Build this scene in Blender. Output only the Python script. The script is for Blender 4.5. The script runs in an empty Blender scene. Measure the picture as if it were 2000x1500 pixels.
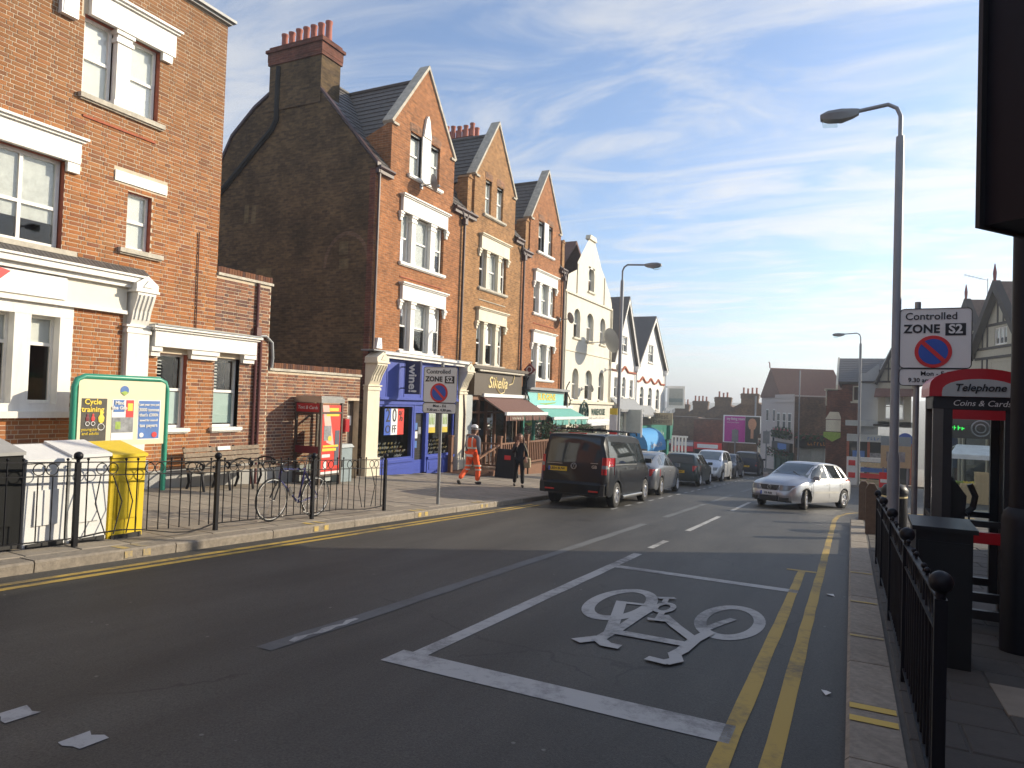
import bpy, bmesh, math, random
from mathutils import Vector, Matrix, Euler
random.seed(7)
R=math.radians
sc=bpy.context.scene
COL=sc.collection
# ---------------------------------------------------------------- camera, world, sun, exposure
cam=bpy.data.cameras.new('camera'); cam.sensor_fit='HORIZONTAL'; cam.sensor_width=36; cam.lens=24.3
cam.clip_start=.05; cam.clip_end=6000
co=bpy.data.objects.new('camera',cam); COL.objects.link(co); sc.camera=co
rt=Vector((0.89657446,0.44158834,0.03397023)); up=Vector((-0.01966794,-0.03692741,0.99912439)); fw=Vector((-0.44245611,0.89645753,0.02442304))
CAMP=Vector((0,0,1.75))
m=Matrix.Identity(4)
for i in range(3): m[i][0]=rt[i]; m[i][1]=up[i]; m[i][2]=-fw[i]; m[i][3]=CAMP[i]
co.matrix_world=m
SUN_EL=R(21); SUN_H=Vector((1,.9,0)).normalized()
w=bpy.data.worlds.new('World'); sc.world=w; w.use_nodes=True
nt=w.node_tree; nt.nodes.clear()
def N(t,**k):
    n=nt.nodes.new(t)
    for a,b in k.items(): setattr(n,a,b)
    return n
sky=N('ShaderNodeTexSky',sky_type='NISHITA',sun_disc=False,sun_elevation=SUN_EL,sun_rotation=math.atan2(SUN_H.x,SUN_H.y),altitude=50,air_density=1.0,dust_density=.6,ozone_density=1.6)
tc=N('ShaderNodeTexCoord'); sep=N('ShaderNodeSeparateXYZ'); nt.links.new(tc.outputs['Generated'],sep.inputs[0])
# cirrus: project the view direction onto a high flat layer so streaks run into perspective
dz=N('ShaderNodeMath',operation='MAXIMUM'); dz.inputs[1].default_value=.035; nt.links.new(sep.outputs[2],dz.inputs[0])
vx=N('ShaderNodeMath',operation='DIVIDE'); nt.links.new(sep.outputs[0],vx.inputs[0]); nt.links.new(dz.outputs[0],vx.inputs[1])
vy=N('ShaderNodeMath',operation='DIVIDE'); nt.links.new(sep.outputs[1],vy.inputs[0]); nt.links.new(dz.outputs[0],vy.inputs[1])
cb=N('ShaderNodeCombineXYZ'); nt.links.new(vx.outputs[0],cb.inputs[0]); nt.links.new(vy.outputs[0],cb.inputs[1])
mp=N('ShaderNodeMapping'); mp.inputs['Rotation'].default_value=(0,0,R(-28)); mp.inputs['Scale'].default_value=(.7,1.35,1); nt.links.new(cb.outputs[0],mp.inputs[0])
n1=N('ShaderNodeTexNoise'); n1.inputs['Scale'].default_value=1.5; n1.inputs['Detail'].default_value=9; n1.inputs['Roughness'].default_value=.62; n1.inputs['Distortion'].default_value=1.1
nt.links.new(mp.outputs[0],n1.inputs['Vector'])
n2=N('ShaderNodeTexNoise'); n2.inputs['Scale'].default_value=.42; n2.inputs['Detail'].default_value=3; nt.links.new(cb.outputs[0],n2.inputs['Vector'])
ml=N('ShaderNodeMath',operation='ADD'); nt.links.new(n1.outputs[0],ml.inputs[0]); nt.links.new(n2.outputs[0],ml.inputs[1])
rp=N('ShaderNodeMapRange'); rp.inputs[1].default_value=.84; rp.inputs[2].default_value=1.2; rp.inputs[3].default_value=.03; rp.inputs[4].default_value=.82; rp.interpolation_type='SMOOTHSTEP'
nt.links.new(ml.outputs[0],rp.inputs[0])
tint=N('ShaderNodeVectorMath',operation='MULTIPLY'); tint.inputs[1].default_value=(.86,.98,1.14); nt.links.new(sky.outputs[0],tint.inputs[0])
bwm=N('ShaderNodeRGBToBW'); nt.links.new(tint.outputs[0],bwm.inputs[0])
cl=N('ShaderNodeVectorMath',operation='SCALE'); cl.inputs[0].default_value=(1.0,1.02,1.06)
lum=N('ShaderNodeMath',operation='MULTIPLY_ADD'); lum.inputs[1].default_value=.45; lum.inputs[2].default_value=3.3; nt.links.new(bwm.outputs[0],lum.inputs[0]); nt.links.new(lum.outputs[0],cl.inputs['Scale'])
mx=N('ShaderNodeMix',data_type='RGBA'); nt.links.new(rp.outputs[0],mx.inputs['Factor']); nt.links.new(tint.outputs[0],mx.inputs['A']); nt.links.new(cl.outputs[0],mx.inputs['B'])
bg=N('ShaderNodeBackground'); bg.inputs[1].default_value=.12; nt.links.new(mx.outputs['Result'],bg.inputs[0])
wo=N('ShaderNodeOutputWorld'); nt.links.new(bg.outputs[0],wo.inputs[0])
sl=bpy.data.lights.new('sun','SUN'); sl.energy=4.5; sl.angle=R(.53); sl.color=(1,.87,.67)
so=bpy.data.objects.new('sun',sl); COL.objects.link(so)
sd=(SUN_H*math.cos(SUN_EL)+Vector((0,0,math.sin(SUN_EL))))
so.rotation_euler=sd.to_track_quat('Z','Y').to_euler(); so.location=(30,30,30)
vs=sc.view_settings; vs.view_transform='Standard'; vs.look='None'; vs.exposure=.66; vs.gamma=1; vs.use_curve_mapping=False
sc.cycles.use_denoising=True
sc.cycles.max_bounces=6; sc.cycles.transparent_max_bounces=12
# ---------------------------------------------------------------- materials
MATS={}
def newmat(name):
    mt=bpy.data.materials.new(name); mt.use_nodes=True; t=mt.node_tree; t.nodes.clear()
    o=t.nodes.new('ShaderNodeOutputMaterial'); p=t.nodes.new('ShaderNodeBsdfPrincipled'); t.links.new(p.outputs[0],o.inputs[0])
    MATS[name]=mt
    return mt,t,p,o
def M(name,col,rough=.6,metal=0,var=.14,sc_=4,bump=0,bs=60,spec=.5,coat=0,dirt=.0,rand=0,attr=False,emit=0):
    mt,t,p,o=newmat(name); L=t.links.new
    def nd(k): return t.nodes.new(k)
    c=nd('ShaderNodeTexCoord'); n=nd('ShaderNodeTexNoise'); n.inputs['Scale'].default_value=sc_; n.inputs['Detail'].default_value=6; n.inputs['Roughness'].default_value=.65
    L(c.outputs['Object'],n.inputs['Vector'])
    r=nd('ShaderNodeMapRange'); r.inputs[1].default_value=.25; r.inputs[2].default_value=.75; r.inputs[3].default_value=1-var; r.inputs[4].default_value=1+var; L(n.outputs[0],r.inputs[0])
    v=nd('ShaderNodeVectorMath'); v.operation='SCALE'; L(r.outputs[0],v.inputs['Scale'])
    if attr:
        a=nd('ShaderNodeAttribute'); a.attribute_name='tint'; L(a.outputs['Color'],v.inputs[0])
    else: v.inputs[0].default_value=col
    last=v.outputs[0]
    if rand:
        oi=nd('ShaderNodeObjectInfo'); rr=nd('ShaderNodeMapRange'); rr.inputs[3].default_value=1-rand; rr.inputs[4].default_value=1+rand; L(oi.outputs['Random'],rr.inputs[0])
        v2=nd('ShaderNodeVectorMath'); v2.operation='SCALE'; L(last,v2.inputs[0]); L(rr.outputs[0],v2.inputs['Scale']); last=v2.outputs[0]
    if dirt:
        n3=nd('ShaderNodeTexNoise'); n3.inputs['Scale'].default_value=.9; n3.inputs['Detail'].default_value=8; n3.inputs['Roughness'].default_value=.75; mp3=nd('ShaderNodeMapping'); mp3.inputs['Scale'].default_value=(2.4,2.4,.55); L(c.outputs['Object'],mp3.inputs[0]); L(mp3.outputs[0],n3.inputs['Vector'])
        r3=nd('ShaderNodeMapRange'); r3.inputs[1].default_value=.48; r3.inputs[2].default_value=.72; r3.inputs[3].default_value=0; r3.inputs[4].default_value=dirt; L(n3.outputs[0],r3.inputs[0])
        mm=nd('ShaderNodeMix'); mm.data_type='RGBA'; L(r3.outputs[0],mm.inputs['Factor']); L(last,mm.inputs['A']); mm.inputs['B'].default_value=(col[0]*.35+.01,col[1]*.33+.008,col[2]*.3+.005,1); last=mm.outputs['Result']
    L(last,p.inputs['Base Color'])
    p.inputs['Roughness'].default_value=rough; p.inputs['Metallic'].default_value=metal; p.inputs['Specular IOR Level'].default_value=spec; p.inputs['Coat Weight'].default_value=coat; p.inputs['Coat Roughness'].default_value=.04
    if emit:
        p.inputs['Emission Color'].default_value=(*col,1); p.inputs['Emission Strength'].default_value=emit
    if bump:
        b=nd('ShaderNodeBump'); b.inputs['Strength'].default_value=bump; b.inputs['Distance'].default_value=.012
        n2=nd('ShaderNodeTexNoise'); n2.inputs['Scale'].default_value=bs; n2.inputs['Detail'].default_value=5; L(c.outputs['Object'],n2.inputs['Vector']); L(n2.outputs[0],b.inputs['Height']); L(b.outputs[0],p.inputs['Normal'])
    return mt
def brickmat(name,c1,c2,mortar,axis='X',soot=.0,bw=.23,rh=.079,patch=None,msize=.010):
    mt,t,p,o=newmat(name); L=t.links.new
    def nd(k): return t.nodes.new(k)
    c=nd('ShaderNodeTexCoord'); s=nd('ShaderNodeSeparateXYZ'); L(c.outputs['Object'],s.inputs[0]); cm=nd('ShaderNodeCombineXYZ')
    ad=nd('ShaderNodeMath'); ad.operation='ADD'; L(s.outputs[0],ad.inputs[0]); L(s.outputs[1],ad.inputs[1]); L(ad.outputs[0],cm.inputs[0]); L(s.outputs[2],cm.inputs[1])
    b=nd('ShaderNodeTexBrick'); b.inputs['Scale'].default_value=1; b.inputs['Brick Width'].default_value=bw; b.inputs['Row Height'].default_value=rh; b.inputs['Mortar Size'].default_value=msize*.5; b.inputs['Mortar Smooth'].default_value=.2
    b.inputs['Color1'].default_value=(*c1,1); b.inputs['Color2'].default_value=(*c2,1); b.inputs['Mortar'].default_value=(*mortar,1); L(cm.outputs[0],b.inputs['Vector'])
    n=nd('ShaderNodeTexNoise'); n.inputs['Scale'].default_value=.8; n.inputs['Detail'].default_value=9; n.inputs['Roughness'].default_value=.72; L(c.outputs['Object'],n.inputs['Vector'])
    r=nd('ShaderNodeMapRange'); r.inputs[1].default_value=.32; r.inputs[2].default_value=.68; r.inputs[3].default_value=.62-soot; r.inputs[4].default_value=1.22; L(n.outputs[0],r.inputs[0])
    v=nd('ShaderNodeVectorMath'); v.operation='SCALE'; L(b.outputs['Color'],v.inputs[0]); L(r.outputs[0],v.inputs['Scale'])
    # brick-to-brick variation
    w2=nd('ShaderNodeTexNoise'); w2.inputs['Scale'].default_value=5.5; w2.inputs['Detail'].default_value=2; sv=nd('ShaderNodeVectorMath'); sv.operation='MULTIPLY'; sv.inputs[1].default_value=(.8,2.3,1); L(cm.outputs[0],sv.inputs[0]); L(sv.outputs[0],w2.inputs['Vector'])
    r2=nd('ShaderNodeMapRange'); r2.inputs[1].default_value=.3; r2.inputs[2].default_value=.7; r2.inputs[3].default_value=.7; r2.inputs[4].default_value=1.25; L(w2.outputs[0],r2.inputs[0])
    v2=nd('ShaderNodeVectorMath'); v2.operation='SCALE'; L(v.outputs[0],v2.inputs[0]); L(r2.outputs[0],v2.inputs['Scale']); L(v2.outputs[0],p.inputs['Base Color'])
    p.inputs['Roughness'].default_value=.85; p.inputs['Specular IOR Level'].default_value=.25
    bp=nd('ShaderNodeBump'); bp.inputs['Strength'].default_value=.55; bp.inputs['Distance'].default_value=.01; bp.invert=True; L(b.outputs['Fac'],bp.inputs['Height']); L(bp.outputs[0],p.inputs['Normal'])
    return mt
def marking(name,col,wear=.5,base=(.055,.055,.056)):
    mt,t,p,o=newmat(name); L=t.links.new
    def nd(k): return t.nodes.new(k)
    c=nd('ShaderNodeTexCoord'); n=nd('ShaderNodeTexNoise'); n.inputs['Scale'].default_value=9; n.inputs['Detail'].default_value=10; n.inputs['Roughness'].default_value=.8; L(c.outputs['Object'],n.inputs['Vector'])
    n2=nd('ShaderNodeTexNoise'); n2.inputs['Scale'].default_value=1.1; n2.inputs['Detail'].default_value=3; L(c.outputs['Object'],n2.inputs['Vector'])
    a=nd('ShaderNodeMath'); a.operation='ADD'; L(n.outputs[0],a.inputs[0]); L(n2.outputs[0],a.inputs[1])
    r=nd('ShaderNodeMapRange'); r.inputs[1].default_value=.95; r.inputs[2].default_value=1.24; r.inputs[3].default_value=.06; r.inputs[4].default_value=wear; L(a.outputs[0],r.inputs[0])
    mm=nd('ShaderNodeMix'); mm.data_type='RGBA'; L(r.outputs[0],mm.inputs['Factor']); mm.inputs['A'].default_value=(*col,1); mm.inputs['B'].default_value=(*base,1); L(mm.outputs['Result'],p.inputs['Base Color']); p.inputs['Roughness'].default_value=.7
    return mt
def glass(name,tint=(.8,.86,.86),refl=.16):
    mt,t,p,o=newmat(name); t.nodes.remove(p); L=t.links.new
    tr=t.nodes.new('ShaderNodeBsdfTransparent'); tr.inputs[0].default_value=(*tint,1); gl=t.nodes.new('ShaderNodeBsdfGlossy'); gl.inputs['Roughness'].default_value=.02
    lw=t.nodes.new('ShaderNodeFresnel'); lw.inputs[0].default_value=1.33; ad=t.nodes.new('ShaderNodeMath'); ad.operation='ADD'; ad.inputs[1].default_value=refl*.4; L(lw.outputs[0],ad.inputs[0])
    mx=t.nodes.new('ShaderNodeMixShader'); L(ad.outputs[0],mx.inputs[0]); L(tr.outputs[0],mx.inputs[1]); L(gl.outputs[0],mx.inputs[2]); L(mx.outputs[0],o.inputs[0])
    return mt
def asphalt(name,col):
    mt,t,p,o=newmat(name); L=t.links.new
    def nd(k): return t.nodes.new(k)
    c=nd('ShaderNodeTexCoord')
    def noise(s,d,rg=.6,st=None):
        n=nd('ShaderNodeTexNoise'); n.inputs['Scale'].default_value=s; n.inputs['Detail'].default_value=d; n.inputs['Roughness'].default_value=rg
        if st:
            mp=nd('ShaderNodeMapping'); mp.inputs['Scale'].default_value=st; L(c.outputs['Object'],mp.inputs[0]); L(mp.outputs[0],n.inputs['Vector'])
        else: L(c.outputs['Object'],n.inputs['Vector'])
        return n
    def rng(n,a,b,x,y):
        r=nd('ShaderNodeMapRange'); r.inputs[1].default_value=a; r.inputs[2].default_value=b; r.inputs[3].default_value=x; r.inputs[4].default_value=y; L(n,r.inputs[0]); return r.outputs[0]
    def mul(a,b):
        k=nd('ShaderNodeMath'); k.operation='MULTIPLY'; L(a,k.inputs[0]); L(b,k.inputs[1]); return k.outputs[0]
    fine=rng(noise(70,4,.75).outputs[0],.32,.68,.42,1.6)
    mid=rng(noise(1.6,6,.6,(1,.16,1)).outputs[0],.3,.7,.62,1.36)
    big=rng(noise(.35,4).outputs[0],.3,.7,.85,1.16)
    k=mul(mul(fine,mid),big)
    # cracks
    vo=nd('ShaderNodeTexVoronoi'); vo.feature='DISTANCE_TO_EDGE'; vo.inputs['Scale'].default_value=.42
    dn=noise(1.3,5); mxv=nd('ShaderNodeMix'); mxv.data_type='VECTOR'; mxv.inputs['Factor'].default_value=.35; L(c.outputs['Object'],mxv.inputs['A']); L(dn.outputs['Color'],mxv.inputs['B']); L(mxv.outputs['Result'],vo.inputs['Vector'])
    cr=rng(vo.outputs['Distance'],.0,.006,.45,1); cm=rng(noise(.5,2).outputs[0],.5,.56,1,0)
    cmx=nd('ShaderNodeMath'); cmx.operation='MAXIMUM'; L(cr,cmx.inputs[0]); L(cm,cmx.inputs[1])
    k=mul(k,cmx.outputs[0])
    v=nd('ShaderNodeVectorMath'); v.operation='SCALE'; v.inputs[0].default_value=col; L(k,v.inputs['Scale'])
    # pale chewing-gum specks
    v3=nd('ShaderNodeTexVoronoi'); v3.inputs['Scale'].default_value=3.2; v3.inputs['Randomness'].default_value=1; L(c.outputs['Object'],v3.inputs['Vector'])
    sp=rng(v3.outputs['Distance'],.035,.055,1,0); sel=rng(v3.outputs['Color'],.42,.5,0,.7); spk=mul(sp,sel)
    mm=nd('ShaderNodeMix'); mm.data_type='RGBA'; L(spk,mm.inputs['Factor']); L(v.outputs[0],mm.inputs['A']); mm.inputs['B'].default_value=(.2,.2,.19,1); L(mm.outputs['Result'],p.inputs['Base Color'])
    p.inputs['Roughness'].default_value=.62; p.inputs['Specular IOR Level'].default_value=.45
    b=nd('ShaderNodeBump'); b.inputs['Strength'].default_value=.5; b.inputs['Distance'].default_value=.008; nf=noise(140,3); L(nf.outputs[0],b.inputs['Height']); L(b.outputs[0],p.inputs['Normal'])
    return mt
asphalt('asphalt',(.044,.042,.037))
M('concrete_slab',(.25,.215,.17),.85,var=.22,sc_=3,bump=.3,bs=50,rand=.12,dirt=.25)
M('slab_joint',(.10,.09,.078),.95,var=.2,sc_=8)
M('granite_kerb',(.25,.215,.17),.8,var=.35,sc_=14,bump=.5,bs=60,rand=.12,dirt=.4)
M('dark_slab',(.062,.056,.049),.85,var=.25,sc_=5,bump=.3,bs=50,rand=.18,dirt=.35)
marking('white_line',(.40,.40,.39),.8); marking('yellow_line',(.43,.29,.05),.8); marking('grey_line',(.115,.122,.125),.6); marking('yellow_kerb',(.58,.40,.07),1.0,(.25,.22,.18))
M('brick_pieces',(.4,.15,.07),.9,var=.16,sc_=26,bump=.4,bs=45,attr=True,spec=.2,dirt=.22)
M('mortar',(.56,.47,.35),.95,var=.2,sc_=6)
brickmat('brick_orange',(.40,.16,.06),(.28,.115,.047),(.36,.27,.18),'X')
brickmat('brick_tan',(.40,.205,.08),(.29,.15,.06),(.36,.28,.19),'X')
brickmat('brick_grey',(.36,.17,.09),(.22,.13,.085),(.33,.27,.2),'X')
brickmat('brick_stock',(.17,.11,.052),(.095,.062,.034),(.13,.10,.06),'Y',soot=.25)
brickmat('brick_pale',(.20,.145,.07),(.15,.11,.055),(.16,.13,.08),'Y'); brickmat('brick_far',(.20,.12,.07),(.14,.085,.055),(.2,.16,.12),'Y',soot=.1)
brickmat('brick_far_red',(.20,.07,.042),(.13,.05,.035),(.2,.13,.1),'Y',soot=.1)
brickmat('brick_far_red_x',(.32,.1,.055),(.24,.08,.045),(.25,.17,.12),'X',soot=.1)
M('red_brick_plain',(.36,.1,.05),.85,var=.25,sc_=9,bump=.2)
M('white_paint',(.78,.76,.71),.5,var=.07,sc_=3,dirt=.32)
M('white_plastic',(.80,.81,.80),.35,var=.03)
M('weathered_stone',(.5,.46,.38),.85,var=.3,sc_=7,bump=.3,dirt=.5)
M('cream_stone',(.70,.64,.50),.65,var=.08,sc_=4,dirt=.22)
M('cream_render',(.72,.68,.58),.8,var=.07,sc_=2,bump=.1,dirt=.12)
M('white_render',(.80,.79,.76),.8,var=.05,sc_=2,dirt=.08)
M('grey_render',(.33,.35,.37),.85,var=.05,sc_=2)
M('pink_render',(.5,.43,.39),.8,var=.06)
M('cream_panel',(.68,.64,.54),.45,var=.04)
M('slate',(.105,.096,.088),.55,var=.3,sc_=12,bump=.2,rand=.1)
M('roof_tile',(.115,.075,.058),.85,var=.35,sc_=8,bump=.4,bs=25)
M('roof_brown',(.15,.075,.058),.85,var=.3,sc_=9,bump=.5,bs=22)
M('lead_grey',(.26,.27,.275),.5,var=.2)
M('terracotta',(.36,.115,.075),.75,var=.2,sc_=8)
M('black_iron',(.007,.0075,.011),.45,var=.2,spec=.25)
M('green_black',(.008,.01,.011),.4,var=.15)
M('galv_steel',(.26,.27,.28),.45,metal=.6,var=.15,sc_=10)
M('grey_post',(.24,.25,.27),.5,metal=.3,var=.1)
M('dark_pipe',(.06,.03,.028),.5,var=.2); M('maroon_pipe',(.10,.03,.03),.5)
M('blue_paint',(.045,.075,.36),.4,var=.08); M('navy_paint',(.012,.018,.085),.4,var=.08)
M('brown_fascia',(.085,.065,.045),.5,var=.06); M('brown_canvas',(.16,.085,.07),.9,var=.1,sc_=12); M('brown_timber',(.17,.075,.035),.65,var=.25,sc_=10)
M('teal_panel',(.26,.62,.60),.45,var=.04); M('teal_canvas',(.16,.42,.37),.9,var=.08); M('green_paint',(.02,.19,.14),.4,var=.1)
M('blue_canvas',(.06,.30,.62),.8,var=.08); M('purple_panel',(.22,.19,.55),.5); M('tan_panel',(.42,.33,.2),.6)
M('bottle_green',(.008,.05,.035),.4)
M('interior_dark',(.02,.02,.02),.9,var=.3,sc_=2); M('interior_warm',(.06,.045,.03),.9,var=.5,sc_=3); M('blind_white',(.72,.72,.68),.8,var=.06); M('net_curtain',(.6,.6,.57),.9,var=.18,sc_=9); M('sash_green',(.42,.53,.50),.5,var=.04)
glass('pane_glass',(.93,.96,.96),.1); glass('clear_glass',(.9,.94,.93),.05)
M('sign_face',(.72,.72,.70),.45,var=.03); M('sign_black',(.012,.012,.012),.5); M('sign_red',(.62,.03,.03),.45,var=.05); M('sign_blue',(.03,.09,.42),.45,var=.05); M('sign_back',(.22,.23,.24),.5,metal=.4)
M('bin_yellow',(.72,.52,.02),.4,var=.06); M('bin_white',(.70,.71,.70),.4,var=.06); M('bin_black',(.008,.009,.01),.5,spec=.2); M('bin_grey',(.32,.32,.31),.6)
M('frame_green',(.03,.26,.17),.35,var=.1); M('board_cream',(.70,.63,.43),.55,var=.04)
M('poster_dark',(.05,.045,.035),.5,var=.5,sc_=9); M('poster_blue',(.06,.16,.42),.5); M('poster_white',(.72,.74,.74),.5,var=.05); M('poster_red',(.66,.04,.025),.45,var=.08); M('poster_yellow',(.78,.58,.05),.5); M('poster_grey',(.22,.23,.24),.6,var=.6,sc_=7); M('poster_pink',(.9,.45,.38),.5); M('magenta',(.5,.035,.3),.5,var=.1); M('skin_print',(.55,.28,.16),.6)
M('bench_wood',(.22,.17,.12),.8,var=.4,sc_=14,bump=.3,dirt=.35); M('wood_post',(.13,.085,.055),.8,var=.35,sc_=9,bump=.4)
M('kiosk_red',(.42,.012,.018),.35,var=.06); M('kiosk_steel',(.42,.42,.41),.28,metal=.9,var=.1); M('kiosk_grey_post',(.14,.135,.12),.35,metal=.6,var=.15); M('kiosk_brown',(.09,.065,.05),.4); M('kiosk_dark',(.02,.02,.021),.4); M('kiosk_maroon',(.17,.02,.03),.35); M('kiosk_panel',(.40,.43,.42),.5)
M('cabinet_grey',(.24,.30,.32),.5,var=.1,dirt=.2); M('crate_wood',(.62,.47,.26),.8,var=.2,sc_=9); M('canvas_white',(.75,.77,.78),.7); M('fruit_green',(.28,.4,.06),.5,var=.4,sc_=14)
M('neon_green',(.03,.7,.08),.4,emit=1.2); M('lamp_lit',(1,.85,.6),.4,emit=3)
M('tyre',(.018,.018,.018),.8,var=.2); M('alloy',(.55,.55,.56),.3,metal=.9,var=.05); M('plastic_black',(.02,.02,.021),.55); M('car_glass',(.022,.028,.03),.03,spec=.7,var=.05); M('car_glass_light',(.10,.12,.12),.04,spec=.8,var=.2)
M('tail_red',(.42,.01,.012),.15,coat=.6); M('lamp_clear',(.2,.22,.24),.12,metal=.2,coat=.5); M('amber',(.6,.25,.05),.2); M('plate_yellow',(.72,.46,.03),.4,var=.03); M('plate_white',(.72,.73,.72),.4,var=.03); M('plate_blue',(.03,.1,.45),.4)
def paint(n,c,metal=.0,rough=.3): M(n,c,rough,metal=metal,var=.02,coat=.25,spec=.3)
paint('paint_black',(.003,.004,.0065)); paint('paint_silver',(.40,.41,.43),.7,.34); paint('paint_grey',(.16,.17,.19),.6,.3); paint('paint_green',(.03,.045,.045),.3,.3); paint('paint_lightsilver',(.5,.53,.57),.6,.32); paint('paint_darkblue',(.018,.022,.035),.3)
M('skin',(.45,.26,.18),.5,var=.05); M('hivis',(.95,.13,.03),.7,var=.08); M('reflective',(.62,.60,.52),.4,var=.05); M('grey_fleece',(.12,.13,.16),.9,var=.1); M('boot',(.03,.025,.022),.6); M('helmet_white',(.75,.75,.73),.3); M('black_cloth',(.012,.012,.014),.85,var=.15); M('hair_brown',(.10,.045,.025),.6,var=.3,sc_=40); M('bag_tan',(.36,.30,.19),.8,var=.12)
M('bike_blue',(.02,.02,.13),.3,coat=.6); M('bike_black',(.015,.015,.017),.35); M('bike_silver',(.6,.6,.6),.25,metal=.9)
M('leaf',(.05,.085,.025),.6,var=.5,sc_=12); M('tree_far',(.075,.075,.06),.9,var=.3); M('flower',(.35,.07,.08),.6,var=.6,sc_=20)
M('wine_glass',(.01,.015,.012),.15,spec=.7); M('paper',(.68,.68,.66),.6); M('gold',(.78,.62,.28),.4)
M('timber_black',(.025,.02,.02),.7); M('tudor_cream',(.42,.395,.31),.8,var=.06); M('terrain',(.09,.085,.07),.95,var=.3,sc_=.05)
M('wall_plain',(.30,.17,.11),.9,var=.2)
# ---------------------------------------------------------------- mesh helpers
ORG={}
SPLITN={'verge','gutter','red_bar','corner_post','bargeboard','leg','stall_riser','timber_frame','folding_arm','fascia_moulding','gable_coping','clip','flue_pipe','buttress','shop_pier'}
class MB:
    def __init__(s): s.v=[];s.f=[];s.m=[];s.c=[]
    def add(s,vs,fs,m=0,c=None):
        b=len(s.v); s.v+= [tuple(v) for v in vs]; s.f+=[tuple(b+i for i in f) for f in fs]; s.m+=[m]*len(fs); s.c+=[c]*len(fs)
        return s
    def poly(s,pts,m=0): return s.add(pts,[range(len(pts))],m)
    def box(s,x0,x1,y0,y1,z0,z1,m=0,c=None):
        return s.add([(x0,y0,z0),(x1,y0,z0),(x1,y1,z0),(x0,y1,z0),(x0,y0,z1),(x1,y0,z1),(x1,y1,z1),(x0,y1,z1)],[(3,2,1,0),(4,5,6,7),(0,1,5,4),(1,2,6,5),(2,3,7,6),(3,0,4,7)],m,c)
    def obox(s,cen,size,mat=None,m=0):
        mat=mat or Matrix.Identity(3); cen=Vector(cen); h=[Vector((a*size[0]/2,b*size[1]/2,c*size[2]/2)) for a,b,c in ((-1,-1,-1),(1,-1,-1),(1,1,-1),(-1,1,-1),(-1,-1,1),(1,-1,1),(1,1,1),(-1,1,1))]
        return s.add([cen+mat@q for q in h],[(3,2,1,0),(4,5,6,7),(0,1,5,4),(1,2,6,5),(2,3,7,6),(3,0,4,7)],m)
    def prism(s,pts,vec,m=0):
        n=len(pts); vec=Vector(vec); a=[Vector(p) for p in pts]
        return s.add(a+[p+vec for p in a],[tuple(reversed(range(n))),tuple(range(n,2*n))]+[(i,(i+1)%n,n+(i+1)%n,n+i) for i in range(n)],m)
    def cyl(s,p0,p1,r0,r1=None,n=12,m=0,caps=True):
        r1=r0 if r1 is None else r1; p0=Vector(p0);p1=Vector(p1); d=(p1-p0).normalized(); a=d.orthogonal().normalized(); b=d.cross(a)
        vs=[];
        for p,r in ((p0,r0),(p1,r1)): vs+=[p+(a*math.cos(2*math.pi*i/n)+b*math.sin(2*math.pi*i/n))*r for i in range(n)]
        fs=[(i,(i+1)%n,n+(i+1)%n,n+i) for i in range(n)]
        if caps: fs+=[tuple(reversed(range(n))),tuple(range(n,2*n))]
        return s.add(vs,fs,m)
    def tube(s,pts,r,n=8,m=0,closed=False):
        P=[Vector(p) for p in pts]; k=len(P); vs=[]; ref=None
        rr=r if isinstance(r,(list,tuple)) else [r]*k
        for i,p in enumerate(P):
            a=P[i-1] if (i>0 or closed) else p; b=P[(i+1)%k] if (i<k-1 or closed) else p
            d=(b-a).normalized()
            if ref is None: ref=d.orthogonal().normalized()
            u=(ref-d*ref.dot(d)); u=u.normalized() if u.length>1e-5 else d.orthogonal().normalized(); ref=u; q=d.cross(u)
            vs+=[p+(u*math.cos(2*math.pi*j/n)+q*math.sin(2*math.pi*j/n))*rr[i] for j in range(n)]
        fs=[]
        for i in range(k if closed else k-1):
            e=((i+1)%k)*n; b=i*n
            fs+=[(b+j,b+(j+1)%n,e+(j+1)%n,e+j) for j in range(n)]
        if not closed: fs+=[tuple(reversed(range(n))),tuple((k-1)*n+j for j in range(n))]
        return s.add(vs,fs,m)
    def lathe(s,prof,org,axis='Z',n=20,m=0):
        org=Vector(org); vs=[]
        for r,h in prof:
            for i in range(n):
                a=2*math.pi*i/n; c,q=r*math.cos(a),r*math.sin(a)
                vs.append(org+(Vector((c,q,h)) if axis=='Z' else Vector((c,h,q)) if axis=='Y' else Vector((h,c,q))))
        fs=[(i*n+j,i*n+(j+1)%n,(i+1)*n+(j+1)%n,(i+1)*n+j) for i in range(len(prof)-1) for j in range(n)]
        fs+=[tuple(range(n)),tuple((len(prof)-1)*n+j for j in range(n))]
        return s.add(vs,fs,m)
    def ball(s,c,r,n=10,m=0,sz=1):
        prof=[(r*math.sin(math.pi*i/n)+1e-4,-r*sz*math.cos(math.pi*i/n)) for i in range(n+1)]
        return s.lathe(prof,c,'Z',max(8,n),m)
    def ring(s,c,r,t,axis,n=18,k=6,m=0):
        c=Vector(c); u,v=[(Vector((0,1,0)),Vector((0,0,1))),(Vector((1,0,0)),Vector((0,0,1))),(Vector((1,0,0)),Vector((0,1,0)))][axis]
        return s.tube([c+(u*math.cos(2*math.pi*i/n)+v*math.sin(2*math.pi*i/n))*r for i in range(n)],t,k,m,True)
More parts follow.
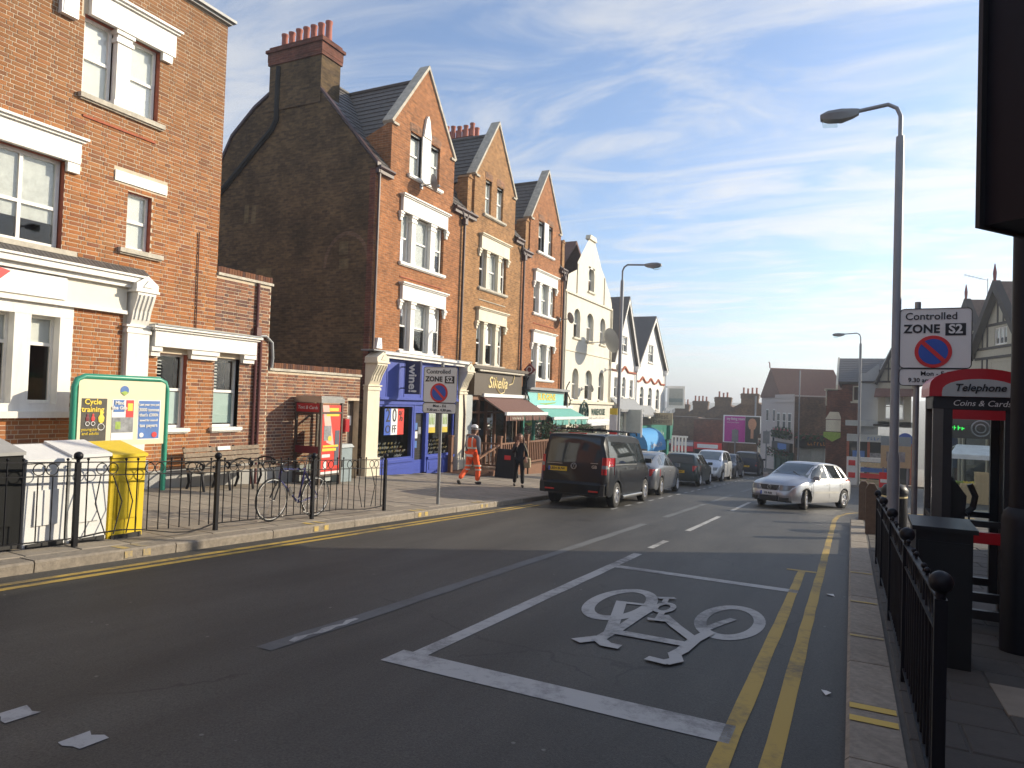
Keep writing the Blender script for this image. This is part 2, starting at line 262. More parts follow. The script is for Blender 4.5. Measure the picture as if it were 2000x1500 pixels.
    def islands(s):
        par=list(range(len(s.v)))
        def fd(a):
            while par[a]!=a: par[a]=par[par[a]]; a=par[a]
            return a
        for f in s.f:
            for a in f[1:]: par[fd(a)]=fd(f[0])
        out={}
        for f,mm,cc in zip(s.f,s.m,s.c):
            o=out.setdefault(fd(f[0]),(MB(),{})); q_=o[0]; ids=[]
            for a in f:
                if a not in o[1]: o[1][a]=len(q_.v); q_.v.append(s.v[a])
                ids.append(o[1][a])
            q_.f.append(tuple(ids)); q_.m.append(mm); q_.c.append(cc)
        return [o[0] for o in out.values()]
    def build(s,name,mats,parent=None,**k):
        if name in SPLITN and parent:
            r=None
            for q_ in s.islands(): r=q_.build1(name,mats,parent,**k)
            return r
        return s.build1(name,mats,parent,**k)
    def build1(s,name,mats,parent=None,smooth=None,org=None,local=False,kind=None,label=None):
        me=bpy.data.meshes.new(name)
        o=Vector((0,0,0)) if local else (org if org is not None else (ORG.get(parent.name,Vector((0,0,0))) if parent else Vector((0,0,0))))
        me.from_pydata([(v[0]-o.x,v[1]-o.y,v[2]-o.z) for v in s.v],[],s.f)
        for q in ([mats] if isinstance(mats,str) else mats): me.materials.append(MATS[q])
        me.polygons.foreach_set('material_index',s.m)
        if any(c is not None for c in s.c):
            at=me.attributes.new('tint','FLOAT_COLOR','FACE')
            at.data.foreach_set('color',[x for c in s.c for x in ((*c,1) if c else (.4,.2,.1,1))])
        bm=bmesh.new(); bm.from_mesh(me); bmesh.ops.recalc_face_normals(bm,faces=bm.faces); bm.to_mesh(me); bm.free()
        if smooth:
            me.polygons.foreach_set('use_smooth',[True]*len(me.polygons)); me.set_sharp_from_angle(angle=R(smooth))
        me.update()
        ob=bpy.data.objects.new(name,me); COL.objects.link(ob)
        if parent: ob.parent=parent; ORG[ob.name]=ORG.get(parent.name,Vector((0,0,0))) if not local else Vector((0,0,0))
        elif org is not None: ob.location=org; ORG[ob.name]=Vector(org)
        if kind: ob['kind']=kind
        if label: ob['label']=label
        return ob
def thing(name,label,cat,loc=(0,0,0),group=None,rotz=0):
    o=bpy.data.objects.new(name,None); COL.objects.link(o); o.location=loc; o.rotation_euler=(0,0,rotz); o.empty_display_size=.2
    o['label']=label; o['category']=cat
    if group: o['group']=group
    ORG[o.name]=Vector(loc); return o
def tag(o,label,cat,group=None):
    o['label']=label; o['category']=cat
    if group: o['group']=group
    return o
def dup(o,loc=None,rotz=None,label=None,group=None,parent=None):
    c=o.copy(); COL.objects.link(c)
    if parent: c.parent=parent
    if loc is not None: c.location=loc
    if rotz is not None: c.rotation_euler=(0,0,rotz)
    if label: c['label']=label
    if group: c['group']=group
    for ch in o.children: dup(ch,parent=c)
    return c
def sub(parent,mesh_ob,name,loc,rot=None):
    c=bpy.data.objects.new(name,mesh_ob); COL.objects.link(c); c.parent=parent; c.location=loc
    if rot: c.rotation_euler=rot
    return c
PX=Matrix(((0,0,1),(1,0,0),(0,1,0)))      # text facing +X, reads towards +Y
PY=Matrix(((1,0,0),(0,0,-1),(0,1,0)))     # text facing -Y, reads towards +X
def text(s,size,loc,plane,mat,par,name='lettering',align='CENTER',shear=0,off=0,ext=.003,sx=1,roll=0,local=False,sp=1):
    cu=bpy.data.curves.new(name,'FONT'); cu.body=s; cu.size=size; cu.align_x=align; cu.align_y='CENTER'; cu.shear=shear; cu.offset=off; cu.extrude=ext; cu.resolution_u=3; cu.space_character=sp
    ob=bpy.data.objects.new('t',cu); me=bpy.data.meshes.new_from_object(ob); bpy.data.objects.remove(ob); bpy.data.curves.remove(cu)
    me.name=name
    T=Matrix.Translation(Vector(loc)-(Vector((0,0,0)) if local else ORG.get(par.name,Vector((0,0,0)))))@plane.to_4x4()@Matrix.Rotation(roll,4,'Z')@Matrix.Diagonal((sx,1,1,1))
    me.transform(T); me.materials.clear(); me.materials.append(MATS[mat])
    o=bpy.data.objects.new(name,me); COL.objects.link(o); o.parent=par; ORG[o.name]=ORG.get(par.name,Vector((0,0,0)))
    return o
G=.056
def rz(y): return -G*y
def pz(x,y):
    z=-G*y
    if x<-7.75: z+=.12+.024*min(-x-7.75,6)
    elif x>0: z+=.12
    return z
def struct(o): o['kind']='structure'; return o
# ---------------------------------------------------------------- setting: road, pavements, kerbs, markings
SLOPE=math.atan(-G)
b=MB(); b.poly([(-70,-60,rz(-60)),(130,-60,rz(-60)),(130,135,rz(135)),(-70,135,rz(135))]); struct(b.build('road','asphalt'))
b=MB(); nx=40
ys=[134,150,200,300,450,650,900,1300,2000,3500]
def tz(x,y):
    t=min(max((y-134)/700,0),1); t=t*t*(3-2*t)
    return -7.6+t*17+ (6*math.sin(x*.004+1)+4*math.sin(x*.011))*t
for j,y in enumerate(ys):
    for i in range(nx+1):
        x=-2500+5000*i/nx; b.v.append((x,y,tz(x,y)))
for j in range(len(ys)-1):
    for i in range(nx):
        a=j*(nx+1)+i; b.f.append((a,a+1,a+nx+2,a+nx+1)); b.m.append(0); b.c.append(None)
for (x0,x1) in ((-2500,-69.9),(129.9,2500)):
    b.poly([(x0,-300,rz(-60)-.3),(x1,-300,rz(-60)-.3),(x1,134,-7.6),(x0,134,-7.6)])
b.poly([(-70,-300,3),(130,-300,3),(130,-59.9,rz(-60)-.1),(-70,-59.9,rz(-60)-.1)])
struct(b.build('hills','terrain',smooth=60))
mk=MB(); mky=MB(); mkg=MB()
def q(mb,x0,x1,y0,y1,h=.004,wob=.006,step=.5):
    n=max(1,int(abs(y1-y0)/step)) if abs(y1-y0)>abs(x1-x0) else max(1,int(abs(x1-x0)/step)); P=[]
    long_y=abs(y1-y0)>abs(x1-x0)
    for i in range(n+1):
        t=i/n; r1,r2=random.uniform(-wob,wob),random.uniform(-wob,wob)
        P.append(((x0+r1,y0+(y1-y0)*t),(x1+r2,y0+(y1-y0)*t)) if long_y else ((x0+(x1-x0)*t,y0+r1),(x0+(x1-x0)*t,y1+r2)))
    for a,c in zip(P,P[1:]):
        mb.poly([(p[0],p[1],rz(p[1])+h) for p in (a[0],a[1],c[1],c[0])])
q(mk,-3.07,-2.93,4.62,10.8); q(mk,-3.16,-.62,4.32,4.62); q(mk,-2.93,-.57,9.38,9.58)
for y0,y1 in ((11.55,12.65),(14.5,18.3),(20.4,24.3),(27,31),(33.5,37.5),(40,44),(47,51)): q(mk,-3.06,-2.95,y0,y1)
for x in (-4.36,-3.75): q(mk,x+.04,x+.2,2.27,2.43,wob=.025,step=.05)
for i in range(26): q(mk,-5.6,-5.52,17.3+i*1.25,17.85+i*1.25)
for i in range(5): q(mk,.35,.8,28.2+i*1.3,28.5+i*1.3)
q(mk,-4.03,-3.98,4.25,5.1,h=.008,wob=.03,step=.1)
for x in (-7.42,-7.23): q(mky,x-.052,x+.052,-12,16.5)
q(mky,-.68,-.57,1,11.15); q(mky,-.43,-.32,-12,20.5); q(mky,-.84,-.43,11.15,11.26)
pts=[(-.375,20.5),(-.3,22),(-.05,23.4),(.5,24.6),(1.6,25.6),(3.5,26)]
for a,c in zip(pts,pts[1:]):
    d=Vector((c[0]-a[0],c[1]-a[1])).normalized()*.055; n=Vector((-d.y,d.x))
    mky.poly([(a[0]+n.x,a[1]+n.y,rz(a[1])+.004),(a[0]-n.x,a[1]-n.y,rz(a[1])+.004),(c[0]-n.x,c[1]-n.y,rz(c[1])+.004),(c[0]+n.x,c[1]+n.y,rz(c[1])+.004)])
for y0,y1 in ((4.0,14.9),(16.7,21.8),(23,27.3),(30,34)): q(mkg,-4.1,-3.94,y0,y1,wob=.012)
def flat(mb,pts,h=.004): mb.poly([(x,y,rz(y)+h) for x,y in pts])
def strip(pts,wd,h):
    for i in range(len(pts)-1):
        a,c=Vector(pts[i]),Vector(pts[i+1]); d=(c-a).normalized(); n=Vector((-d.y,d.x))*wd/2; a=a-d*wd*.2; c=c+d*wd*.2
        flat(mk,[a+n,a-n,c-n,c+n],h+i*.0006)
def ell(cx,cy,rx,ry,wx,wy,h,a0=0,a1=360):
    n=40
    for i in range(n):
        t0=R(a0+(a1-a0)*i/n); t1=R(a0+(a1-a0)*(i+1)/n)
        flat(mk,[(cx+rx*math.cos(t0),cy+ry*math.sin(t0)),(cx+rx*math.cos(t1),cy+ry*math.sin(t1)),(cx+(rx-wx)*math.cos(t1),cy+(ry-wy)*math.sin(t1)),(cx+(rx-wx)*math.cos(t0),cy+(ry-wy)*math.sin(t0))],h)
ell(-2.215,7.36,.345,.83,.13,.2,.004); ell(-1.07,7.36,.33,.77,.115,.2,.0045)
strip([(-2.233,7.42),(-2.08,6.75),(-1.95,6.15),(-1.97,5.88)],.115,.006); strip([(-2.216,7.39),(-1.98,7.45),(-1.85,7.42)],.085,.0075)
strip([(-1.92,6.26),(-1.9,6.9),(-1.87,7.42)],.1,.009); strip([(-1.93,6.2),(-1.26,6.22)],.15,.0105); strip([(-1.69,7.1),(-1.48,6.75),(-1.24,6.4)],.12,.012)
ell(-1.765,7.44,.115,.26,.06,.11,.0135); strip([(-1.82,7.68),(-1.85,7.9)],.06,.015); strip([(-1.92,7.86),(-1.78,7.96)],.09,.0165); strip([(-1.73,7.2),(-1.7,6.9)],.06,.015); strip([(-1.77,6.85),(-1.6,6.9)],.09,.0165)
strip([(-1.17,6.75),(-1.235,6.4),(-1.26,6.0),(-1.29,5.85),(-1.24,5.7),(-1.3,5.58),(-1.44,5.6)],.11,.014); strip([(-1.22,6.9),(-1.14,7.2),(-1.06,7.45)],.085,.006)
strip([(-2.1,5.72),(-1.98,5.9),(-1.86,5.76),(-1.76,5.76)],.13,.012)
struct(mk.build('white_road_markings','white_line')); struct(mky.build('yellow_road_markings','yellow_line')); struct(mkg.build('faded_road_markings','grey_line'))
# left pavement
LP=MB(); LP.poly([(-8.04,-20,pz(-8.04,-20)-.012),(-8.04,60,pz(-8.04,60)-.012),(-13.75,60,pz(-13.75,60)-.012),(-13.75,-20,pz(-13.75,-20)-.012)])
LP.poly([(-13.75,-20,pz(-13.75,-20)-.012),(-13.75,60,pz(-13.75,60)-.012),(-40,60,pz(-40,60)-.012),(-40,-20,pz(-40,-20)-.012)])
lp=struct(LP.build('left_pavement','slab_joint'))
def slabmesh(wx,wy,mat,t=.05,ch=.008):
    s=MB(); x,y=wx/2,wy/2; c=ch
    s.v=[(-x,-y,-t),(x,-y,-t),(x,y,-t),(-x,y,-t),(-x,-y,-c),(x,-y,-c),(x,y,-c),(-x,y,-c),(-x+c,-y+c,0),(x-c,-y+c,0),(x-c,y-c,0),(-x+c,y-c,0)]
    s.f=[(0,1,5,4),(1,2,6,5),(2,3,7,6),(3,0,4,7),(4,5,9,8),(5,6,10,9),(6,7,11,10),(7,4,8,11),(8,9,10,11)]; s.m=[0]*9; s.c=[None]*9
    me=bpy.data.meshes.new('slab'); me.from_pydata(s.v,[],s.f); me.materials.append(MATS[mat]); return me
SM={}
def rotpl(x):
    gx=-.024 if x<-7.75 else 0
    n=Vector((-gx,G,1)).normalized(); e1=Vector((1,0,gx)).normalized(); e2=n.cross(e1)
    return Matrix((e1,e2,n)).transposed().to_euler()
cnt=0; stuff=MB()
xs0=-8.07
for j in range(92):
    y=1.7+j*.62; off=(j%2)*.45
    x=xs0+off
    while x>-12.95:
        xa=min(x,xs0); xb=max(x-.9,-13.05 if y<16.5 else -13.6); x-=.9
        wx=xa-xb-.012
        if wx<.15: continue
        cx,cy=(xa+xb)/2,y; k=round(wx,3)
        dzr=random.uniform(-.004,.003)
        if cnt<296 and y<30:
            if k not in SM: SM[k]=slabmesh(wx,.608,'concrete_slab')
            sub(lp,SM[k],'paving_slab',(cx,cy,pz(cx,cy)+dzr),rotpl(cx)); cnt+=1
        else:
            stuff.poly([(a,c,pz(a,c)+dzr) for a,c in ((xa-.012,y-.304),(xa-.012,y+.304),(xb,y+.304),(xb,y-.304))])
stuff.build('paving_slab','concrete_slab',lp,kind='stuff')
def kerb(par,x0,x1,y0,y1,n0,face=1):
    y=y0
    while y<y1:
        L=n0*random.uniform(.9,1.1); L=min(L,y1-y); s=MB(); c=.022
        yc=y+L/2; h=L/2-.006; xc=(x0+x1)/2; hx=(x1-x0)/2
        prof=[(-hx,-.3),(-hx,0 if face<0 else 0),( hx-c,0),(hx,-c),(hx,-.3)] if face>0 else [(-hx,-.3),(-hx,-c),(-hx+c,0),(hx,0),(hx,-.3)]
        s.prism([(p[0],-h,p[1]) for p in prof],(0,2*h,0)); me=None
        o=s.build('kerb_stone','granite_kerb',par,local=True); o.location=(xc,yc,pz(xc if abs(xc)>.01 else .1,yc)+random.uniform(-.004,.004)); o.rotation_euler=(SLOPE,0,random.uniform(-.002,.002))
        y+=L
kerb(lp,-8.05,-7.76,-6,60,1.75,1)
yk=MB()
for y in (5.6,8.85,11.85,14.45):
    for d in (-.12,.12):
        yk.poly([(x,yy,pz(-7.9,yy)+.005) for x,yy in ((-8.03,y+d-.05),(-7.79,y+d-.05),(-7.79,y+d+.05),(-8.03,y+d+.05))])
        yk.poly([(-7.752,yy,pz(-7.8,yy)-zz) for yy,zz in ((y+d-.05,.02),(y+d+.05,.02),(y+d+.05,.1),(y+d-.05,.1))])
struct(yk.build('kerb_markings','yellow_kerb'))
# right pavement with a rounded corner into the side street
RP=MB(); arc=[(.3,-20),(.3,20)]+[(3.3-3*math.cos(R(a)),20+3*math.sin(R(a))) for a in range(10,91,10)]+[(40,23),(40,-20)]
RP.poly([(x,y,pz(.5,y)-.012) for x,y in arc]); RP.prism([(x,y,rz(y)-.02) for x,y in [(.15,20)]+[(3.3-3.15*math.cos(R(a)),20+3.15*math.sin(R(a))) for a in range(10,91,10)]+[(40,23.15),(40,22.9)]+[(3.3-2.9*math.cos(R(a)),20+2.9*math.sin(R(a))) for a in range(90,0,-10)]+[(.4,20)]],(0,0,.14))
rp_=struct(RP.build('right_pavement','slab_joint'))
kerb(rp_,.0,.3,-4,20,.98,-1)
cnt=0; stuff=MB(); SM2={}
for j in range(46):
    y=1.2+j*.47; x=.33+(j%2)*.31-.31
    while x<6:
        xa,xb=max(x,.33),x+.62; x+=.62; wx=xb-xa-.012; cx=(xa+xb)/2; dzr=random.uniform(-.004,.003)
        if wx<.1: continue
        if xb<max(1.6,.2*y+.7) and cnt<295:
            k=round(wx,3)
            if k not in SM2: SM2[k]=slabmesh(wx,.458,'dark_slab')
            sub(rp_,SM2[k],'paving_slab',(cx,y,pz(1,y)+dzr),(SLOPE,0,0)); cnt+=1
        else: stuff.poly([(a,c,pz(1,c)+dzr) for a,c in ((xa,y-.229),(xb-.012,y-.229),(xb-.012,y+.229),(xa,y+.229))])
stuff.build('paving_slab','dark_slab',rp_,kind='stuff')
yk=MB()
for y in (4.88,5.12): yk.poly([(x,yy,pz(.1,yy)+.006) for x,yy in ((.02,y-.05),(.29,y-.05),(.29,y+.05),(.02,y+.05))])
for y in (7.1,8.75,10.9): yk.poly([(x,yy,pz(.1,yy)+.006) for x,yy in ((.02,y-.03),(.29,y-.03),(.29,y+.03),(.02,y+.03))])
struct(yk.build('right_kerb_markings','yellow_kerb'))
# far side pavements of the junction
FP=MB(); FP.prism([(x,y,rz(y)-.02) for x,y in ((.4,48.6),(40,48.6),(40,135),(-2,135),(-5.2,66),(-1.2,62))],(0,0,.14)); struct(FP.build('far_pavement','concrete_slab'))
# loose things on the ground
s=MB(); s.box(.95,1.55,5.55,6.25,-.02,.0); o=s.build('inspection_cover','concrete_slab',local=True); o.location=(0,0,pz(1,5.9)+.33+.012); o.rotation_euler=(SLOPE,0,0); o.location=(0,0,0)
for v in o.data.vertices: v.co.z+=pz(1,v.co.y)+.008+G*0
o.rotation_euler=(0,0,0); tag(o,'pale square cover slab set in the dark right pavement','cover slab')
def scrap(x,y,s,lab):
    p=MB(); z=rz(y)+.006; a=random.uniform(0,3)
    c=[(x+s*math.cos(a+t)*k,y+s*math.sin(a+t)*k,z+hh) for t,k,hh in ((0,1,.0),(1.4,.8,.015),(3.0,1.1,.0),(4.5,.7,.01))]
    p.prism(c,(0,0,.002)); tag(p.build('litter_scrap','paper'),lab,'litter','paper scraps in the right gutter')
scrap(-.13,5.64,.045,'crumpled white paper scrap in the gutter beside the near kerb stones'); scrap(-.2,9.55,.06,'flat white paper scrap on the far end of the inner yellow line')
# ---------------------------------------------------------------- facade helpers
def bars(par,F,uc,vc,wd,h,n,mat,d=0.0,local=False):
    """print too small or blurred to read: strokes only"""
    m=MB(); rr=random.Random(int(uc*100+vc*10)+n)
    for k in range(n):
        a=uc-wd/2+wd*k/n; w_=wd/n*rr.uniform(.45,.8); hh=h*rr.choice((.62,.7,1,.85)); F.box(m,a,a+w_*.35,vc-h/2,vc-h/2+hh,d,d+.004)
        z=vc-h/2+rr.choice((0,.4,.75))*hh; F.box(m,a+w_*.35,a+w_,z,z+h*.22,d,d+.0035)
    return m.build('lettering',mat,par)
class Fac:
    def __init__(s,ax,p): s.ax=ax; s.p=p
    def pt(s,u,v,d): return (s.p+d,u,v) if s.ax=='X' else (u,s.p-d,v)
    def box(s,mb,u0,u1,v0,v1,d0,d1,m=0,c=None):
        a=s.pt(u0,v0,d0); b=s.pt(u1,v1,d1)
        mb.box(min(a[0],b[0]),max(a[0],b[0]),min(a[1],b[1]),max(a[1],b[1]),min(a[2],b[2]),max(a[2],b[2]),m,c)
    def poly(s,mb,pts,d,m=0): mb.poly([s.pt(u,v,d) for u,v in pts],m)
    def prism(s,mb,pts,d0,d1,m=0):
        a=s.pt(0,0,d0); b=s.pt(0,0,d1); mb.prism([s.pt(u,v,d0) for u,v in pts],[b[i]-a[i] for i in range(3)],m)
    def wall(s,mb,u0,u1,v0,v1,holes,depth=.14,m=0,mr=None):
        mr=m if mr is None else mr
        us=sorted({u0,u1}|{min(max(h[k],u0),u1) for h in holes for k in (0,1)}); vs=sorted({v0,v1}|{min(max(h[k],v0),v1) for h in holes for k in (2,3)})
        for a,b in zip(us,us[1:]):
            for c,d in zip(vs,vs[1:]):
                if any(h[0]<=a+1e-6 and b<=h[1]+1e-6 and h[2]<=c+1e-6 and d<=h[3]+1e-6 for h in holes): continue
                s.poly(mb,[(a,c),(b,c),(b,d),(a,d)],0,m)
        for h in holes:
            a,b,c,d=h[:4]
            for (p,q_) in (((a,c),(a,d)),((a,d),(b,d)),((b,d),(b,c)),((b,c),(a,c))):
                mb.poly([s.pt(*p,0),s.pt(*q_,0),s.pt(*q_,-depth),s.pt(*p,-depth)],mr)
def win(F,par,u0,u1,v0,v1,depth=.13,fw=.06,rail=.5,mat='white_paint',blind=0,bmat='blind_white',mull=0,pane='pane_glass',name='window',split=True):
    f=MB(); d0,d1=-depth-.03,-depth+.035
    e=.003
    F.box(f,u0+e,u0+fw,v0+e,v1-e,d0,d1); F.box(f,u1-fw,u1-e,v0+e,v1-e,d0,d1); F.box(f,u0+fw,u1-fw,v0+e,v0+fw*1.2,d0,d1-.002); F.box(f,u0+fw,u1-fw,v1-fw,v1-e,d0,d1-.002)
    vm=v0+(v1-v0)*rail if rail else None
    if vm: F.box(f,u0+fw,u1-fw,vm-.03,vm+.03,d0+.005,d1-.004)
    for k in range(mull):
        um=u0+(u1-u0)*(k+1)/(mull+1)
        if vm: F.box(f,um-.03,um+.03,v0+fw*1.2,vm-.03,d0+.004,d1-.006); F.box(f,um-.03,um+.03,vm+.03,v1-fw,d0+.004,d1-.006)
        else: F.box(f,um-.03,um+.03,v0+fw*1.2,v1-fw,d0+.004,d1-.006)
    w_=f.build(name,mat,par)
    segs=[(v0+fw,vm-.02),(vm+.02,v1-fw+.01)] if vm else [(v0+fw,v1-fw+.01)]
    for a,b in segs:
        for k in range(mull+1):
            ua=u0+fw-.01+(u1-u0-2*fw)*k/(mull+1)+(.02 if k else 0); ub=u0+fw+(u1-u0-2*fw)*(k+1)/(mull+1)-(.01 if k<mull else -.01)
            p=MB(); F.poly(p,[(ua,a),(ub,a),(ub,b),(ua,b)],-depth+.002); p.build('pane',pane,w_)
    if blind:
        p=MB(); F.poly(p,[(u0+.02,v1-(v1-v0)*blind),(u1-.02,v1-(v1-v0)*blind),(u1-.02,v1-.02),(u0+.02,v1-.02)],-depth-.028); p.build('blind',bmat,w_)
    else:
        p=MB(); F.box(p,u0-.25,u1+.25,v0-.1,v1+.1,-depth-.62,-depth-.6); p.build('dark_backing','interior_dark',w_)  # near-black sheet behind the panes, an unlit room's shade put into its colour
    return w_
def lintel(F,par,u0,u1,v0,v1,mat,d=.1,cor=True,name='lintel'):
    m=MB(); F.box(m,u0,u1,v0,v1-(.07 if cor else 0),-.05,d)
    if cor: F.box(m,u0-.05,u1+.05,v1-.07,v1-.025,-.05,d+.05); F.box(m,u0-.09,u1+.09,v1-.025,v1+.02,-.05,d+.1)
    return m.build(name,mat,par)
def sill(F,par,u0,u1,v,mat,h=.09,d=.1): 
    m=MB(); F.box(m,u0,u1,v-h,v,-.12,d); F.box(m,u0+.02,u1-.02,v-h-.03,v-h,-.1,d-.04); return m.build('sill',mat,par)
def pillar(F,par,u0,u1,v0,v1,mat,d=.05,name='pillar'):
    m=MB(); F.box(m,u0+.03,u1-.03,v0+.12,v1-.24,-.12,d); F.box(m,u0,u1,v0,v0+.12,-.12,d+.02); F.box(m,u0-.01,u1+.01,v1-.24,v1-.16,-.12,d+.03); F.box(m,u0+.02,u1-.02,v1-.16,v1-.08,-.12,d+.01); F.box(m,u0-.02,u1+.02,v1-.08,v1,-.12,d+.045)
    return m.build(name,mat,par)
def triple(F,par,y0,y1,zs,zw,zl,mat,blinds=(0,0,0),smat=None,bm='net_curtain'):
    """three-light window under one entablature; returns the hole"""
    L=y1-y0; o=[(y0+.06,y0+.06+L*.175),(y0+L*.31,y0+L*.635),(y0+L*.765,y1-.06)]
    lintel(F,par,y0-.06,y1+.06,zw,zl,mat,.12)
    for a,b in ((y0-.16,y0-.0),(y1+.0,y1+.16)):
        m=MB(); F.box(m,a,b,zw-.2,zw-.003,-.02,.1); F.box(m,a+.02,b-.02,zw-.32,zw-.2,-.02,.07); F.box(m,a-.02,b+.02,zw-.1,zw-.05,-.02,.13); m.build('bracket',mat,par)
    pillar(F,par,o[0][1],o[1][0],zs,zw,mat); pillar(F,par,o[1][1],o[2][0],zs,zw,mat)
    for k,(a,b) in enumerate(o): win(F,par,a,b,zs,zw,blind=blinds[k],bmat=bm)
    sill(F,par,y0-.08,y1+.08,zs,smat or mat)
    m=MB(); F.box(m,y0+.02,y1-.02,zs-.52,zs-.49,-.02,.035); m.build('apron_moulding',smat or 'red_brick_plain',par)
    return (y0,y1,zs,zw)
def shell(par,x0,x1,y0,y1,z0,z1,mat='wall_plain',roofmat='lead_grey',sides=(1,1),top=True):
    m=MB()
    if sides[0]: m.poly([(x0,y0,z0),(x1,y0,z0),(x1,y0,z1),(x0,y0,z1)])
    if sides[1]: m.poly([(x0,y1,z0),(x1,y1,z0),(x1,y1,z1),(x0,y1,z1)])
    m.poly([(x0,y0,z0),(x0,y1,z0),(x0,y1,z1),(x0,y0,z1)])
    m.build('side_wall',mat,par)
    if top:
        t=MB(); t.poly([(x0,y0,z1),(x1,y0,z1),(x1,y1,z1),(x0,y1,z1)]); t.build('flat_roof',roofmat,par)
def slates(par,p00,p10,p01,p11,rows,mat='slate',t=.02,name='slates',wd=.3):
    """lapped courses over a quad: p00-p10 along eaves, p01-p11 along ridge"""
    P=[Vector(p) for p in (p00,p10,p01,p11)]; n=(P[1]-P[0]).cross(P[2]-P[0]).normalized()
    if n.z<0: n=-n
    m=MB()
    for r in range(rows):
        a=r/rows; b=min(1,(r+1.15)/rows)
        l0,l1=P[0].lerp(P[2],a),P[1].lerp(P[3],a); h0,h1=P[0].lerp(P[2],b),P[1].lerp(P[3],b)
        k=max(1,int((l1-l0).length/wd)); off=(r%2)*.5
        for i in range(-1,k):
            s0=max(0,(i+off)/k); s1=min(1,(i+1+off)/k)
            if s1-s0<.01: continue
            g=.004/max(.5,(l1-l0).length); j=random.uniform(.7,1.35)*t
            A,B_,C,D=l0.lerp(l1,s0+g)+n*(t+j*.5),l0.lerp(l1,s1-g)+n*(t+j*.5),h0.lerp(h1,s1-g)+n*.004,h0.lerp(h1,s0+g)+n*.004
            A2,B2=l0.lerp(l1,s0+g),l0.lerp(l1,s1-g)
            m.add([A,B_,C,D,A2,B2],[(0,1,2,3),(4,5,1,0)])
    return m.build(name,mat,par,kind='stuff')
BRK=[(.36,.145,.055),(.39,.155,.058),(.34,.13,.052),(.30,.125,.06),(.40,.175,.07),(.24,.10,.055),(.37,.15,.055),(.32,.14,.06)]
BRK2=[(.27,.12,.068),(.23,.105,.068),(.30,.14,.08),(.19,.095,.07),(.25,.12,.075),(.14,.08,.066),(.28,.135,.078)]
# ================================================================ building A: red brick bank-like corner building
XA=-12.9; FA=Fac('X',XA)
A=thing('brick_building','orange brick two-storey-over-shop building with white lintels, nearest on the left pavement','building',(XA,8,pz(XA,8)))
ZB=-.9
HOLES=[(7.74,9.3,7.17,8.66),(6.18,7.52,4.2,5.82),(8.74,9.26,4.5,5.63),(5.2,7.79,1.28,3.2),(9.55,10.26,.9,2.5),(10.98,11.68,.9,2.5)]
mw=MB(); FA.wall(mw,2.5,10.93,ZB,10.05,[h for h in HOLES],.16,0,1); 
mw2=MB(); FA.wall(mw2,10.93,12.56,ZB,4.45,[HOLES[5]],.16,0,1)
for mb_,n_ in ((mw,'front_wall'),(mw2,'extension_wall')):
    mb_.build(n_,['mortar','red_brick_plain'],A)
shell(A,-21,XA,2.5,10.93,ZB,10.05); shell(A,-21,XA-.25,10.93,12.5,ZB,4.4,sides=(0,1))
# separate boundary wall with its doorway
LW=thing('boundary_wall','low red brick wall with brick-on-edge coping and a dark doorway at its end','wall',(XA,14.3,pz(XA,14.3)))
mw3=MB(); FA.wall(mw3,12.565,16.12,ZB,2.32,[(15.62,16.12,ZB,1.6)],.3); mw3.box(XA-.24,XA-.02,12.565,16.12,2.31,2.32); mw3.poly([(XA,16.12,1.6),(XA-.3,16.12,1.6),(XA-.3,16.12,2.32),(XA,16.12,2.32)]); mw3.build('wall_face','mortar',LW)
mm=MB(); mm.box(XA-.26,XA-.2,15.6,16.12,ZB,1.6); mm.build('door','kiosk_brown',LW); mm=MB(); mm.box(-15.2,-15.1,15.4,17.49,ZB,2.3); mm.build('passage_door','kiosk_brown',LW)
# bricks in Flemish bond: nearest visible ones are objects, the rest one joined part each
def projpx(p):
    d=Vector(p)-CAMP; z=d.dot(fw)
    return (1000+1350*d.dot(rt)/z,750-1350*d.dot(up)/z,z)
PRO=.006; CO=.0795; ST=.23; HD=.1125; MJ=.014
bricks=[]
def bond(u0,u1,v0,v1,holes,pal,owner,dark=0):
    r=0; v=v0
    while v+CO<=v1+.001:
        u=u0-(.17 if r%2 else 0); k=r%2
        while u<u1:
            L=(ST if k%2==0 else HD); a=max(u,u0)+MJ/2; c=(u+L if u+L<u1-.01 else u1+.008)-MJ/2; st=k%2==0
            u+=L; k+=1
            segs=[(a,c)]
            for h in holes:
                if v+CO-.01>h[2] and v+.01<h[3]:
                    ns=[]
                    for s0,s1 in segs:
                        if h[1]<=s0 or h[0]>=s1: ns.append((s0,s1)); continue
                        if h[0]-.004>s0: ns.append((s0,h[0]-.004))
                        if h[1]+.004<s1: ns.append((h[1]+.004,s1))
                    segs=ns
            for s0,s1 in segs:
                if s1-s0<.025: continue
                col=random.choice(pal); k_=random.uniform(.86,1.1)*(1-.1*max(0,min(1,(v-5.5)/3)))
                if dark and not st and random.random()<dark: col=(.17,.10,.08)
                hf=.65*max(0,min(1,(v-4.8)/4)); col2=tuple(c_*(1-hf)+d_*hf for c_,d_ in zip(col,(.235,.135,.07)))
                bricks.append((s0,s1,v+MJ/2,v+CO-MJ/2,tuple(c_*k_ for c_ in col2),owner,random.uniform(-.003,.003)))
        v+=CO; r+=1
TRIM=[(2,7.9,3.2,4.12),(7.79,9.3,3.2,3.98),(8.76,9.28,ZB,3.3),(9.28,12.0,2.5,3.05),(7.68,9.6,8.66,9.2),(5.9,7.78,5.8,6.3),(8.44,9.6,5.76,5.98)]
bond(4.9,10.93,-.55,10.05,HOLES+TRIM,BRK,'A')
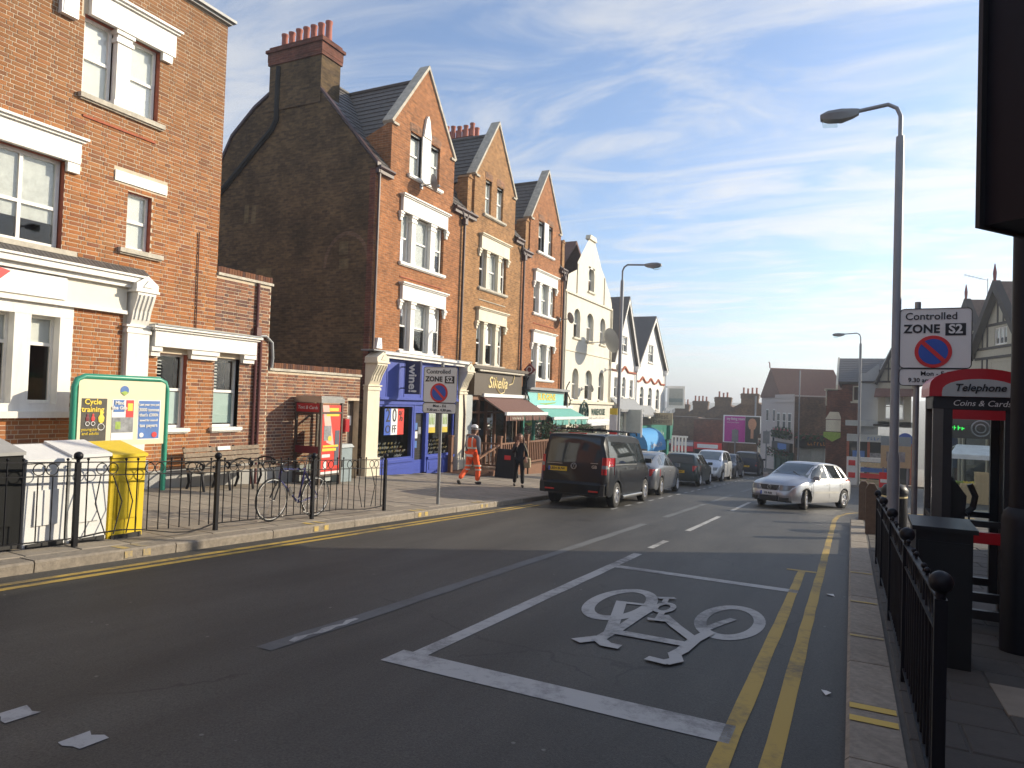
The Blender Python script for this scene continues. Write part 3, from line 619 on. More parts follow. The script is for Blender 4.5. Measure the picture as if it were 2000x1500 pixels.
bond(10.935,12.56,-.55,4.37,[HOLES[5]]+TRIM,BRK2,'A',.2); bond(12.57,16.12,-.55,2.3,[(15.6,16.2,-1,1.62)],BRK2,'W',.35)
def near(b):
    p=projpx((XA,(b[0]+b[1])/2,(b[2]+b[3])/2))
    vis=0<p[0]<2000 and 0<p[1]<900
    full=(b[1]-b[0])>.2
    return (0 if vis and full else 1,p[2])
bricks.sort(key=near)
rootA={'A':A,'W':LW}; BM={}
def brickbox(mb,y0,y1,z0,z1,c,e): 
    x0,x1=XA-.005,XA+PRO+e
    b=len(mb.v); mb.v+=[(x0,y0,z0),(x0,y1,z0),(x0,y1,z1),(x0,y0,z1),(x1,y0,z0),(x1,y1,z0),(x1,y1,z1),(x1,y0,z1)]
    for f in ((4,5,6,7),(0,1,5,4),(1,2,6,5),(2,3,7,6),(3,0,4,7)): mb.f.append(tuple(b+i for i in f)); mb.m.append(0); mb.c.append(c)
jm={'A':MB(),'W':MB()}; nI={'A':0,'W':0}
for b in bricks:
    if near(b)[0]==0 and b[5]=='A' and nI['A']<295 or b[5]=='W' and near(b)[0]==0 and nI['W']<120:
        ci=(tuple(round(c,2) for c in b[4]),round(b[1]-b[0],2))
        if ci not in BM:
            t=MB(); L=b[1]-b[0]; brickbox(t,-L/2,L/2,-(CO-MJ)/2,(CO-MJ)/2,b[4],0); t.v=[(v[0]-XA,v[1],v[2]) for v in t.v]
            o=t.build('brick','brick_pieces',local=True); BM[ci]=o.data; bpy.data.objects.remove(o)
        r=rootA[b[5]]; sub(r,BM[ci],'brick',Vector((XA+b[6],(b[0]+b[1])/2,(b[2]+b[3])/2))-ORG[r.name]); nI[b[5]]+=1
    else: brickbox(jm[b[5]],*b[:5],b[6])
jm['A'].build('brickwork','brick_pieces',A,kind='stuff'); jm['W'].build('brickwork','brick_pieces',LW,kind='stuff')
# plinth
m=MB(); FA.box(m,2.5,8.7,ZB,.42,-.02,.06); FA.box(m,9.34,12.55,ZB,.06,-.02,.05); m.build('plinth','bin_grey',A)
m=MB(); FA.box(m,12.57,15.6,ZB,-.1,-.02,.04); m.build('plinth','bin_grey',LW)
# coping of the low wall and the extension
for (y0,y1,z,own) in ((10.95,12.6,4.37,A),(12.6,16.14,2.3,LW)):
    m=MB(); m.box(XA-.28,XA+.05,y0,y1,z,z+.06); m.build('coping_course','weathered_stone',own)
    y=y0; 
    while y<y1-.03:
        m=MB(); c=random.choice(BRK2); m.box(XA-.24,XA+.02,y,min(y+.068,y1),z+.061,z+.2+random.uniform(-.006,.006),0,tuple(k*.62 for k in c)); m.build('coping_brick','brick_pieces',own); y+=.078
# parapet gutter
m=MB(); m.box(XA-.4,XA+.1,2.5,10.98,10.05,10.1); m.box(XA-.4,XA+.17,2.45,11.04,10.1,10.16); m.build('parapet_coping','lead_grey',A)
# upper pair window
lintel(FA,A,7.8,9.58,8.66,9.2,'white_paint',.1); win(FA,A,7.76,8.34,7.17,8.66,.15,blind=1); win(FA,A,8.68,9.28,7.17,8.66,.15,blind=1); pillar(FA,A,8.34,8.68,7.17,8.66,'white_paint',.03)
sill(FA,A,7.68,9.42,7.17,'weathered_stone'); m=MB(); FA.box(m,7.78,9.26,6.75,6.79,-.01,.03); m.build('apron_moulding','red_brick_plain',A)
for a,b in ((9.3,9.52),):
    m=MB(); FA.box(m,a,b,8.5,8.655,-.02,.08); m.build('bracket','white_paint',A)
lintel(FA,A,5.95,7.74,5.82,6.28,'white_paint',.1); win(FA,A,6.2,7.5,4.2,5.82,.15,.07,.45,mull=1,blind=.72,bmat='net_curtain'); sill(FA,A,5.9,7.75,4.2,'weathered_stone')
m=MB(); FA.box(m,7.52,7.74,5.64,5.815,-.02,.08); m.build('bracket','white_paint',A)
lintel(FA,A,8.45,9.58,5.77,5.97,'white_paint',.03,False); win(FA,A,8.76,9.25,4.5,5.63,.14,.05,.5,blind=1); sill(FA,A,8.58,9.52,4.49,'weathered_stone')
# shop cornice, tile hood, fascia, corbel, pilaster
m=MB(); FA.box(m,3,9.05,3.82,3.93,0,.26); FA.box(m,3,9.05,3.72,3.82,0,.16); FA.box(m,3,9.05,3.93,3.97,0,.3); m.build('cornice','white_paint',A)
for k in range(58):
    m=MB(); y=4.6+k*.078; m.prism([(XA+.29,y,3.972),(XA+.02,y,3.972),(XA+.02,y,4.13),(XA+.06,y,4.13)],(0,.068,0)); m.build('hood_tile','slate',A)
m=MB(); FA.box(m,3,8.78,3.26,3.72,0,.06); m.build('fascia','cream_panel',A)
m=MB(); FA.box(m,3,7.6,3.3,3.7,.06,.1); m.build('sign_board','white_plastic',A)
m=MB(); FA.prism(m,[(6.5,3.5),(6.66,3.66),(6.5,3.82-.13),(6.34,3.66-.1)],.1,.108); m.build('red_emblem','sign_red',A)
m=MB(); FA.box(m,3,8.78,3.19,3.26,0,.11); m.build('fascia_moulding','white_paint',A)
def corbel(F,par,u0,u1,z0,z1,mat,d=.2,pil=None):
    m=MB(); H=z1-z0; uc=(u0+u1)/2
    prof=[(.0,z0),(d*.55,z0),(d*.75,z0+H*.12),(d*.95,z0+H*.3),(d*1.35,z0+H*.5),(d*1.55,z0+H*.62),(d*1.55,z0+H*.7),(0,z0+H*.7)]
    m.prism([F.pt(u0+.04,v,x) for x,v in prof],Vector(F.pt(u1-.04,0,0))-Vector(F.pt(u0+.04,0,0)))
    F.box(m,u0-.02,u1+.02,z0+H*.68,z0+H*.73,0,d*1.7)
    F.prism(m,[(u0,z0+H*.73),(u1,z0+H*.73),(u1,z0+H*.86),(uc,z1+.03),(u0,z0+H*.86)],0,d*1.6)
    for k in range(4):
        u=u0+.1+(u1-u0-.2)*k/3
        m.tube([F.pt(u,v,x+.008) for x,v in prof[2:6]],.016,5)
    F.prism(m,[(uc-.1,z0+H*.78),(uc+.1,z0+H*.78),(uc,z0+H*.93)],d*1.6,d*1.6+.02)
    m.build('corbel',mat,par)
    if pil is not None:
        p=MB(); F.box(p,u0,u1,pil,z0-.16,0,d*.55); F.box(p,u0-.03,u1+.03,z0-.16,z0-.09,0,d*.65); F.box(p,u0-.01,u1+.01,z0-.09,z0-.04,0,d*.58); F.box(p,u0-.05,u1+.05,z0-.04,z0,0,d*.72); F.box(p,u0-.06,u1+.06,pil-.1,pil+.5,-.02,d*.55+.06)
        p.build('pilaster',mat,par)
corbel(FA,A,8.8,9.27,3.0,3.95,'white_paint',.2,-.2)
# ground-floor white window group
m=MB()
for a,b in ((5.2,5.35),(5.95,6.3),(6.8,7.07),(7.56,7.79)): FA.box(m,a,b,1.42,2.98,-.24,.02)
FA.box(m,5.2,7.79,2.98,3.195,-.24,.025); FA.box(m,5.2,7.79,1.285,1.42,-.24,.018); m.build('window_surround','white_paint',A)
m=MB(); FA.box(m,5.1,7.86,1.17,1.285,-.1,.13); m.build('sill','white_paint',A)
for a,b in ((5.35,5.95),(6.3,6.8),(7.07,7.56)): win(FA,A,a,b,1.42,2.98,.2,.05,.68,blind=.3)
# lower entablature over the two sash windows
lintel(FA,A,9.35,12.02,2.62,3.02,'white_paint',.18)
for a,b in ((9.31,9.55),(10.26,10.98),(11.68,12.05)):
    m=MB(); FA.box(m,a,b,2.52,2.615,-.02,.15); FA.box(m,a+.02,b-.02,2.42,2.52,-.02,.1); m.build('bracket','white_paint',A)
m=MB(); FA.box(m,9.3,12.06,3.041,3.07,-.02,.3); m.build('lead_flashing','lead_grey',A)
for a,b in ((9.55,10.26),(10.98,11.68)):
    w_=win(FA,A,a,b,.93,2.5,.15,.05,.52); p=MB(); FA.poly(p,[(a+.04,1.02),(b-.04,1.02),(b-.04,1.7),(a+.04,1.7)],-.16); p.build('blind','sash_green',w_)
    sill(FA,A,a-.08,b+.08,.93,'white_paint',.08,.1)
    for k in range(9):
        s=MB(); FA.box(s,a+.06,a+.26,1.78+k*.07,1.80+k*.07,-.26,-.22); s.build('blind_slat','blind_white',w_)
# alarm box, pipes
al=thing('alarm_box','white alarm box high on the orange brick wall beside the top pair of windows','alarm box',(XA,7.48,8.4)); m=MB(); m.prism([(XA+.012,7.26,8.42),(XA+.012,7.56,8.42),(XA+.012,7.56,8.86),(XA+.012,7.26,8.86)],(.11,0,0)); m.box(XA+.122,XA+.135,7.29,7.53,8.46,8.82); m.build('casing','white_plastic',al)
m=MB(); m.tube([(XA+.05,12.12,4.37),(XA+.05,12.12,.0),(XA+.05,12.12,-.5)],.035,8); m.tube([(XA+.05,12.26,3.0),(XA+.05,12.26,-.5)],.035,8); m.box(XA,XA+.12,12.06,12.2,3.1,3.3); m.build('drainpipe','maroon_pipe',A,smooth=40)
m=MB(); m.tube([(XA+.05,12.15,3.1),(XA+.06,12.4,3.12),(XA+.05,12.62,2.98),(XA+.05,12.66,2.6),(XA+.02,12.66,2.35)],.035,8); m.build('waste_pipe','lead_grey',A,smooth=40)
m=MB(); m.tube([(XA+.03,10.4,5.2),(XA+.03,10.42,3.1)],.012,5); m.build('cable','dark_pipe',A)
for o_,lab,cat,y0,y1,z0,z1,mt in (('wall_box','small red box on the brick pier beside the doorway','box',15.42,15.6,.72,1.08,'kiosk_red'),):
    t=thing(o_,lab,cat,(XA,(y0+y1)/2,z0)); m=MB(); m.box(XA+.012,XA+.1,y0,y1,z0,z1); m.box(XA+.1,XA+.11,y0+.02,y1-.02,z0+.03,z1-.03); m.build('casing',mt,t)
t=thing('paper_notice','white printed notice fixed to the dark doorway beside the grey cabinet','notice',(XA-.2,15.8,.9)); m=MB(); m.box(XA-.199,XA-.193,15.72,16.02,.88,1.16); m.build('sheet','paper',t)
for k,n_ in enumerate((5,3,6)): bars(t,Fac('X',XA-.19),15.87,1.1-k*.075,.035*n_,.04,n_,'sign_black')
# ================================================================ the shop terrace on the left
XB=-13.7; FB=Fac('X',XB); XR=-17.2; ZRIDGE=13.0
def gable_house(name,label,y0,y1,gl,gr,dz,peak,brick,wins,first):
    """three-storey shop house with a cross gable on the street; dz shifts it downhill"""
    yc=(gl+gr)/2; zf=10.72+dz; ze=9.12+dz; zr=ZRIDGE+dz; zp=peak
    B=thing(name,label,'building',(XB,(y0+y1)/2,pz(XB,(y0+y1)/2))); zb=pz(XB,y0)-.4
    sl=(zp-zf)/(yc-gl); holes=wins(B); zt=11.06+dz
    m=MB(); FB.wall(m,y0,y1,1.7+dz,ze,[h for h in holes if h[3]<ze],.16,0)
    ga,gb=gl+(zt-zf)/sl,gr-(zt-zf)/sl
    FB.wall(m,gl,gr,ze,zf,[(h[0],h[1],max(h[2],ze),min(h[3],zf)) for h in holes if h[3]>=ze],.16,0)
    th=[h for h in holes if h[3]>zf]
    FB.poly(m,[(gl,zf),(ga,zf),(ga,zt)],0); FB.poly(m,[(gb,zf),(gr,zf),(gb,zt)],0)
    FB.wall(m,ga,gb,zf,zt,[(h[0],h[1],zf,min(h[3],zt)) for h in th],.16,0)
    FB.poly(m,[(ga,zt),(gb,zt),(yc,zp)],0)
    # gable cheeks behind the parapet
    for y in (gl,gr): m.poly([(XB,y,ze),(XB,y,zf+.1),(XB-1.1,y,zf-.35),(XB-1.1,y,ze+1.05),(XB-.0,y,ze)])
    m.build('front_wall',brick,B)
    # stone copings along the gable
    c=MB()
    for a,b_ in (((gl-.0,zf+.03),(yc,zp+.02)),((gr,zf+.03),(yc,zp+.02))):
        A_=Vector((0,a[0],a[1])); B2=Vector((0,b_[0],b_[1])); d=(B2-A_).normalized(); n=Vector((0,-d.z,d.y)); n=n if n.z>0 else -n
        pts=[A_,B2,B2+Vector((0,0,.14)),A_+n*.1]; c.prism([(XB+.06,p.y,p.z) for p in pts],(-.42,0,0))
    for a in (gl,gr): 
        s=-1 if a==gl else 1; c.box(XB-.36,XB+.07,min(a-.02*s,a+.3*s*-1),max(a-.02*s,a-.3*s),zf-.01,zf+.075)
    c.build('gable_coping','weathered_stone',B)
    # roofs
    sm=(ze+.0,1.114)
    def mz(x): return ze-.12+(zr-ze+.12)*(XB+.15-x)/(XB+.15-XR)
    for a,b_,xe in ((y0,gl,XB+.15),(gl,gr,XB-.9),(gr,y1,XB+.15)):
        slates(B,(xe,a,mz(xe)),(xe,b_,mz(xe)),(XR,a,zr),(XR,b_,zr),17 if xe>XB else 13,wd=.42)
    dl=(yc-gl); zl=zr-dl*1.35; xl=XB-max(.05,(zl-ze)/1.114)
    slates(B,(XB-.3,gl+.02,zl),(xl,gl+.02,zl),(XB-.3,yc,zr),(XR,yc,zr),12,wd=.4); slates(B,(XB-.3,gr-.02,zl),(xl,gr-.02,zl),(XB-.3,yc,zr),(XR,yc,zr),12,wd=.4)
    r=MB(); r.tube([(XB-.2,yc,zr+.05),(XR,yc,zr+.05)],.07,6); r.tube([(XR,y0+.05,zr+.05),(XR,y1,zr+.05)],.07,6); r.build('ridge_tiles','slate',B)
    k=MB(); k.poly([(XR,y0,zr),(XR,y1,zr),(-21,y1,9.4+dz),(-21,y0,9.4+dz)]); k.build('rear_roof','slate',B)
    g_=MB()
    for a,b_ in ((y0-.02,gl+.02),(gr-.02,y1)):
        if b_-a>.2: g_.tube([(XB+.16,a,ze-.1),(XB+.16,b_,ze-.1)],.065,6); g_.box(XB,XB+.14,a,b_,ze-.28,ze-.12)
    g_.build('gutter','dark_pipe',B)
    z_=MB(); zz=[(XB,zb),(XB,ze),(XR,zr),(-21,9.4+dz),(-21,zb)]
    if not first: z_.poly([(x,y0,z) for x,z in zz])
    z_.poly([(x,y1,z) for x,z in zz]); z_.poly([(-21,y0,zb),(-21,y1,zb),(-21,y1,9.4+dz),(-21,y0,9.4+dz)])
    z_.build('party_wall','brick_stock',B)
    return B
def arch_bricks(B,a,b,z,mat='brick_grey'):
    m=MB(); n=9
    for i in range(n):
        t=(i+.5)/n-.5; y=(a+b)/2+t*(b-a+.1); zz=z+.06-.25*t*t; FB.prism(m,[(y-.035,zz-.02),(y+.035,zz-.02),(y+.04+t*.03,zz+.26),(y-.04+t*.03,zz+.26)],-.02,.012)
    m.build('brick_arch',mat,B)
def winsB(B):
    h=[triple(FB,B,18.95,21.65,6.3,7.98,8.55,'white_paint',(1,1,.6)),triple(FB,B,19.08,21.7,3.32,5.03,5.6,'white_paint',(.5,.55,.5))]
    win(FB,B,19.3,19.98,9.35,10.85,blind=1); win(FB,B,20.5,21.18,9.4,10.85,blind=1)
    m=MB(); FB.box(m,19.98,20.5,9.35,10.9,-.13,.05); FB.prism(m,[(20.0,10.9),(20.48,10.9),(20.34,11.55),(20.24,11.7),(20.14,11.55)],-.02,.09); m.build('pillar','white_paint',B)
    sill(FB,B,19.2,21.35,9.35,'white_paint'); arch_bricks(B,19.3,19.98,10.85); arch_bricks(B,20.5,21.18,10.85)
    return h+[(19.3,19.98,9.35,10.85),(20.5,21.18,9.4,10.85)]
def winsC(B):
    h=[triple(FB,B,24.4,26.8,6.34,7.9,8.5,'cream_stone',(0,1,.3),'weathered_stone'),triple(FB,B,24.35,26.75,3.2,4.95,5.5,'cream_stone',(.4,.5,.4),'weathered_stone')]
    for a,b in ((24.7,25.22),(25.72,26.3)): win(FB,B,a,b,9.4,10.85,blind=1); arch_bricks(B,a,b,10.85); h.append((a,b,9.4,10.85))
    sill(FB,B,24.55,26.5,9.4,'weathered_stone'); return h
def winsD(B):
    h=[triple(FB,B,29.75,32.35,6.0,7.5,8.05,'white_paint',(.5,1,.5)),triple(FB,B,29.7,32.3,2.85,4.55,5.15,'white_paint',(.5,.6,.5))]
    for a,b in ((30.1,30.7),(31.2,31.8)): win(FB,B,a,b,9.0,10.5,blind=.5); arch_bricks(B,a,b,10.5); h.append((a,b,9.0,10.5))
    m=MB(); FB.box(m,30.7,31.2,9.0,10.52,-.13,.05); m.build('pillar','white_paint',B); sill(FB,B,29.95,32,9.0,'white_paint'); return h
B1=gable_house('brick_shop_house','tall orange brick gabled house over the blue wine shop, with the blank dark side wall',17.5,22.85,18.25,22.2,0,13.35,'brick_orange',winsB,True)
B2=gable_house('brick_shop_house','tan brick gabled house with stone window heads over the brown cafe',22.85,28.25,23.8,27.5,0,13.42,'brick_tan',winsC,False)
B3=gable_house('brick_shop_house','red brick gabled house with white windows over the teal grocery',28.25,33.45,29.15,32.9,-.38,13.05,'brick_orange',winsD,False)
for h in (B1,B2,B3): h['group']='three gabled brick shop houses'
# blank side wall with chimney on B1
zb=-1.4
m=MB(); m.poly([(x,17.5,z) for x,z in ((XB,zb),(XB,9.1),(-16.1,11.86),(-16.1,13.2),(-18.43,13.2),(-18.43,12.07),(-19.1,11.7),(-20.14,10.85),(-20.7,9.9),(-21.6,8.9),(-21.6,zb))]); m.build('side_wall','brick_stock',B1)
for x0_,x1_,a_,b_ in ((-19.4,-19.2,7.7,8.35),(-19.05,-18.85,7.65,8.3),(-15.06,-14.7,6.3,6.72),(-15.04,-14.66,5.84,6.16),(-18.7,-18.0,5.5,6.05)):
    m=MB(); m.box(x0_,x1_,17.494,17.4995,a_,b_); m.build('brick_patch','brick_pale',B1)
m=MB(); n=16
for i in range(n):
    a0,a1=R(180*i/n),R(180*(i+1)/n); c0=(-14.75,5.9)
    m.prism([(c0[0]+.95*math.cos(a),17.4995,c0[1]+1.15*math.sin(a)) for a in (a0,a1)]+[(c0[0]+.84*math.cos(a),17.4995,c0[1]+1.02*math.sin(a)) for a in (a1,a0)],(0,-.006,0))
m.build('brick_arch','brick_far',B1)
m=MB(); m.box(XB-.0,XB+.003,17.47,17.5,1.7,9.1); m.box(XB-.22,XB,17.48,17.499,1.7,9.0); m.build('brick_quoin','brick_far_red',B1)
m=MB(); pr=[(XB+.1,9.06),(-16.1,11.9),(-16.1,12.0),(XB+.1,9.18)]; m.prism([(x,17.44,z) for x,z in pr],(0,.18,0)); pr=[(-18.43,12.1),(-19.1,11.73),(-20.14,10.88),(-20.7,9.93),(-21.6,8.9),(-21.65,8.95),(-20.78,9.98),(-20.2,10.95),(-19.13,11.82),(-18.43,12.2)]; m.prism([(x,17.44,z) for x,z in pr],(0,.15,0)); m.build('verge','dark_pipe',B1)
def chimney(par,x0,x1,y0,y1,z0,z1,pots,rows,mat='brick_stock',band='brick_far_red'):
    ch=MB(); ch.box(x0,x1,y0,y1,z0,z1-.45); o=ch.build('chimney',mat,par)
    b=MB(); b.box(x0-.05,x1+.05,y0-.05,y1+.05,z1-.62,z1-.5); b.box(x0-.06,x1+.06,y0-.06,y1+.06,z1-.5,z1-.2); b.box(x0-.12,x1+.12,y0-.12,y1+.12,z1-.2,z1-.1); b.box(x0-.03,x1+.03,y0-.03,y1+.03,z1-.1,z1+.02); b.build('chimney_cap',band,o)
    alongx=(x1-x0)>(y1-y0)
    for r in range(rows):
        for k in range(pots):
            t=(k+.5)/pots; h=random.choice((.62,.68,.72)); p=MB()
            x,y=(x0+(x1-x0)*t,y0+(y1-y0)*(r+.5)/rows) if alongx else (x0+(x1-x0)*(r+.5)/rows,y0+(y1-y0)*t)
            p.lathe([(.135,0),(.135,.06),(.115,.1),(.105,h-.1),(.125,h-.06),(.125,h),(.09,h),(.085,h-.2)],(x,y,z1+.02),'Z',12); p.build('chimney_pot','terracotta',o,smooth=40)
chimney(B1,-18.43,-16.1,17.46,18.4,11.5,13.72,7,1)
m=MB(); m.poly([(-18.36,17.447,12.95),(-17.9,17.447,12.95),(-17.9,17.447,11.2),(-20.6,17.447,8.95),(-20.75,17.447,9.3),(-18.2,17.447,11.3),(-18.2,17.447,12.95)]) if False else m.tube([(-18.0,17.44,13.0),(-18.02,17.44,11.15),(-18.2,17.44,10.85),(-21.2,17.44,8.4)],.09,6); m.build('flue_pipe','interior_dark',B1)
chimney(B2,-18.3,-16.2,27.8,28.7,12.2,14.1,6,2)
m=MB(); m.tube([(XB+.07,17.6,9.0),(XB+.07,17.6,1.9)],.05,7); m.box(XB,XB+.15,17.54,17.66,8.85,9.05); m.build('drainpipe','dark_pipe',B1,smooth=40)
for y,z,own in ((22.95,9.0,B2),(28.4,8.7,B3),(33.3,8.6,B3)):
    m=MB(); m.tube([(XB+.14,y-.35,z+.1),(XB+.1,y,z-.35),(XB+.09,y,1.9 if own!=B3 else 1.5)],.055,7); m.tube([(XB+.14,y+.35,z+.1),(XB+.12,y+.08,z-.3)],.045,7); m.box(XB+.02,XB+.2,y-.1,y+.1,z-.5,z-.28); m.build('drainpipe','dark_pipe',own,smooth=40)
m=MB(); m.tube([(XB+.09,22.95,2.2),(XB+.3,22.95,2.0),(XB+.33,23.05,1.2),(XB+.33,23.05,-.9)],.05,7); m.build('drainpipe','dark_pipe',B2,smooth=40)
# small brick pinnacles beside the gutters
for y,z,own in ((23.45,9.0,B2),(28.85,8.62,B3),(33.35,8.6,B3)):
    m=MB(); m.box(XB-.5,XB-.02,y-.16,y+.16,z-.1,z+1.5); m.prism([(XB-.52,y-.2,z+1.5),(XB-.52,y+.2,z+1.5),(XB-.52,y,z+1.66)],(.54,0,0)); m.build('brick_pinnacle','brick_tan',own)
# ---- shop fronts
XS=-13.55; FS=Fac('X',XS)
def shopwall(par,y0,y1,top,mat='interior_warm'):
    m=MB(); zb=pz(XS,y1)-.05
    m.box(XS-2.6,XS-2.55,y0,y1,zb,top); m.box(XS-2.6,XS-.2,y0,y0+.05,zb,top); m.box(XS-2.6,XS-.2,y1-.05,y1,zb,top); m.build('shop_interior',mat,par)
def pane_(F,par,u0,u1,v0,v1,d=-.03,name='shop_pane'):
    p=MB(); F.poly(p,[(u0,v0),(u1,v0),(u1,v1),(u0,v1)],d); return p.build(name,'pane_glass',par)
def frame_(F,par,u0,u1,v0,v1,w,mat,d0=-.06,d1=.02,name='shop_window_frame'):
    m=MB(); F.box(m,u0,u0+w,v0,v1,d0,d1); F.box(m,u1-w,u1,v0,v1,d0,d1); F.box(m,u0+w,u1-w,v0,v0+w,d0,d1-.003); F.box(m,u0+w,u1-w,v1-w,v1,d0,d1-.003); return m.build(name,mat,par)
# wine shop
S1=thing('wine_shop_shopfront','blue painted shopfront with cream pilasters and a fascia behind the wine sign','shopfront',(XS,20.2,pz(XS,20.2)))
m=MB(); FS.box(m,17.75,22.6,1.72,2.98,-.15,.12); FS.box(m,17.75,22.6,1.5,1.72,-.1,.06); FS.box(m,17.75,22.6,1.66,1.74,0,.17); m.build('fascia','blue_paint',S1)
m=MB(); FS.box(m,17.6,22.9,2.98,3.08,-.15,.32); FS.box(m,17.6,22.9,3.08,3.16,-.15,.42); m.build('cornice','white_paint',S1)
m=MB(); FS.box(m,17.1,23.2,3.16,3.2,-.15,.36); m.build('lead_flashing','lead_grey',S1)
m=MB()
for k in range(5): FS.box(m,18.1+k*.98,18.13+k*.98,1.76,2.95,.12,.135)
m.build('fascia_moulding','blue_paint',S1)
def bz(y): return pz(XS,y)
m=MB(); 
for a,b in ((17.75,19.85),(20.75,22.55)): FS.box(m,a,b,bz(b)-.1,-.42,-.1,.05); FS.box(m,a+.12,b-.12,bz(a)+.1,-.52,.05,.065); FS.box(m,a,b,-.42,-.33,-.1,.1)
m.build('stall_riser','blue_paint',S1)
frame_(FS,S1,17.75,19.85,-.33,1.5,.07,'blue_paint'); pane_(FS,S1,17.82,19.78,-.26,1.43); frame_(FS,S1,20.75,22.55,-.33,1.5,.07,'blue_paint'); pane_(FS,S1,20.82,22.48,-.26,1.43)
d_=MB(); FS.box(d_,19.87,19.97,bz(20),1.5,-.2,.03); FS.box(d_,20.63,20.73,bz(20),1.5,-.2,.03); FS.box(d_,19.97,20.63,1.22,1.5,-.2,.0); FS.box(d_,19.97,20.63,bz(20)-.05,-.42,-.14,-.08); FS.box(d_,20.1,20.5,-.75,-.52,-.08,-.065); dr=d_.build('door','blue_paint',S1)
p=MB(); FS.box(p,19.97,20.63,-.42,1.22,-.16,-.12)
sh=p.build('roller_shutter','kiosk_dark',dr)
for k in range(18): 
    m=MB(); FS.box(m,19.98,20.62,-.4+k*.09,-.34+k*.09,-.12,-.105); m.build('shutter_slat','kiosk_dark',dr)
for y,z,c in ((20.2,.75,'poster_blue'),(20.22,.45,'paper'),(20.42,.6,'poster_grey'),(20.2,.12,'poster_blue'),(20.05,-.25,'paper')):
    m=MB(); FS.box(m,y-.08,y+.08,z-.12,z+.12,-.1,-.095); m.build('door_notice',c,dr)
shopwall(S1,17.76,22.55,1.6)
corbel(FS,S1,17.12,17.72,2.1,3.1,'cream_stone',.3,bz(17.5)+.05); corbel(FS,S1,22.65,23.2,2.1,3.1,'cream_stone',.3,bz(23)+.05)
m=MB()
for (a,b) in ((17.95,19.7),(20.9,22.4)):
    n=int((b-a)/.1)
    for r in range(3):
        for k in range(n):
            y=a+k*.1+(r%2)*.05+random.uniform(-.02,.02); x=XS-.14-r*.14; z=-.3+r*.12; tl=Vector((.55,random.uniform(-.35,.35),.85)).normalized(); p0=Vector((x-.12,y,z))
            m.cyl(p0,p0+tl*.2,.04,n=7,m=0); m.cyl(p0+tl*.2,p0+tl*.26,.04,.015,n=7,m=0); m.cyl(p0+tl*.26,p0+tl*.33,.016,n=6,m=random.choice((1,1,2))); m.cyl(p0+tl*.07,p0+tl*.16,.043,n=7,m=random.choice((2,2,0)),caps=False)
wb=m.build('wine_bottles',['wine_glass','gold','paper'],kind='stuff'); tag(wb,'rows of tilted wine bottles displayed in the blue shop windows','bottles'); wb['kind']='stuff'
t=thing('sale_poster','large blue white and red 20% OFF sheet hanging in the wine shop window','poster',(XS-.12,18.75,.9))
for k,c in enumerate(('sign_blue','poster_white','poster_red')): 
    m=MB(); FS.box(m,18.25+k*.36,18.61+k*.36,.5,1.36,-.02,-.012); m.build('poster_stripe',c,t)
text('2',.62,(XS-.005,18.44,1.12),PX,'sign_black',t,sx=.8); text('0',.62,(XS-.005,18.79,1.12),PX,'sign_black',t,sx=.8); text('%',.5,(XS-.005,19.14,1.1),PX,'sign_black',t,sx=.7); text('O',.36,(XS-.005,18.45,.68),PX,'sign_black',t); text('FF',.36,(XS-.005,18.79,.68),PX,'sign_black',t,sx=.7)
for y,lab in ((21.15,'framed bottle poster in the wine shop window nearer the door'),(22.0,'framed bottle poster in the wine shop window nearer the cafe')):
    t=thing('bottle_poster',lab,'poster',(XS-.1,y,.9),'bottle posters'); m=MB(); FS.box(m,y-.24,y+.24,.5,1.3,-.08,-.07); m.build('sheet','poster_white',t); 
    for k in range(4): 
        m=MB(); FS.box(m,y-.18+k*.1,y-.12+k*.1,.8,1.05,-.07,-.066); FS.box(m,y-.165+k*.1,y-.135+k*.1,1.05,1.18,-.07,-.066); m.build('printed_bottle','fruit_green',t)
    m=MB(); FS.box(m,y-.24,y+.24,.5,.7,-.07,-.065); m.build('poster_band','poster_yellow',t)
t=thing('projecting_sign','vertical navy projecting sign reading wine on the blue fascia','sign',(XS+.2,18.9,2.4)); FW=Fac('Y',18.86)
m=MB(); m.box(XS+.3,XS+.9,18.86,18.95,1.86,2.95); m.build('sign_box','navy_paint',t)
m=MB(); m.tube([(XS+.1,18.9,2.75),(XS+.3,18.9,2.75)],.02,5); m.tube([(XS+.1,18.9,2.05),(XS+.3,18.9,2.05)],.02,5); m.build('bracket','black_iron',t)
text('wine!',.42,(XS+.6,18.855,2.36),PY,'paper',t,roll=-math.pi/2,off=.012)
t=thing('alarm_box','white tapered alarm box on the corner of the gabled house above the wine shop','alarm box',(XB,17.95,3.3)); m=MB(); m.prism([(XB+.012,17.72,3.28),(XB+.012,18.02,3.28),(XB+.012,17.97,3.62),(XB+.012,17.79,3.62)],(.11,0,0)); m.build('casing','white_plastic',t); bars(t,Fac('X',XB+.123),17.87,3.4,.16,.06,3,'sign_blue')
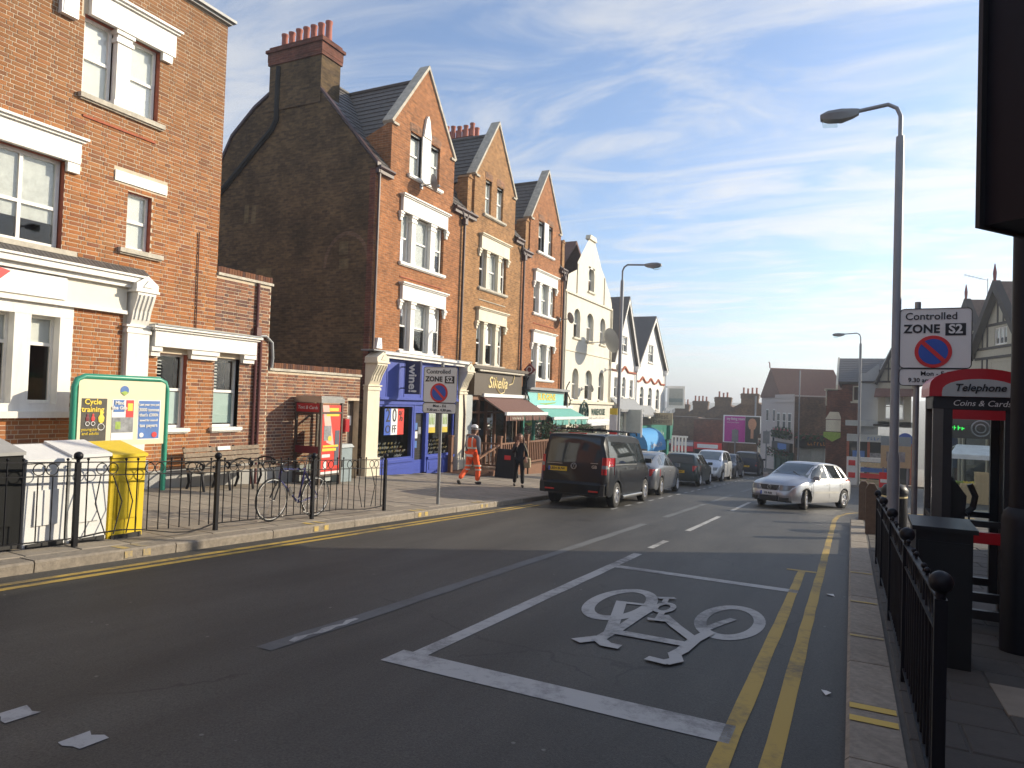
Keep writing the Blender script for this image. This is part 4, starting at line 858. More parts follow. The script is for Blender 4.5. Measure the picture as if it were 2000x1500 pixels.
# cafe
S2=thing('cafe_shopfront','brown cafe shopfront with gold handwritten name over timber doors','shopfront',(XS,26,bz(26)))
m=MB(); FS.box(m,23.75,28.1,1.93,2.88,-.15,.18); m.build('fascia','brown_fascia',S2); m=MB(); m.box(XB,XS+.4,23.3,28.3,2.98,3.1); m.build('cornice','brown_fascia',S2)
m=MB(); m.tube([(XS+.3,23.9,2.93),(XS+.3,28.0,2.93)],.05,8); m.build('sign_light_bar','cream_panel',S2)
text('Sikelia',.66,(XS+.19,25.75,2.46),PX,'gold',S2,shear=.28,off=.006,sx=1.05)
m=MB(); m.tube([(XS+.2,26.75,2.42),(XS+.2,27.1,2.5),(XS+.2,27.25,2.8),(XS+.2,27.2,2.95)],.022,5); m.tube([(XS+.2,25.55,2.7),(XS+.2,25.7,2.2),(XS+.2,26.0,2.02),(XS+.2,26.3,2.1),(XS+.2,26.4,2.3)],.024,5); m.build('lettering_swash','gold',S2)
m=MB(); FS.box(m,23.25,23.75,bz(23.5),1.93,-.1,.12); m.build('side_pier','kiosk_panel',S2)
m=MB(); FS.box(m,23.75,28.1,1.75,1.93,-.1,.06)
for y in (23.78,24.45,25.1,25.9,26.9,27.95): FS.box(m,y,y+.09,bz(26),1.75,-.08,.03)
FS.box(m,23.75,28.1,1.2,1.28,-.07,.025); FS.box(m,25.99,27.95,-.5,-.4,-.07,.025); m.build('door_frame','brown_timber',S2)
for a,b in ((23.87,24.45),(24.54,25.1),(25.19,25.9),(25.99,26.9),(26.99,27.95)): pane_(FS,S2,a,b,-.95,1.75)
shopwall(S2,23.76,28.1,1.9)
def awning(name,label,par_y,yo,x1,zt,zv,mat,valance,cassette='white_plastic'):
    t=thing(name,label,'awning',(XS,yo,zt)); y0,y1=par_y
    m=MB(); m.prism([(XS+.15,y0,zt),(x1,y0,zv),(x1,y0,zv-.02),(XS+.15,y0,zt-.02)],(0,y1-y0,0)); m.build('canvas',mat,t)
    m=MB(); m.box(x1,x1+.1,y0-.03,y1+.03,zv-.1,zv+.03); m.build('front_rail',cassette,t)
    n=26; m=MB()
    for k in range(n): 
        a=y0+(y1-y0)*k/n; b=y0+(y1-y0)*(k+1)/n; d=.015*math.sin(k*1.3)
        m.poly([(x1+.05+d,a,zv-.1),(x1+.05-d,b,zv-.1),(x1+.05-d*2,b,zv-.1-valance),(x1+.05+d*2,a,zv-.1-valance)])
    m.build('valance',mat,t)
    m=MB(); m.box(XS+.06,XS+.25,y0-.03,y1+.03,zt-.0,zt+.14); m.build('roller_box',cassette,t)
    m=MB()
    for y in (y0+.3,y1-.3): m.tube([(XS+.1,y,zt-.1),((XS+x1)/2,y+.25,(zt+zv)/2-.15),(x1,y,zv-.06)],.022,5)
    m.build('folding_arm','white_plastic',t); return t
aw=awning('awning','brown canvas cafe awning with white front rail and lettered valance',(24.5,28.55),26.4,-12.35,1.88,1.27,'brown_canvas',.22)
text('Italian Deli & Cafe',.15,(-12.29,25.6,1.05),PX,'cream_panel',aw)
# timber terrace of the cafe
D=thing('cafe_terrace','raised brown timber decking with balustrade in front of the cafe','terrace',(-12.6,26,bz(26)))
zd=-.86; m=MB(); m.box(XS+.05,-11.95,23.5,28.6,zd-.12,zd); 
m.prism([(XS+.05,21.9,pz(-12.5,21.9)+.02),(XS+.05,23.5,zd),(XS+.05,23.5,zd-.12),(XS+.05,22.0,pz(-12.5,22)-.05)],(1.55,0,0)); m.box(-12.0,-11.93,22.6,28.6,bz(28.6)-.1,zd-.02); m.build('decking','brown_timber',D)
for k in range(9): m=MB(); m.box(XS+.07+k*.175,XS+.23+k*.175,23.5,28.58,zd,zd+.018); m.build('deck_board','brown_timber',D)
def balus(p0,p1,z0,z1,n):
    P0,P1=Vector(p0),Vector(p1); d=(P1-P0)
    for z in (z0+.12,z1-.05):
        m=MB(); m.tube([P0+Vector((0,0,z)),P1+Vector((0,0,z))],.045,4); m.build('hand_rail','brown_timber',D)
    for k in range(n):
        q_=P0+d*(k+.5)/n; m=MB(); m.box(q_.x-.03,q_.x+.03,q_.y-.03,q_.y+.03,q_.z+z0+.12,q_.z+z1-.07); m.build('baluster','brown_timber',D)
for x,y in ((-13.35,22.1),(-12.0,23.45),(-12.0,25.9),(-12.0,28.5),(-13.4,23.5)):
    m=MB(); m.box(x-.07,x+.07,y-.07,y+.07,bz(y)-.1,zd+1.2); m.prism([(x-.09,y-.09,zd+1.2),(x+.09,y-.09,zd+1.2),(x+.09,y+.09,zd+1.2),(x-.09,y+.09,zd+1.2)],(0,0,.06)); m.build('post','brown_timber',D)
balus((-13.4,23.48,zd),(-12.05,23.48,zd),0,1.0,8); balus((-12,23.5,zd),(-12,25.85,zd),0,1.0,13); balus((-12,25.95,zd),(-12,28.45,zd),0,1.0,14)
m=MB(); m.tube([(-12,23.5,zd+.95),(-11.9,21.6,zd+.5)],.045,4); m.build('hand_rail','brown_timber',D)
# grocery
S3=thing('grocery_shopfront','teal grocery shopfront with yellow lettering on its fascia','shopfront',(XS,31,bz(31)))
m=MB(); FS.box(m,28.75,33.1,1.55,2.25,-.15,.2); m.build('fascia','teal_panel',S3); m=MB(); m.box(XB,XS+.42,28.5,33.4,2.3,2.42); m.box(XS+.2,XS+.26,28.75,33.1,2.2,2.28); m.build('cornice','lead_grey',S3)
text('BUDGENS',.44,(XS+.21,30.9,1.98),PX,'poster_yellow',S3,off=.012,sx=1.1); m=MB(); FS.prism(m,[(29.9,1.68),(30.8,1.62),(31.9,1.7),(32.1,1.76),(30.8,1.69)],.2,.21); m.build('green_swash','fruit_green',S3)
m=MB(); FS.box(m,28.6,33.3,1.35,1.55,-.1,.1)
for y in (28.7,29.9,31.1,32.2,33.1): FS.box(m,y,y+.12,bz(31)-.2,1.35,-.08,.03)
FS.box(m,28.7,33.1,bz(33)-.1,-.7,-.08,.02); m.build('shop_window_frame','green_paint',S3)
for a,b in ((28.82,29.9),(30.02,31.1),(31.22,32.2),(32.32,33.1)): pane_(FS,S3,a,b,-.7,1.35)
shopwall(S3,28.7,33.2,1.5)
awning('awning','teal canvas grocery awning with white front rail',(29.7,34.3),32,-12.5,1.45,1.04,'teal_canvas',.26)
for y,own,nm in ((28.4,S2,'cafe'),(33.5,S3,'grocery')):
    m=MB()
    for k in range(14):
        a=k*.45; m.tube([(XS+.3+.1*math.sin(a),y+.1*math.cos(a),1.6+k*.09),(XS+.3+.12*math.sin(a+.6),y+.12*math.cos(a+.6),1.68+k*.09)],.03,5)
    m.box(XS+.1,XS+.25,y-.08,y+.08,1.5,2.9 if own is S2 else 2.3); m.build('iron_scroll','black_iron',own)
# cream rendered house E with shaped gable
def spandrel(F,mb,u0,u1,v1,rise,m=0):
    n=8; uc=(u0+u1)/2; r=(u1-u0)/2
    for s in (-1,1):
        pts=[(uc+s*r,v1)]+[(uc+s*r*math.cos(R(90*i/n)),v1-rise+rise*math.sin(R(90*i/n))) for i in range(n+1)]
        F.poly(mb,pts,0.0,m); 
E=thing('rendered_house','cream rendered house with curved shaped gable and rows of arched windows','building',(XB,37.5,pz(XB,37.5)))
eh=[]
for (a,b) in ((35.1,36.1),(37.1,38.3),(39.45,40.45)): eh+= [(a,b,5.35,6.95),(a,b,1.95,3.66)]
eh.append((37.2,38.2,8.2,9.62))
m=MB(); FB.wall(m,33.5,41.6,1.2,7.7,[h for h in eh if h[2]<8],.25); FB.wall(m,35.4,40.0,7.7,9.5,[h for h in eh if h[2]>8],.25)
FB.poly(m,[(33.9,7.7),(35.4,7.7),(35.4,9.1),(34.1,8.6)],0); FB.poly(m,[(40,7.7),(41.6,7.7),(41.5,8.1),(41.1,8.6),(40.4,9.1),(40,9.5)],0)
cv=[(40,9.5)]+[(39.6-.6*i/6*1.0-.9*(i/6),9.5+1.65*(i/6)**.8) for i in range(1,7)]; FB.poly(m,[(35.4,9.5)]+cv+[(37.1,11.15)],0)
for h in eh: spandrel(FB,m,h[0],h[1],h[3],.5)
m.build('front_wall','cream_render',E)
for h in eh: win(FB,E,h[0],h[1],h[2],h[3],.22,.06,.5,blind=.5); sill(FB,E,h[0]-.08,h[1]+.08,h[2],'cream_stone')
m=MB(); FB.box(m,33.6,41.5,7.62,7.72,0,.1); FB.box(m,33.6,41.5,4.55,4.6,0,.05); FB.box(m,33.7,41.5,1.72,1.86,0,.35); FB.prism(m,[(37.0,11.15),(38.2,11.15),(38.0,11.4),(37.1,11.4)],-.2,.1)
for u in (35.4,40.0): FB.box(m,u-.04,u+.04,7.7,9.4,0,.06)
m.build('string_course','cream_stone',E)
m=MB(); m.prism([(XB-.9,34.2,8.4),(XB-.9,37.5,11.2),(XB-.9,40.7,8.5),(XB-.9,40.7,8.3),(XB-.9,37.5,11.0),(XB-.9,34.2,8.2)],(-6.0,0,0)); m.build('roof','roof_brown',E)
shell(E,-21,XB,33.5,41.6,-2.5,7.7,'cream_render'); 
m=MB(); m.tube([(XB+.07,33.75,7.6),(XB+.07,33.75,1.7)],.055,7); m.tube([(XB+.07,41.45,7.6),(XB+.07,41.45,1.7)],.055,7); m.build('drainpipe','cream_stone',E,smooth=40)
S4=thing('phone_shop_shopfront','cream shopfront with dark green lettering and a round emblem','shopfront',(XS,38.5,bz(38.5)))
m=MB(); FS.box(m,33.8,41.3,.75,1.66,-.15,.15); FS.box(m,33.8,34.3,-2,.75,-.1,.1); FS.box(m,40.4,41.3,-2.2,.75,-.1,.1); m.build('fascia','cream_panel',S4)
text('WAREHOUSE',.5,(XS+.16,38.7,1.25),PX,'bottle_green',S4,off=.02,sx=.8); bars(S4,FS,38.5,.9,3.0,.18,11,'lead_grey',.155)
m=MB(); m.ring((XS+.2,36.2,1.2),.62,.06,0,24,6); m.ring((XS+.2,36.2,1.2),.3,.05,0,18,6)
for k in range(10): a=R(36*k); m.tube([(XS+.2,36.2+.1*math.cos(a),1.2+.1*math.sin(a)),(XS+.2,36.2+.56*math.cos(a),1.2+.56*math.sin(a))],.03,4)
m.build('round_emblem','bottle_green',S4)
m=MB(); FS.box(m,34.3,40.4,-2.2,.6,-.2,-.16); m.build('shop_window','car_glass_light',S4); m=MB()
for k in range(5): FS.box(m,34.3+k*1.5,34.42+k*1.5,-2.2,.6,-.16,.0)
FS.box(m,34.3,40.4,.3,.6,-.16,.03); m.build('shop_window_frame','cream_panel',S4)
t=awning('awning','rolled white awning box below the cream fascia',(36.4,40.6),38.5,XS+.5,.7,.62,'white_plastic',.03)
# white gabled houses F, G
def whitehouse(lab,y0,y1,peak,zp,ze,ul,wins,zs):
    H=thing('white_house',lab,'building',(XB,(y0+y1)/2,pz(XB,y1)),'two white gabled houses'); hs=wins+[ul]
    m=MB(); FB.wall(m,y0,y1,.8,ze,[h for h in hs if h[3]<ze],.14)
    sl=(zp-ze)/(peak-y0); sr=(zp-ze)/(y1-peak)
    a,b,c,d=ul; FB.wall(m,a,b,ze,d,[(a,b,max(c,ze),d)],.14)
    FB.poly(m,[(y0,ze),(a,ze),(a,ze+(a-y0)*sl)],0); FB.poly(m,[(b,ze),(y1,ze),(b,ze+(y1-b)*sr)],0); FB.poly(m,[(a,ze+(a-y0)*sl),(a,d),(b,d),(b,ze+(y1-b)*sr),(peak,zp)],0)
    for h in wins:
        if h[4]: spandrel(FB,m,h[0],h[1],h[3],.35)
    m.build('front_wall','white_render',H)
    for h in wins: win(FB,H,h[0],h[1],h[2],h[3],.12,.06,.5,blind=.35); sill(FB,H,h[0]-.06,h[1]+.06,h[2],'white_paint')
    win(FB,H,*ul,.1,.06,.5,mull=1,blind=.4); sill(FB,H,ul[0]-.06,ul[1]+.06,ul[2],'white_paint')
    r=MB(); r.prism([(XB+.3,y0-.15,ze-.1),(XB+.3,peak,zp+.12),(XB+.3,peak,zp-.02),(XB+.3,y0-.05,ze-.2)],(-7,0,0)); r.prism([(XB+.3,y1+.15,ze-.1),(XB+.3,peak,zp+.12),(XB+.3,peak,zp-.02),(XB+.3,y1+.05,ze-.2)],(-7,0,0)); r.build('roof','slate',H)
    b=MB(); b.prism([(XB+.26,y0-.1,ze-.22),(XB+.26,peak,zp-.03),(XB+.26,peak,zp-.3),(XB+.26,y0+.1,ze-.32)],(.03,0,0)); b.prism([(XB+.26,y1+.1,ze-.22),(XB+.26,peak,zp-.03),(XB+.26,peak,zp-.3),(XB+.26,y1-.1,ze-.32)],(.03,0,0)); b.build('bargeboard','white_paint',H)
    shell(H,-20,XB,y0,y1,-3.4,ze,'white_render',top=False)
    s=MB(); pts=[]
    for i in range(49):
        u=y0+.1+(y1-y0-.2)*i/48; bump_=0
        for h in wins:
            uc=(h[0]+h[1])/2
            if h[4]: bump_=max(bump_,.34*max(0,1-abs(u-uc)/.75))
        pts.append((XB+.05,u,zs+bump_))
    s.tube(pts,.075,5); s.build('string_moulding','red_brick_plain',H)
    m=MB(); m.tube([(XB+.1,y1-.1,ze-.2),(XB+.08,y1-.12,.9)],.06,6); m.box(XB,XB+.25,y1-.3,y1+.1,ze-.5,ze-.15); m.build('drainpipe','white_plastic',H); return H
H1=whitehouse('narrower white gabled house with red moulding, beside the cream house',41.75,47.3,44.5,8.85,4.6,(43.9,45.1,5.25,6.3),[(42.5,43.2,2.2,3.5,0),(44.2,45.0,2.25,3.6,1),(45.95,46.7,2.25,3.45,0)],3.95)
H2=whitehouse('wider white gabled house with wavy red moulding, last of the row',47.4,55.6,51.45,8.4,4.75,(50.5,51.9,5.0,6.3),[(48.5,49.5,1.55,3.1,1),(50.75,51.8,1.5,3.1,1),(53,54.0,1.45,3.05,1)],3.45)
chimney(H1,-19,-17.8,43.6,45.2,7.0,9.6,3,1)
S5=thing('estate_office_shopfront','small shopfront with grey hood and purple panel beneath the narrower white house','shopfront',(XS,45,bz(45)))
m=MB(); m.prism([(XB,41.8,1.7),(XB,41.8,2.2),(XB+.75,41.8,1.45),(XB+.75,41.8,1.3)],(0,5.2,0)); m.build('hood','lead_grey',S5)
m=MB(); FS.box(m,44.6,47.3,-.1,.95,-.1,.2); m.build('fascia','purple_panel',S5); bars(S5,FS,45.9,.62,1.2,.22,5,'paper',.205); bars(S5,FS,46.1,.2,2.0,.22,8,'paper',.205); m=MB(); FS.box(m,41.9,44.5,-2.6,1.3,-.1,.0); m.build('shop_window','car_glass_light',S5)
m=MB(); FS.box(m,44.5,47.3,-2.8,-.1,-.1,-.02); m.build('shop_door','car_glass',S5); m=MB(); FS.box(m,44.3,44.5,-2.8,1.2,-.1,.2); m.build('pier','white_paint',S5)
S6=thing('chemist_shopfront','green painted shopfront with white lettered panels under the last white house','shopfront',(XS,52,bz(52)))
m=MB(); m.prism([(XB,47.5,1.3),(XB,47.5,1.75),(XB+.6,47.5,1.1),(XB+.6,47.5,.95)],(0,4.0,0)); m.build('hood','lead_grey',S6)
m=MB(); FS.box(m,47.5,55.8,-.9,.3,-.1,.25); FS.box(m,52.2,53.0,-3.4,-.9,-.1,.2); FS.box(m,55.2,55.8,-3.4,-.9,-.1,.3); FS.box(m,47.5,48,-3.4,-.9,-.1,.2); FS.prism(m,[(55.3,-.9),(55.8,-.9),(56.3,.3),(56.2,.7),(55.3,.5)],-.1,.5); m.build('fascia','green_paint',S6)
bars(S6,FS,51.6,-.35,5.6,.42,13,'paper',.255)
m=MB(); FS.box(m,53,55.2,-3.4,-.9,-.1,.0); FS.box(m,48,52.2,-3.4,-.9,-.1,-.02); m.build('shop_window','car_glass_light',S6)
for y,z in ((53.6,-1.3),(53.6,-1.75),(54.1,-2.3)): m=MB(); FS.box(m,y-.45,y+.45,z-.16,z+.16,.0,.02); m.build('window_panel','paper',S6)
t=thing('canopy_awning','bright blue curved canopy awning in front of the white houses','awning',(XS+.7,47.6,-.2)); m=MB(); n=8; pr=[(XS+.15,.15)]+[(XS+.15+1.25*math.sin(R(90*i/n)),-1.15+1.3*math.cos(R(90*i/n))) for i in range(1,n+1)]+[(XS+.15,-1.15)]
m.prism([(x,45.3,z) for x,z in pr],(0,5.0,0)); m.build('canopy','blue_canvas',t); bars(t,Fac('X',XS+1.405),47.8,-.95,3.0,.34,9,'paper'); m=MB(); m.box(XS+1.36,XS+1.4,45.3,50.3,-1.4,-1.15); m.build('valance','blue_canvas',t)
def board(name,lab,y,x0,x1,z0,z1,mat,txt=(),tm='sign_black'):
    t=thing(name,lab,'sign',((x0+x1)/2,y,z0)); m=MB(); m.box(x0,x1,y,y+.07,z0,z1); m.build('panel',mat,t); m=MB(); m.box(XB-.1,x0+.05,y+.015,y+.055,z1-.12,z1-.06); m.build('bracket','black_iron',t)
    for s_,sz,z in txt: text(s_,sz,((x0+x1)/2,y-.004,z),PY,tm,t)
    return t
bd=board('projecting_sign','tan projecting chemist sign with script name',50.6,XB+.3,XB+1.9,.35,1.25,'tan_panel',(('Blest',.5,.98),('CHEMIST',.32,.58)),'brown_fascia')
bd=board('agent_board','pale upper agent board with teal band projecting from the far end of the white houses',55.9,XB+.2,XB+1.6,1.6,3.4,'white_plastic'); m=MB(); m.box(XB+.35,XB+1.45,55.88,55.9,1.85,3.2); m.build('teal_band','kiosk_panel',bd); m=MB(); m.box(XB+.35,XB+1.45,55.87,55.88,2.1,2.4); m.build('dark_band','cabinet_grey',bd)
bd=board('agent_board','grey lower agent board with pale frame by the purple panel',43.4,XB+.6,XB+1.55,-.05,1.45,'kiosk_panel'); m=MB(); m.box(XB+1.55,XB+1.65,43.4,43.47,-.3,1.5); m.build('frame_post','white_plastic',bd)
t=thing('roundel_sign','square maroon and grey sign with ring emblem on the red brick house','sign',(XB+.3,28.6,2.9)); m=MB(); m.box(XB+.15,XB+.75,28.6,28.66,2.4,3.0); m.build('panel','kiosk_panel',t); m=MB(); m.prism([(XB+.15,28.6,3.2),(XB+.45,28.6,2.9),(XB+.75,28.6,3.2),(XB+.45,28.6,3.5)],(0,.05,0)); m.build('diamond','kiosk_maroon',t); m=MB(); m.ring((XB+.45,28.58,3.2),.13,.02,1,14,5); m.build('ring_emblem','paper',t)
# satellite dishes
def dish(lab,y,x,z,r,arm,yaw=-.9):
    t=thing('satellite_dish',lab,'satellite dish',(x,y,z),'satellite dishes on the terrace'); d=Vector((math.cos(yaw)*.95,-math.sin(yaw)*.95,.3)).normalized(); a=d.orthogonal().normalized(); b=d.cross(a); c=Vector((x,y,z)); m=MB(); n=20; k=4
    for j in range(k+1):
        rr=r*j/k+.001
        for i in range(n): t_=2*math.pi*i/n; m.v.append(tuple(c+(a*math.cos(t_)+b*math.sin(t_))*rr+d*(.35*(rr*rr)/r)))
    for j in range(k):
        for i in range(n): m.f.append((j*n+i,j*n+(i+1)%n,(j+1)*n+(i+1)%n,(j+1)*n+i)); m.m.append(0); m.c.append(None)
    m.build('reflector','grey_post',t,smooth=60)
    m=MB(); m.tube([c+d*.02,c+d*r*.9-Vector((0,0,r*.5))],.018,5); m.ball(c+d*r*.95-Vector((0,0,r*.45)),.05,6); m.build('feed_arm','grey_post',t); m=MB(); m.tube([(XB+.01,y+.05,z-.05),(x-.02,y,z-.03)],.025,5); m.box(XB,XB+.03,y-.06,y+.12,z-.14,z+.05); m.build('wall_bracket','grey_post',t)
dish('dark dish below the top window of the house over the wine shop',20.0,XB+.45,9.2,.3,.4); dish('small dish at the edge of the red brick house beside the cream house',33.1,XB+.5,6.1,.3,.4)
dish('largest dish, on a long arm across the middle of the cream house',37.4,XB+1.2,5.3,.72,1.2); dish('lower small dish at the right edge of the cream house',40.6,XB+.8,3.9,.3,.7); dish('small grey dish between the low arched windows of the cream house',36.6,XB+.5,2.6,.24,.4)
m=MB(); m.tube([(-13.0,55.7,-3),(-13,55.7,-1.0)],.05,5)
# ================================================================ buildings at the far end and on the right
def face_wins(par,F,spec,mat='white_paint',blind=.4,s=True):
    for (a,b,c,d) in spec:
        win(F,par,a,b,c,d,.1,.06,.5,mat,blind=blind); 
        if s: sill(F,par,a-.06,b+.06,c,mat)
# --- public house, turned to the bend
def local_thing(name,lab,cat,loc,ang,group=None): 
    t=thing(name,lab,cat,loc,group,R(ang)); ORG[t.name]=Vector((0,0,0)); return t
P=local_thing('public_house','pale rendered corner pub with brown tiled roof and brown brick flank','building',(-4.6,66,0),24)
F0=Fac('Y',0); m=MB()
F0.wall(m,0,4.3,-4.2,3.0,[(.5,3.9,-3.6,-1.0)],.2); m.build('brick_flank','brick_far',P)
m=MB(); m.box(-.02,0,0,5,-1.2,3.05); m.box(-.05,4.3,-.0,.25,3.0,3.12); m.box(-.1,-.0,-.02,5,2.45,2.6); m.box(-.06,0,0.0,5,2.9,3.2); m.build('street_front','pink_render',P)
for y in (1.0,2.4,3.9):
    w_=MB(); w_.box(-.06,-.02,y-.4,y+.4,.0,1.5); w_=w_.build('window','white_paint',P); p=MB(); p.box(-.075,-.061,y-.32,y+.32,.08,.72); p.build('pane','car_glass',w_); p=MB(); p.box(-.075,-.061,y-.32,y+.32,.78,1.42); p.build('pane','car_glass',w_)
m=MB(); m.box(-.3,.0,.2,4.9,-2.0,-1.2); m.build('pub_fascia','kiosk_dark',P); m=MB(); m.box(-.32,-.3,1.0,3.2,-1.9,-1.3); m.build('name_board','poster_blue',P)
m=MB(); m.box(-.02,.1,0,5,-4.3,-2.0)
for y in (.1,1.5,2.9,4.4): m.box(-.12,-.02,y,y+.3,-4.3,-2.0)
m.build('pub_front','bottle_green',P)
m=MB(); m.box(0,4.3,.2,5,2.6,2.9); m.build('flat_roof','lead_grey',P)
z0=3.2; m=MB(); m.prism([(.4,4.9,z0-.1),(.4,7.9,5.9),(.4,10.9,z0-.1),(.4,10.7,z0-.25),(.4,5.1,z0-.25)],(6.2,0,0)); m.build('roof','roof_brown',P)
slates(P,(.38,4.85,z0-.1),(6.6,4.85,z0-.1),(.38,7.9,5.93),(6.6,7.9,5.93),26,'roof_brown',.025,'roof_tiles',.4)
m=MB(); m.poly([(.5,5.05,-4.4),(.5,10.7,-4.4),(.5,10.7,z0),(.5,7.9,5.8),(.5,5.05,z0)]); m.poly([(.5,5.05,-4.4),(6.5,5.05,-4.4),(6.5,5.05,z0),(.5,5.05,z0)]); m.build('rear_wing','pink_render',P)
for y,z in ((6.6,1.2),(6.6,-1.0),(8.6,1.2)):
    w_=MB(); w_.box(.44,.5,y-.35,y+.35,z-.6,z+.6); w_=w_.build('window','white_paint',P); p=MB(); p.box(.425,.439,y-.28,y+.28,z-.52,z+.52); p.build('pane','car_glass',w_)
m=MB(); m.tube([(.35,7.9,5.9),(.3,7.9,6.45),(.2,7.9,6.5)],.06,5); m.build('finial','kiosk_maroon',P)
m=MB(); m.box(.5,3.9,.2,.25,-3.6,-1.0); m.build('shop_interior','kiosk_panel',P)
for k in range(4): m=MB(); m.box(.5+k*1.1,.6+k*1.1,-.02,.12,-4.2,-1.0); m.build('glazing_bar','kiosk_panel',P)
m=MB(); m.box(.6,3.8,.02,.06,-2.4,-2.32); m.build('glazing_bar','kiosk_panel',P)
m=MB(); m.box(.1,4.25,-.25,0,-1.5,-.75); m.build('fascia','kiosk_dark',P); bars(P,Fac('Y',-.255),2.2,-1.1,2.2,.32,8,'amber')
def clump(name,lab,c,r,n,mat,cat='plant',sz=1,leaf=.12,par=None,group=None):
    m=MB(); rr=random.Random(sum(map(ord,lab))%1000)
    for _ in range(n):
        d=Vector((rr.gauss(0,1),rr.gauss(0,1),rr.gauss(0,1)*sz)); d=d.normalized()*r*rr.random()**.45; p=Vector(c)+Vector((d.x,d.y,d.z*sz))
        a=Vector((rr.gauss(0,1),rr.gauss(0,1),rr.gauss(0,1))).normalized(); b=a.orthogonal().normalized(); s=leaf*rr.uniform(.5,1.2)
        m.poly([p-a*s,p+b*s*.5,p+a*s,p-b*s*.5],0 if rr.random()<.9 else 1)
    o=m.build(name,[mat,'flower'],par,org=None if par else Vector(c))
    if not par: tag(o,lab,cat,group)
    return o
m=MB(); m.box(-.3,-.06,.3,4.8,-.75,-.5); tr=m.build('flower_box','kiosk_dark',P)
for k in range(5): clump('window_box_plants','window box foliage',(-.2,.7+k*.9,-.35),.5,90,'leaf',leaf=.16,par=P)
for k in range(7): clump('hanging_foliage','fascia foliage',(.35+k*.62,-.25,-.55),.42,90,'leaf',leaf=.14,par=P)
for k in range(3): clump('hanging_foliage','door foliage',(-.35,1.0+k*2,-2.2),.5,90,'leaf',leaf=.15,par=P)
# --- red brick house with slate roof
B2_=thing('brick_house','dark red brick house with slate roof and cream bargeboard beside the pub','building',(0,56,pz(1,56))); F2=Fac('Y',56)
m=MB(); F2.wall(m,-.75,1.6,-3.6,4.05,[(-.02,.62,2.55,3.7)],.15); m.poly([(-.75,56,-3.6),(-.75,66,-3.6),(-.75,66,4.05),(-.75,61,6.0),(-.75,56,4.05)]); m.build('front_wall','brick_far_red',B2_)
win(F2,B2_,-.02,.62,2.55,3.7,.12,.1,0,'cream_stone'); sill(F2,B2_,-.15,.75,2.55,'cream_stone')
m=MB(); m.prism([(-.95,55.6,3.95),(-.95,60.5,5.95),(-.95,65.4,3.95),(-.95,65.2,3.8),(-.95,55.8,3.8)],(5.4,0,0)); m.build('roof','slate',B2_); slates(B2_,(-.98,55.55,3.95),(4.5,55.55,3.95),(-.98,60.5,6.0),(4.5,60.5,6.0),13,wd=.6)
m=MB(); m.prism([(-1.12,55.4,3.75),(-1.12,60.5,6.08),(-1.12,60.5,5.75),(-1.12,55.4,3.4)],(.14,0,0)); m.box(-1.9,-1.0,56.4,56.6,3.3,3.45); m.box(-1.8,-1.7,56.4,56.6,2.2,3.4); m.build('bargeboard','cream_stone',B2_)
m=MB(); m.box(-1.75,-.75,56.4,59,-3.6,3.4); m.build('side_wing','brick_far_red',B2_); m=MB(); m.prism([(-1.8,56.35,1.2),(-.7,56.35,1.2),(-.9,56.35,1.75),(-1.5,56.35,1.75)],(0,.15,0)); m.box(-1.75,-.75,56.33,56.4,.3,1.15); m.build('bay','cream_stone',B2_)
m=MB(); m.prism([(-1.9,56.2,-.1),(-1.3,56.2,-.45),(-.72,56.2,-.1),(-.72,56.2,.25),(-1.9,56.2,.25)],(0,.08,0)); m.build('hanging_sign','fruit_green',B2_)
chimney(B2_,3.2,4.9,60.2,60.9,5.4,6.6,4,1,'brick_far_red','brick_far_red')
m=MB(); F2.box(m,.3,.45,-3.6,-.9,0,.35); F2.box(m,.25,.5,-.9,-.6,0,.4); m.build('pilaster','kiosk_panel',B2_)
# --- white rendered and half-timbered corner house
T3=thing('corner_house','white rendered corner house with half timbered gable and black bargeboard','building',(1.6,50,pz(1.6,50))); F3=Fac('Y',50)
m=MB(); m.poly([(.35,50.5,-3.2),(1.5,50.5,-3.2),(1.5,50.5,5.0),(.75,50.5,4.35),(.35,50.5,4.3)]); m.poly([(.35,50.5,-3.2),(.35,58,-3.2),(.35,58,4.3),(.35,50.5,4.3)]); m.build('rendered_wall','grey_render',T3)
m=MB(); F3.wall(m,1.45,3.3,.9,4.0,[(1.85,2.9,1.4,3.2)],.12); F3.poly(m,[(1.45,4.0),(3.3,4.0),(2.35,6.1)],0); m.build('gable_wall','tudor_cream',T3)
win(F3,T3,1.85,2.9,1.4,3.2,.1,.06,.45,mull=2,blind=.5)
m=MB()
for a,b in (((1.25,3.65),(2.35,6.35)),((3.5,3.65),(2.35,6.35))): F3.prism(m,[a,b,(b[0],b[1]-.45),(a[0]+(.12 if a[0]<2 else -.12),a[1]-.12)],.02,.3)
m.build('bargeboard','timber_black',T3)
m=MB(); 
for v in (.95,3.72,4.55): F3.box(m,1.2 if v<4 else 1.75,3.3 if v<4 else 2.95,v,v+.12,.0,.04)
m.box(.3,1.5,50.44,50.5,3.7,3.82); m.box(.3,.4,50.4,50.5,-3.2,4.3) if False else None
for u in (1.5,2.0,2.35,2.7,3.15): F3.box(m,u-.04,u+.04,3.84,4.55 if abs(u-2.35)>.5 else 5.2,0,.035)
m.build('timber_frame','timber_black',T3)
m=MB(); m.prism([(1.2,49.7,3.7),(2.35,49.7,6.4),(3.5,49.7,3.7),(3.4,49.7,3.6),(2.35,49.7,6.25),(1.3,49.7,3.6)],(0,8,0)); m.build('roof','slate',T3); m=MB(); m.tube([(2.35,49.75,6.3),(2.35,49.75,7.1)],.035,5); m.build('finial','kiosk_maroon',T3)
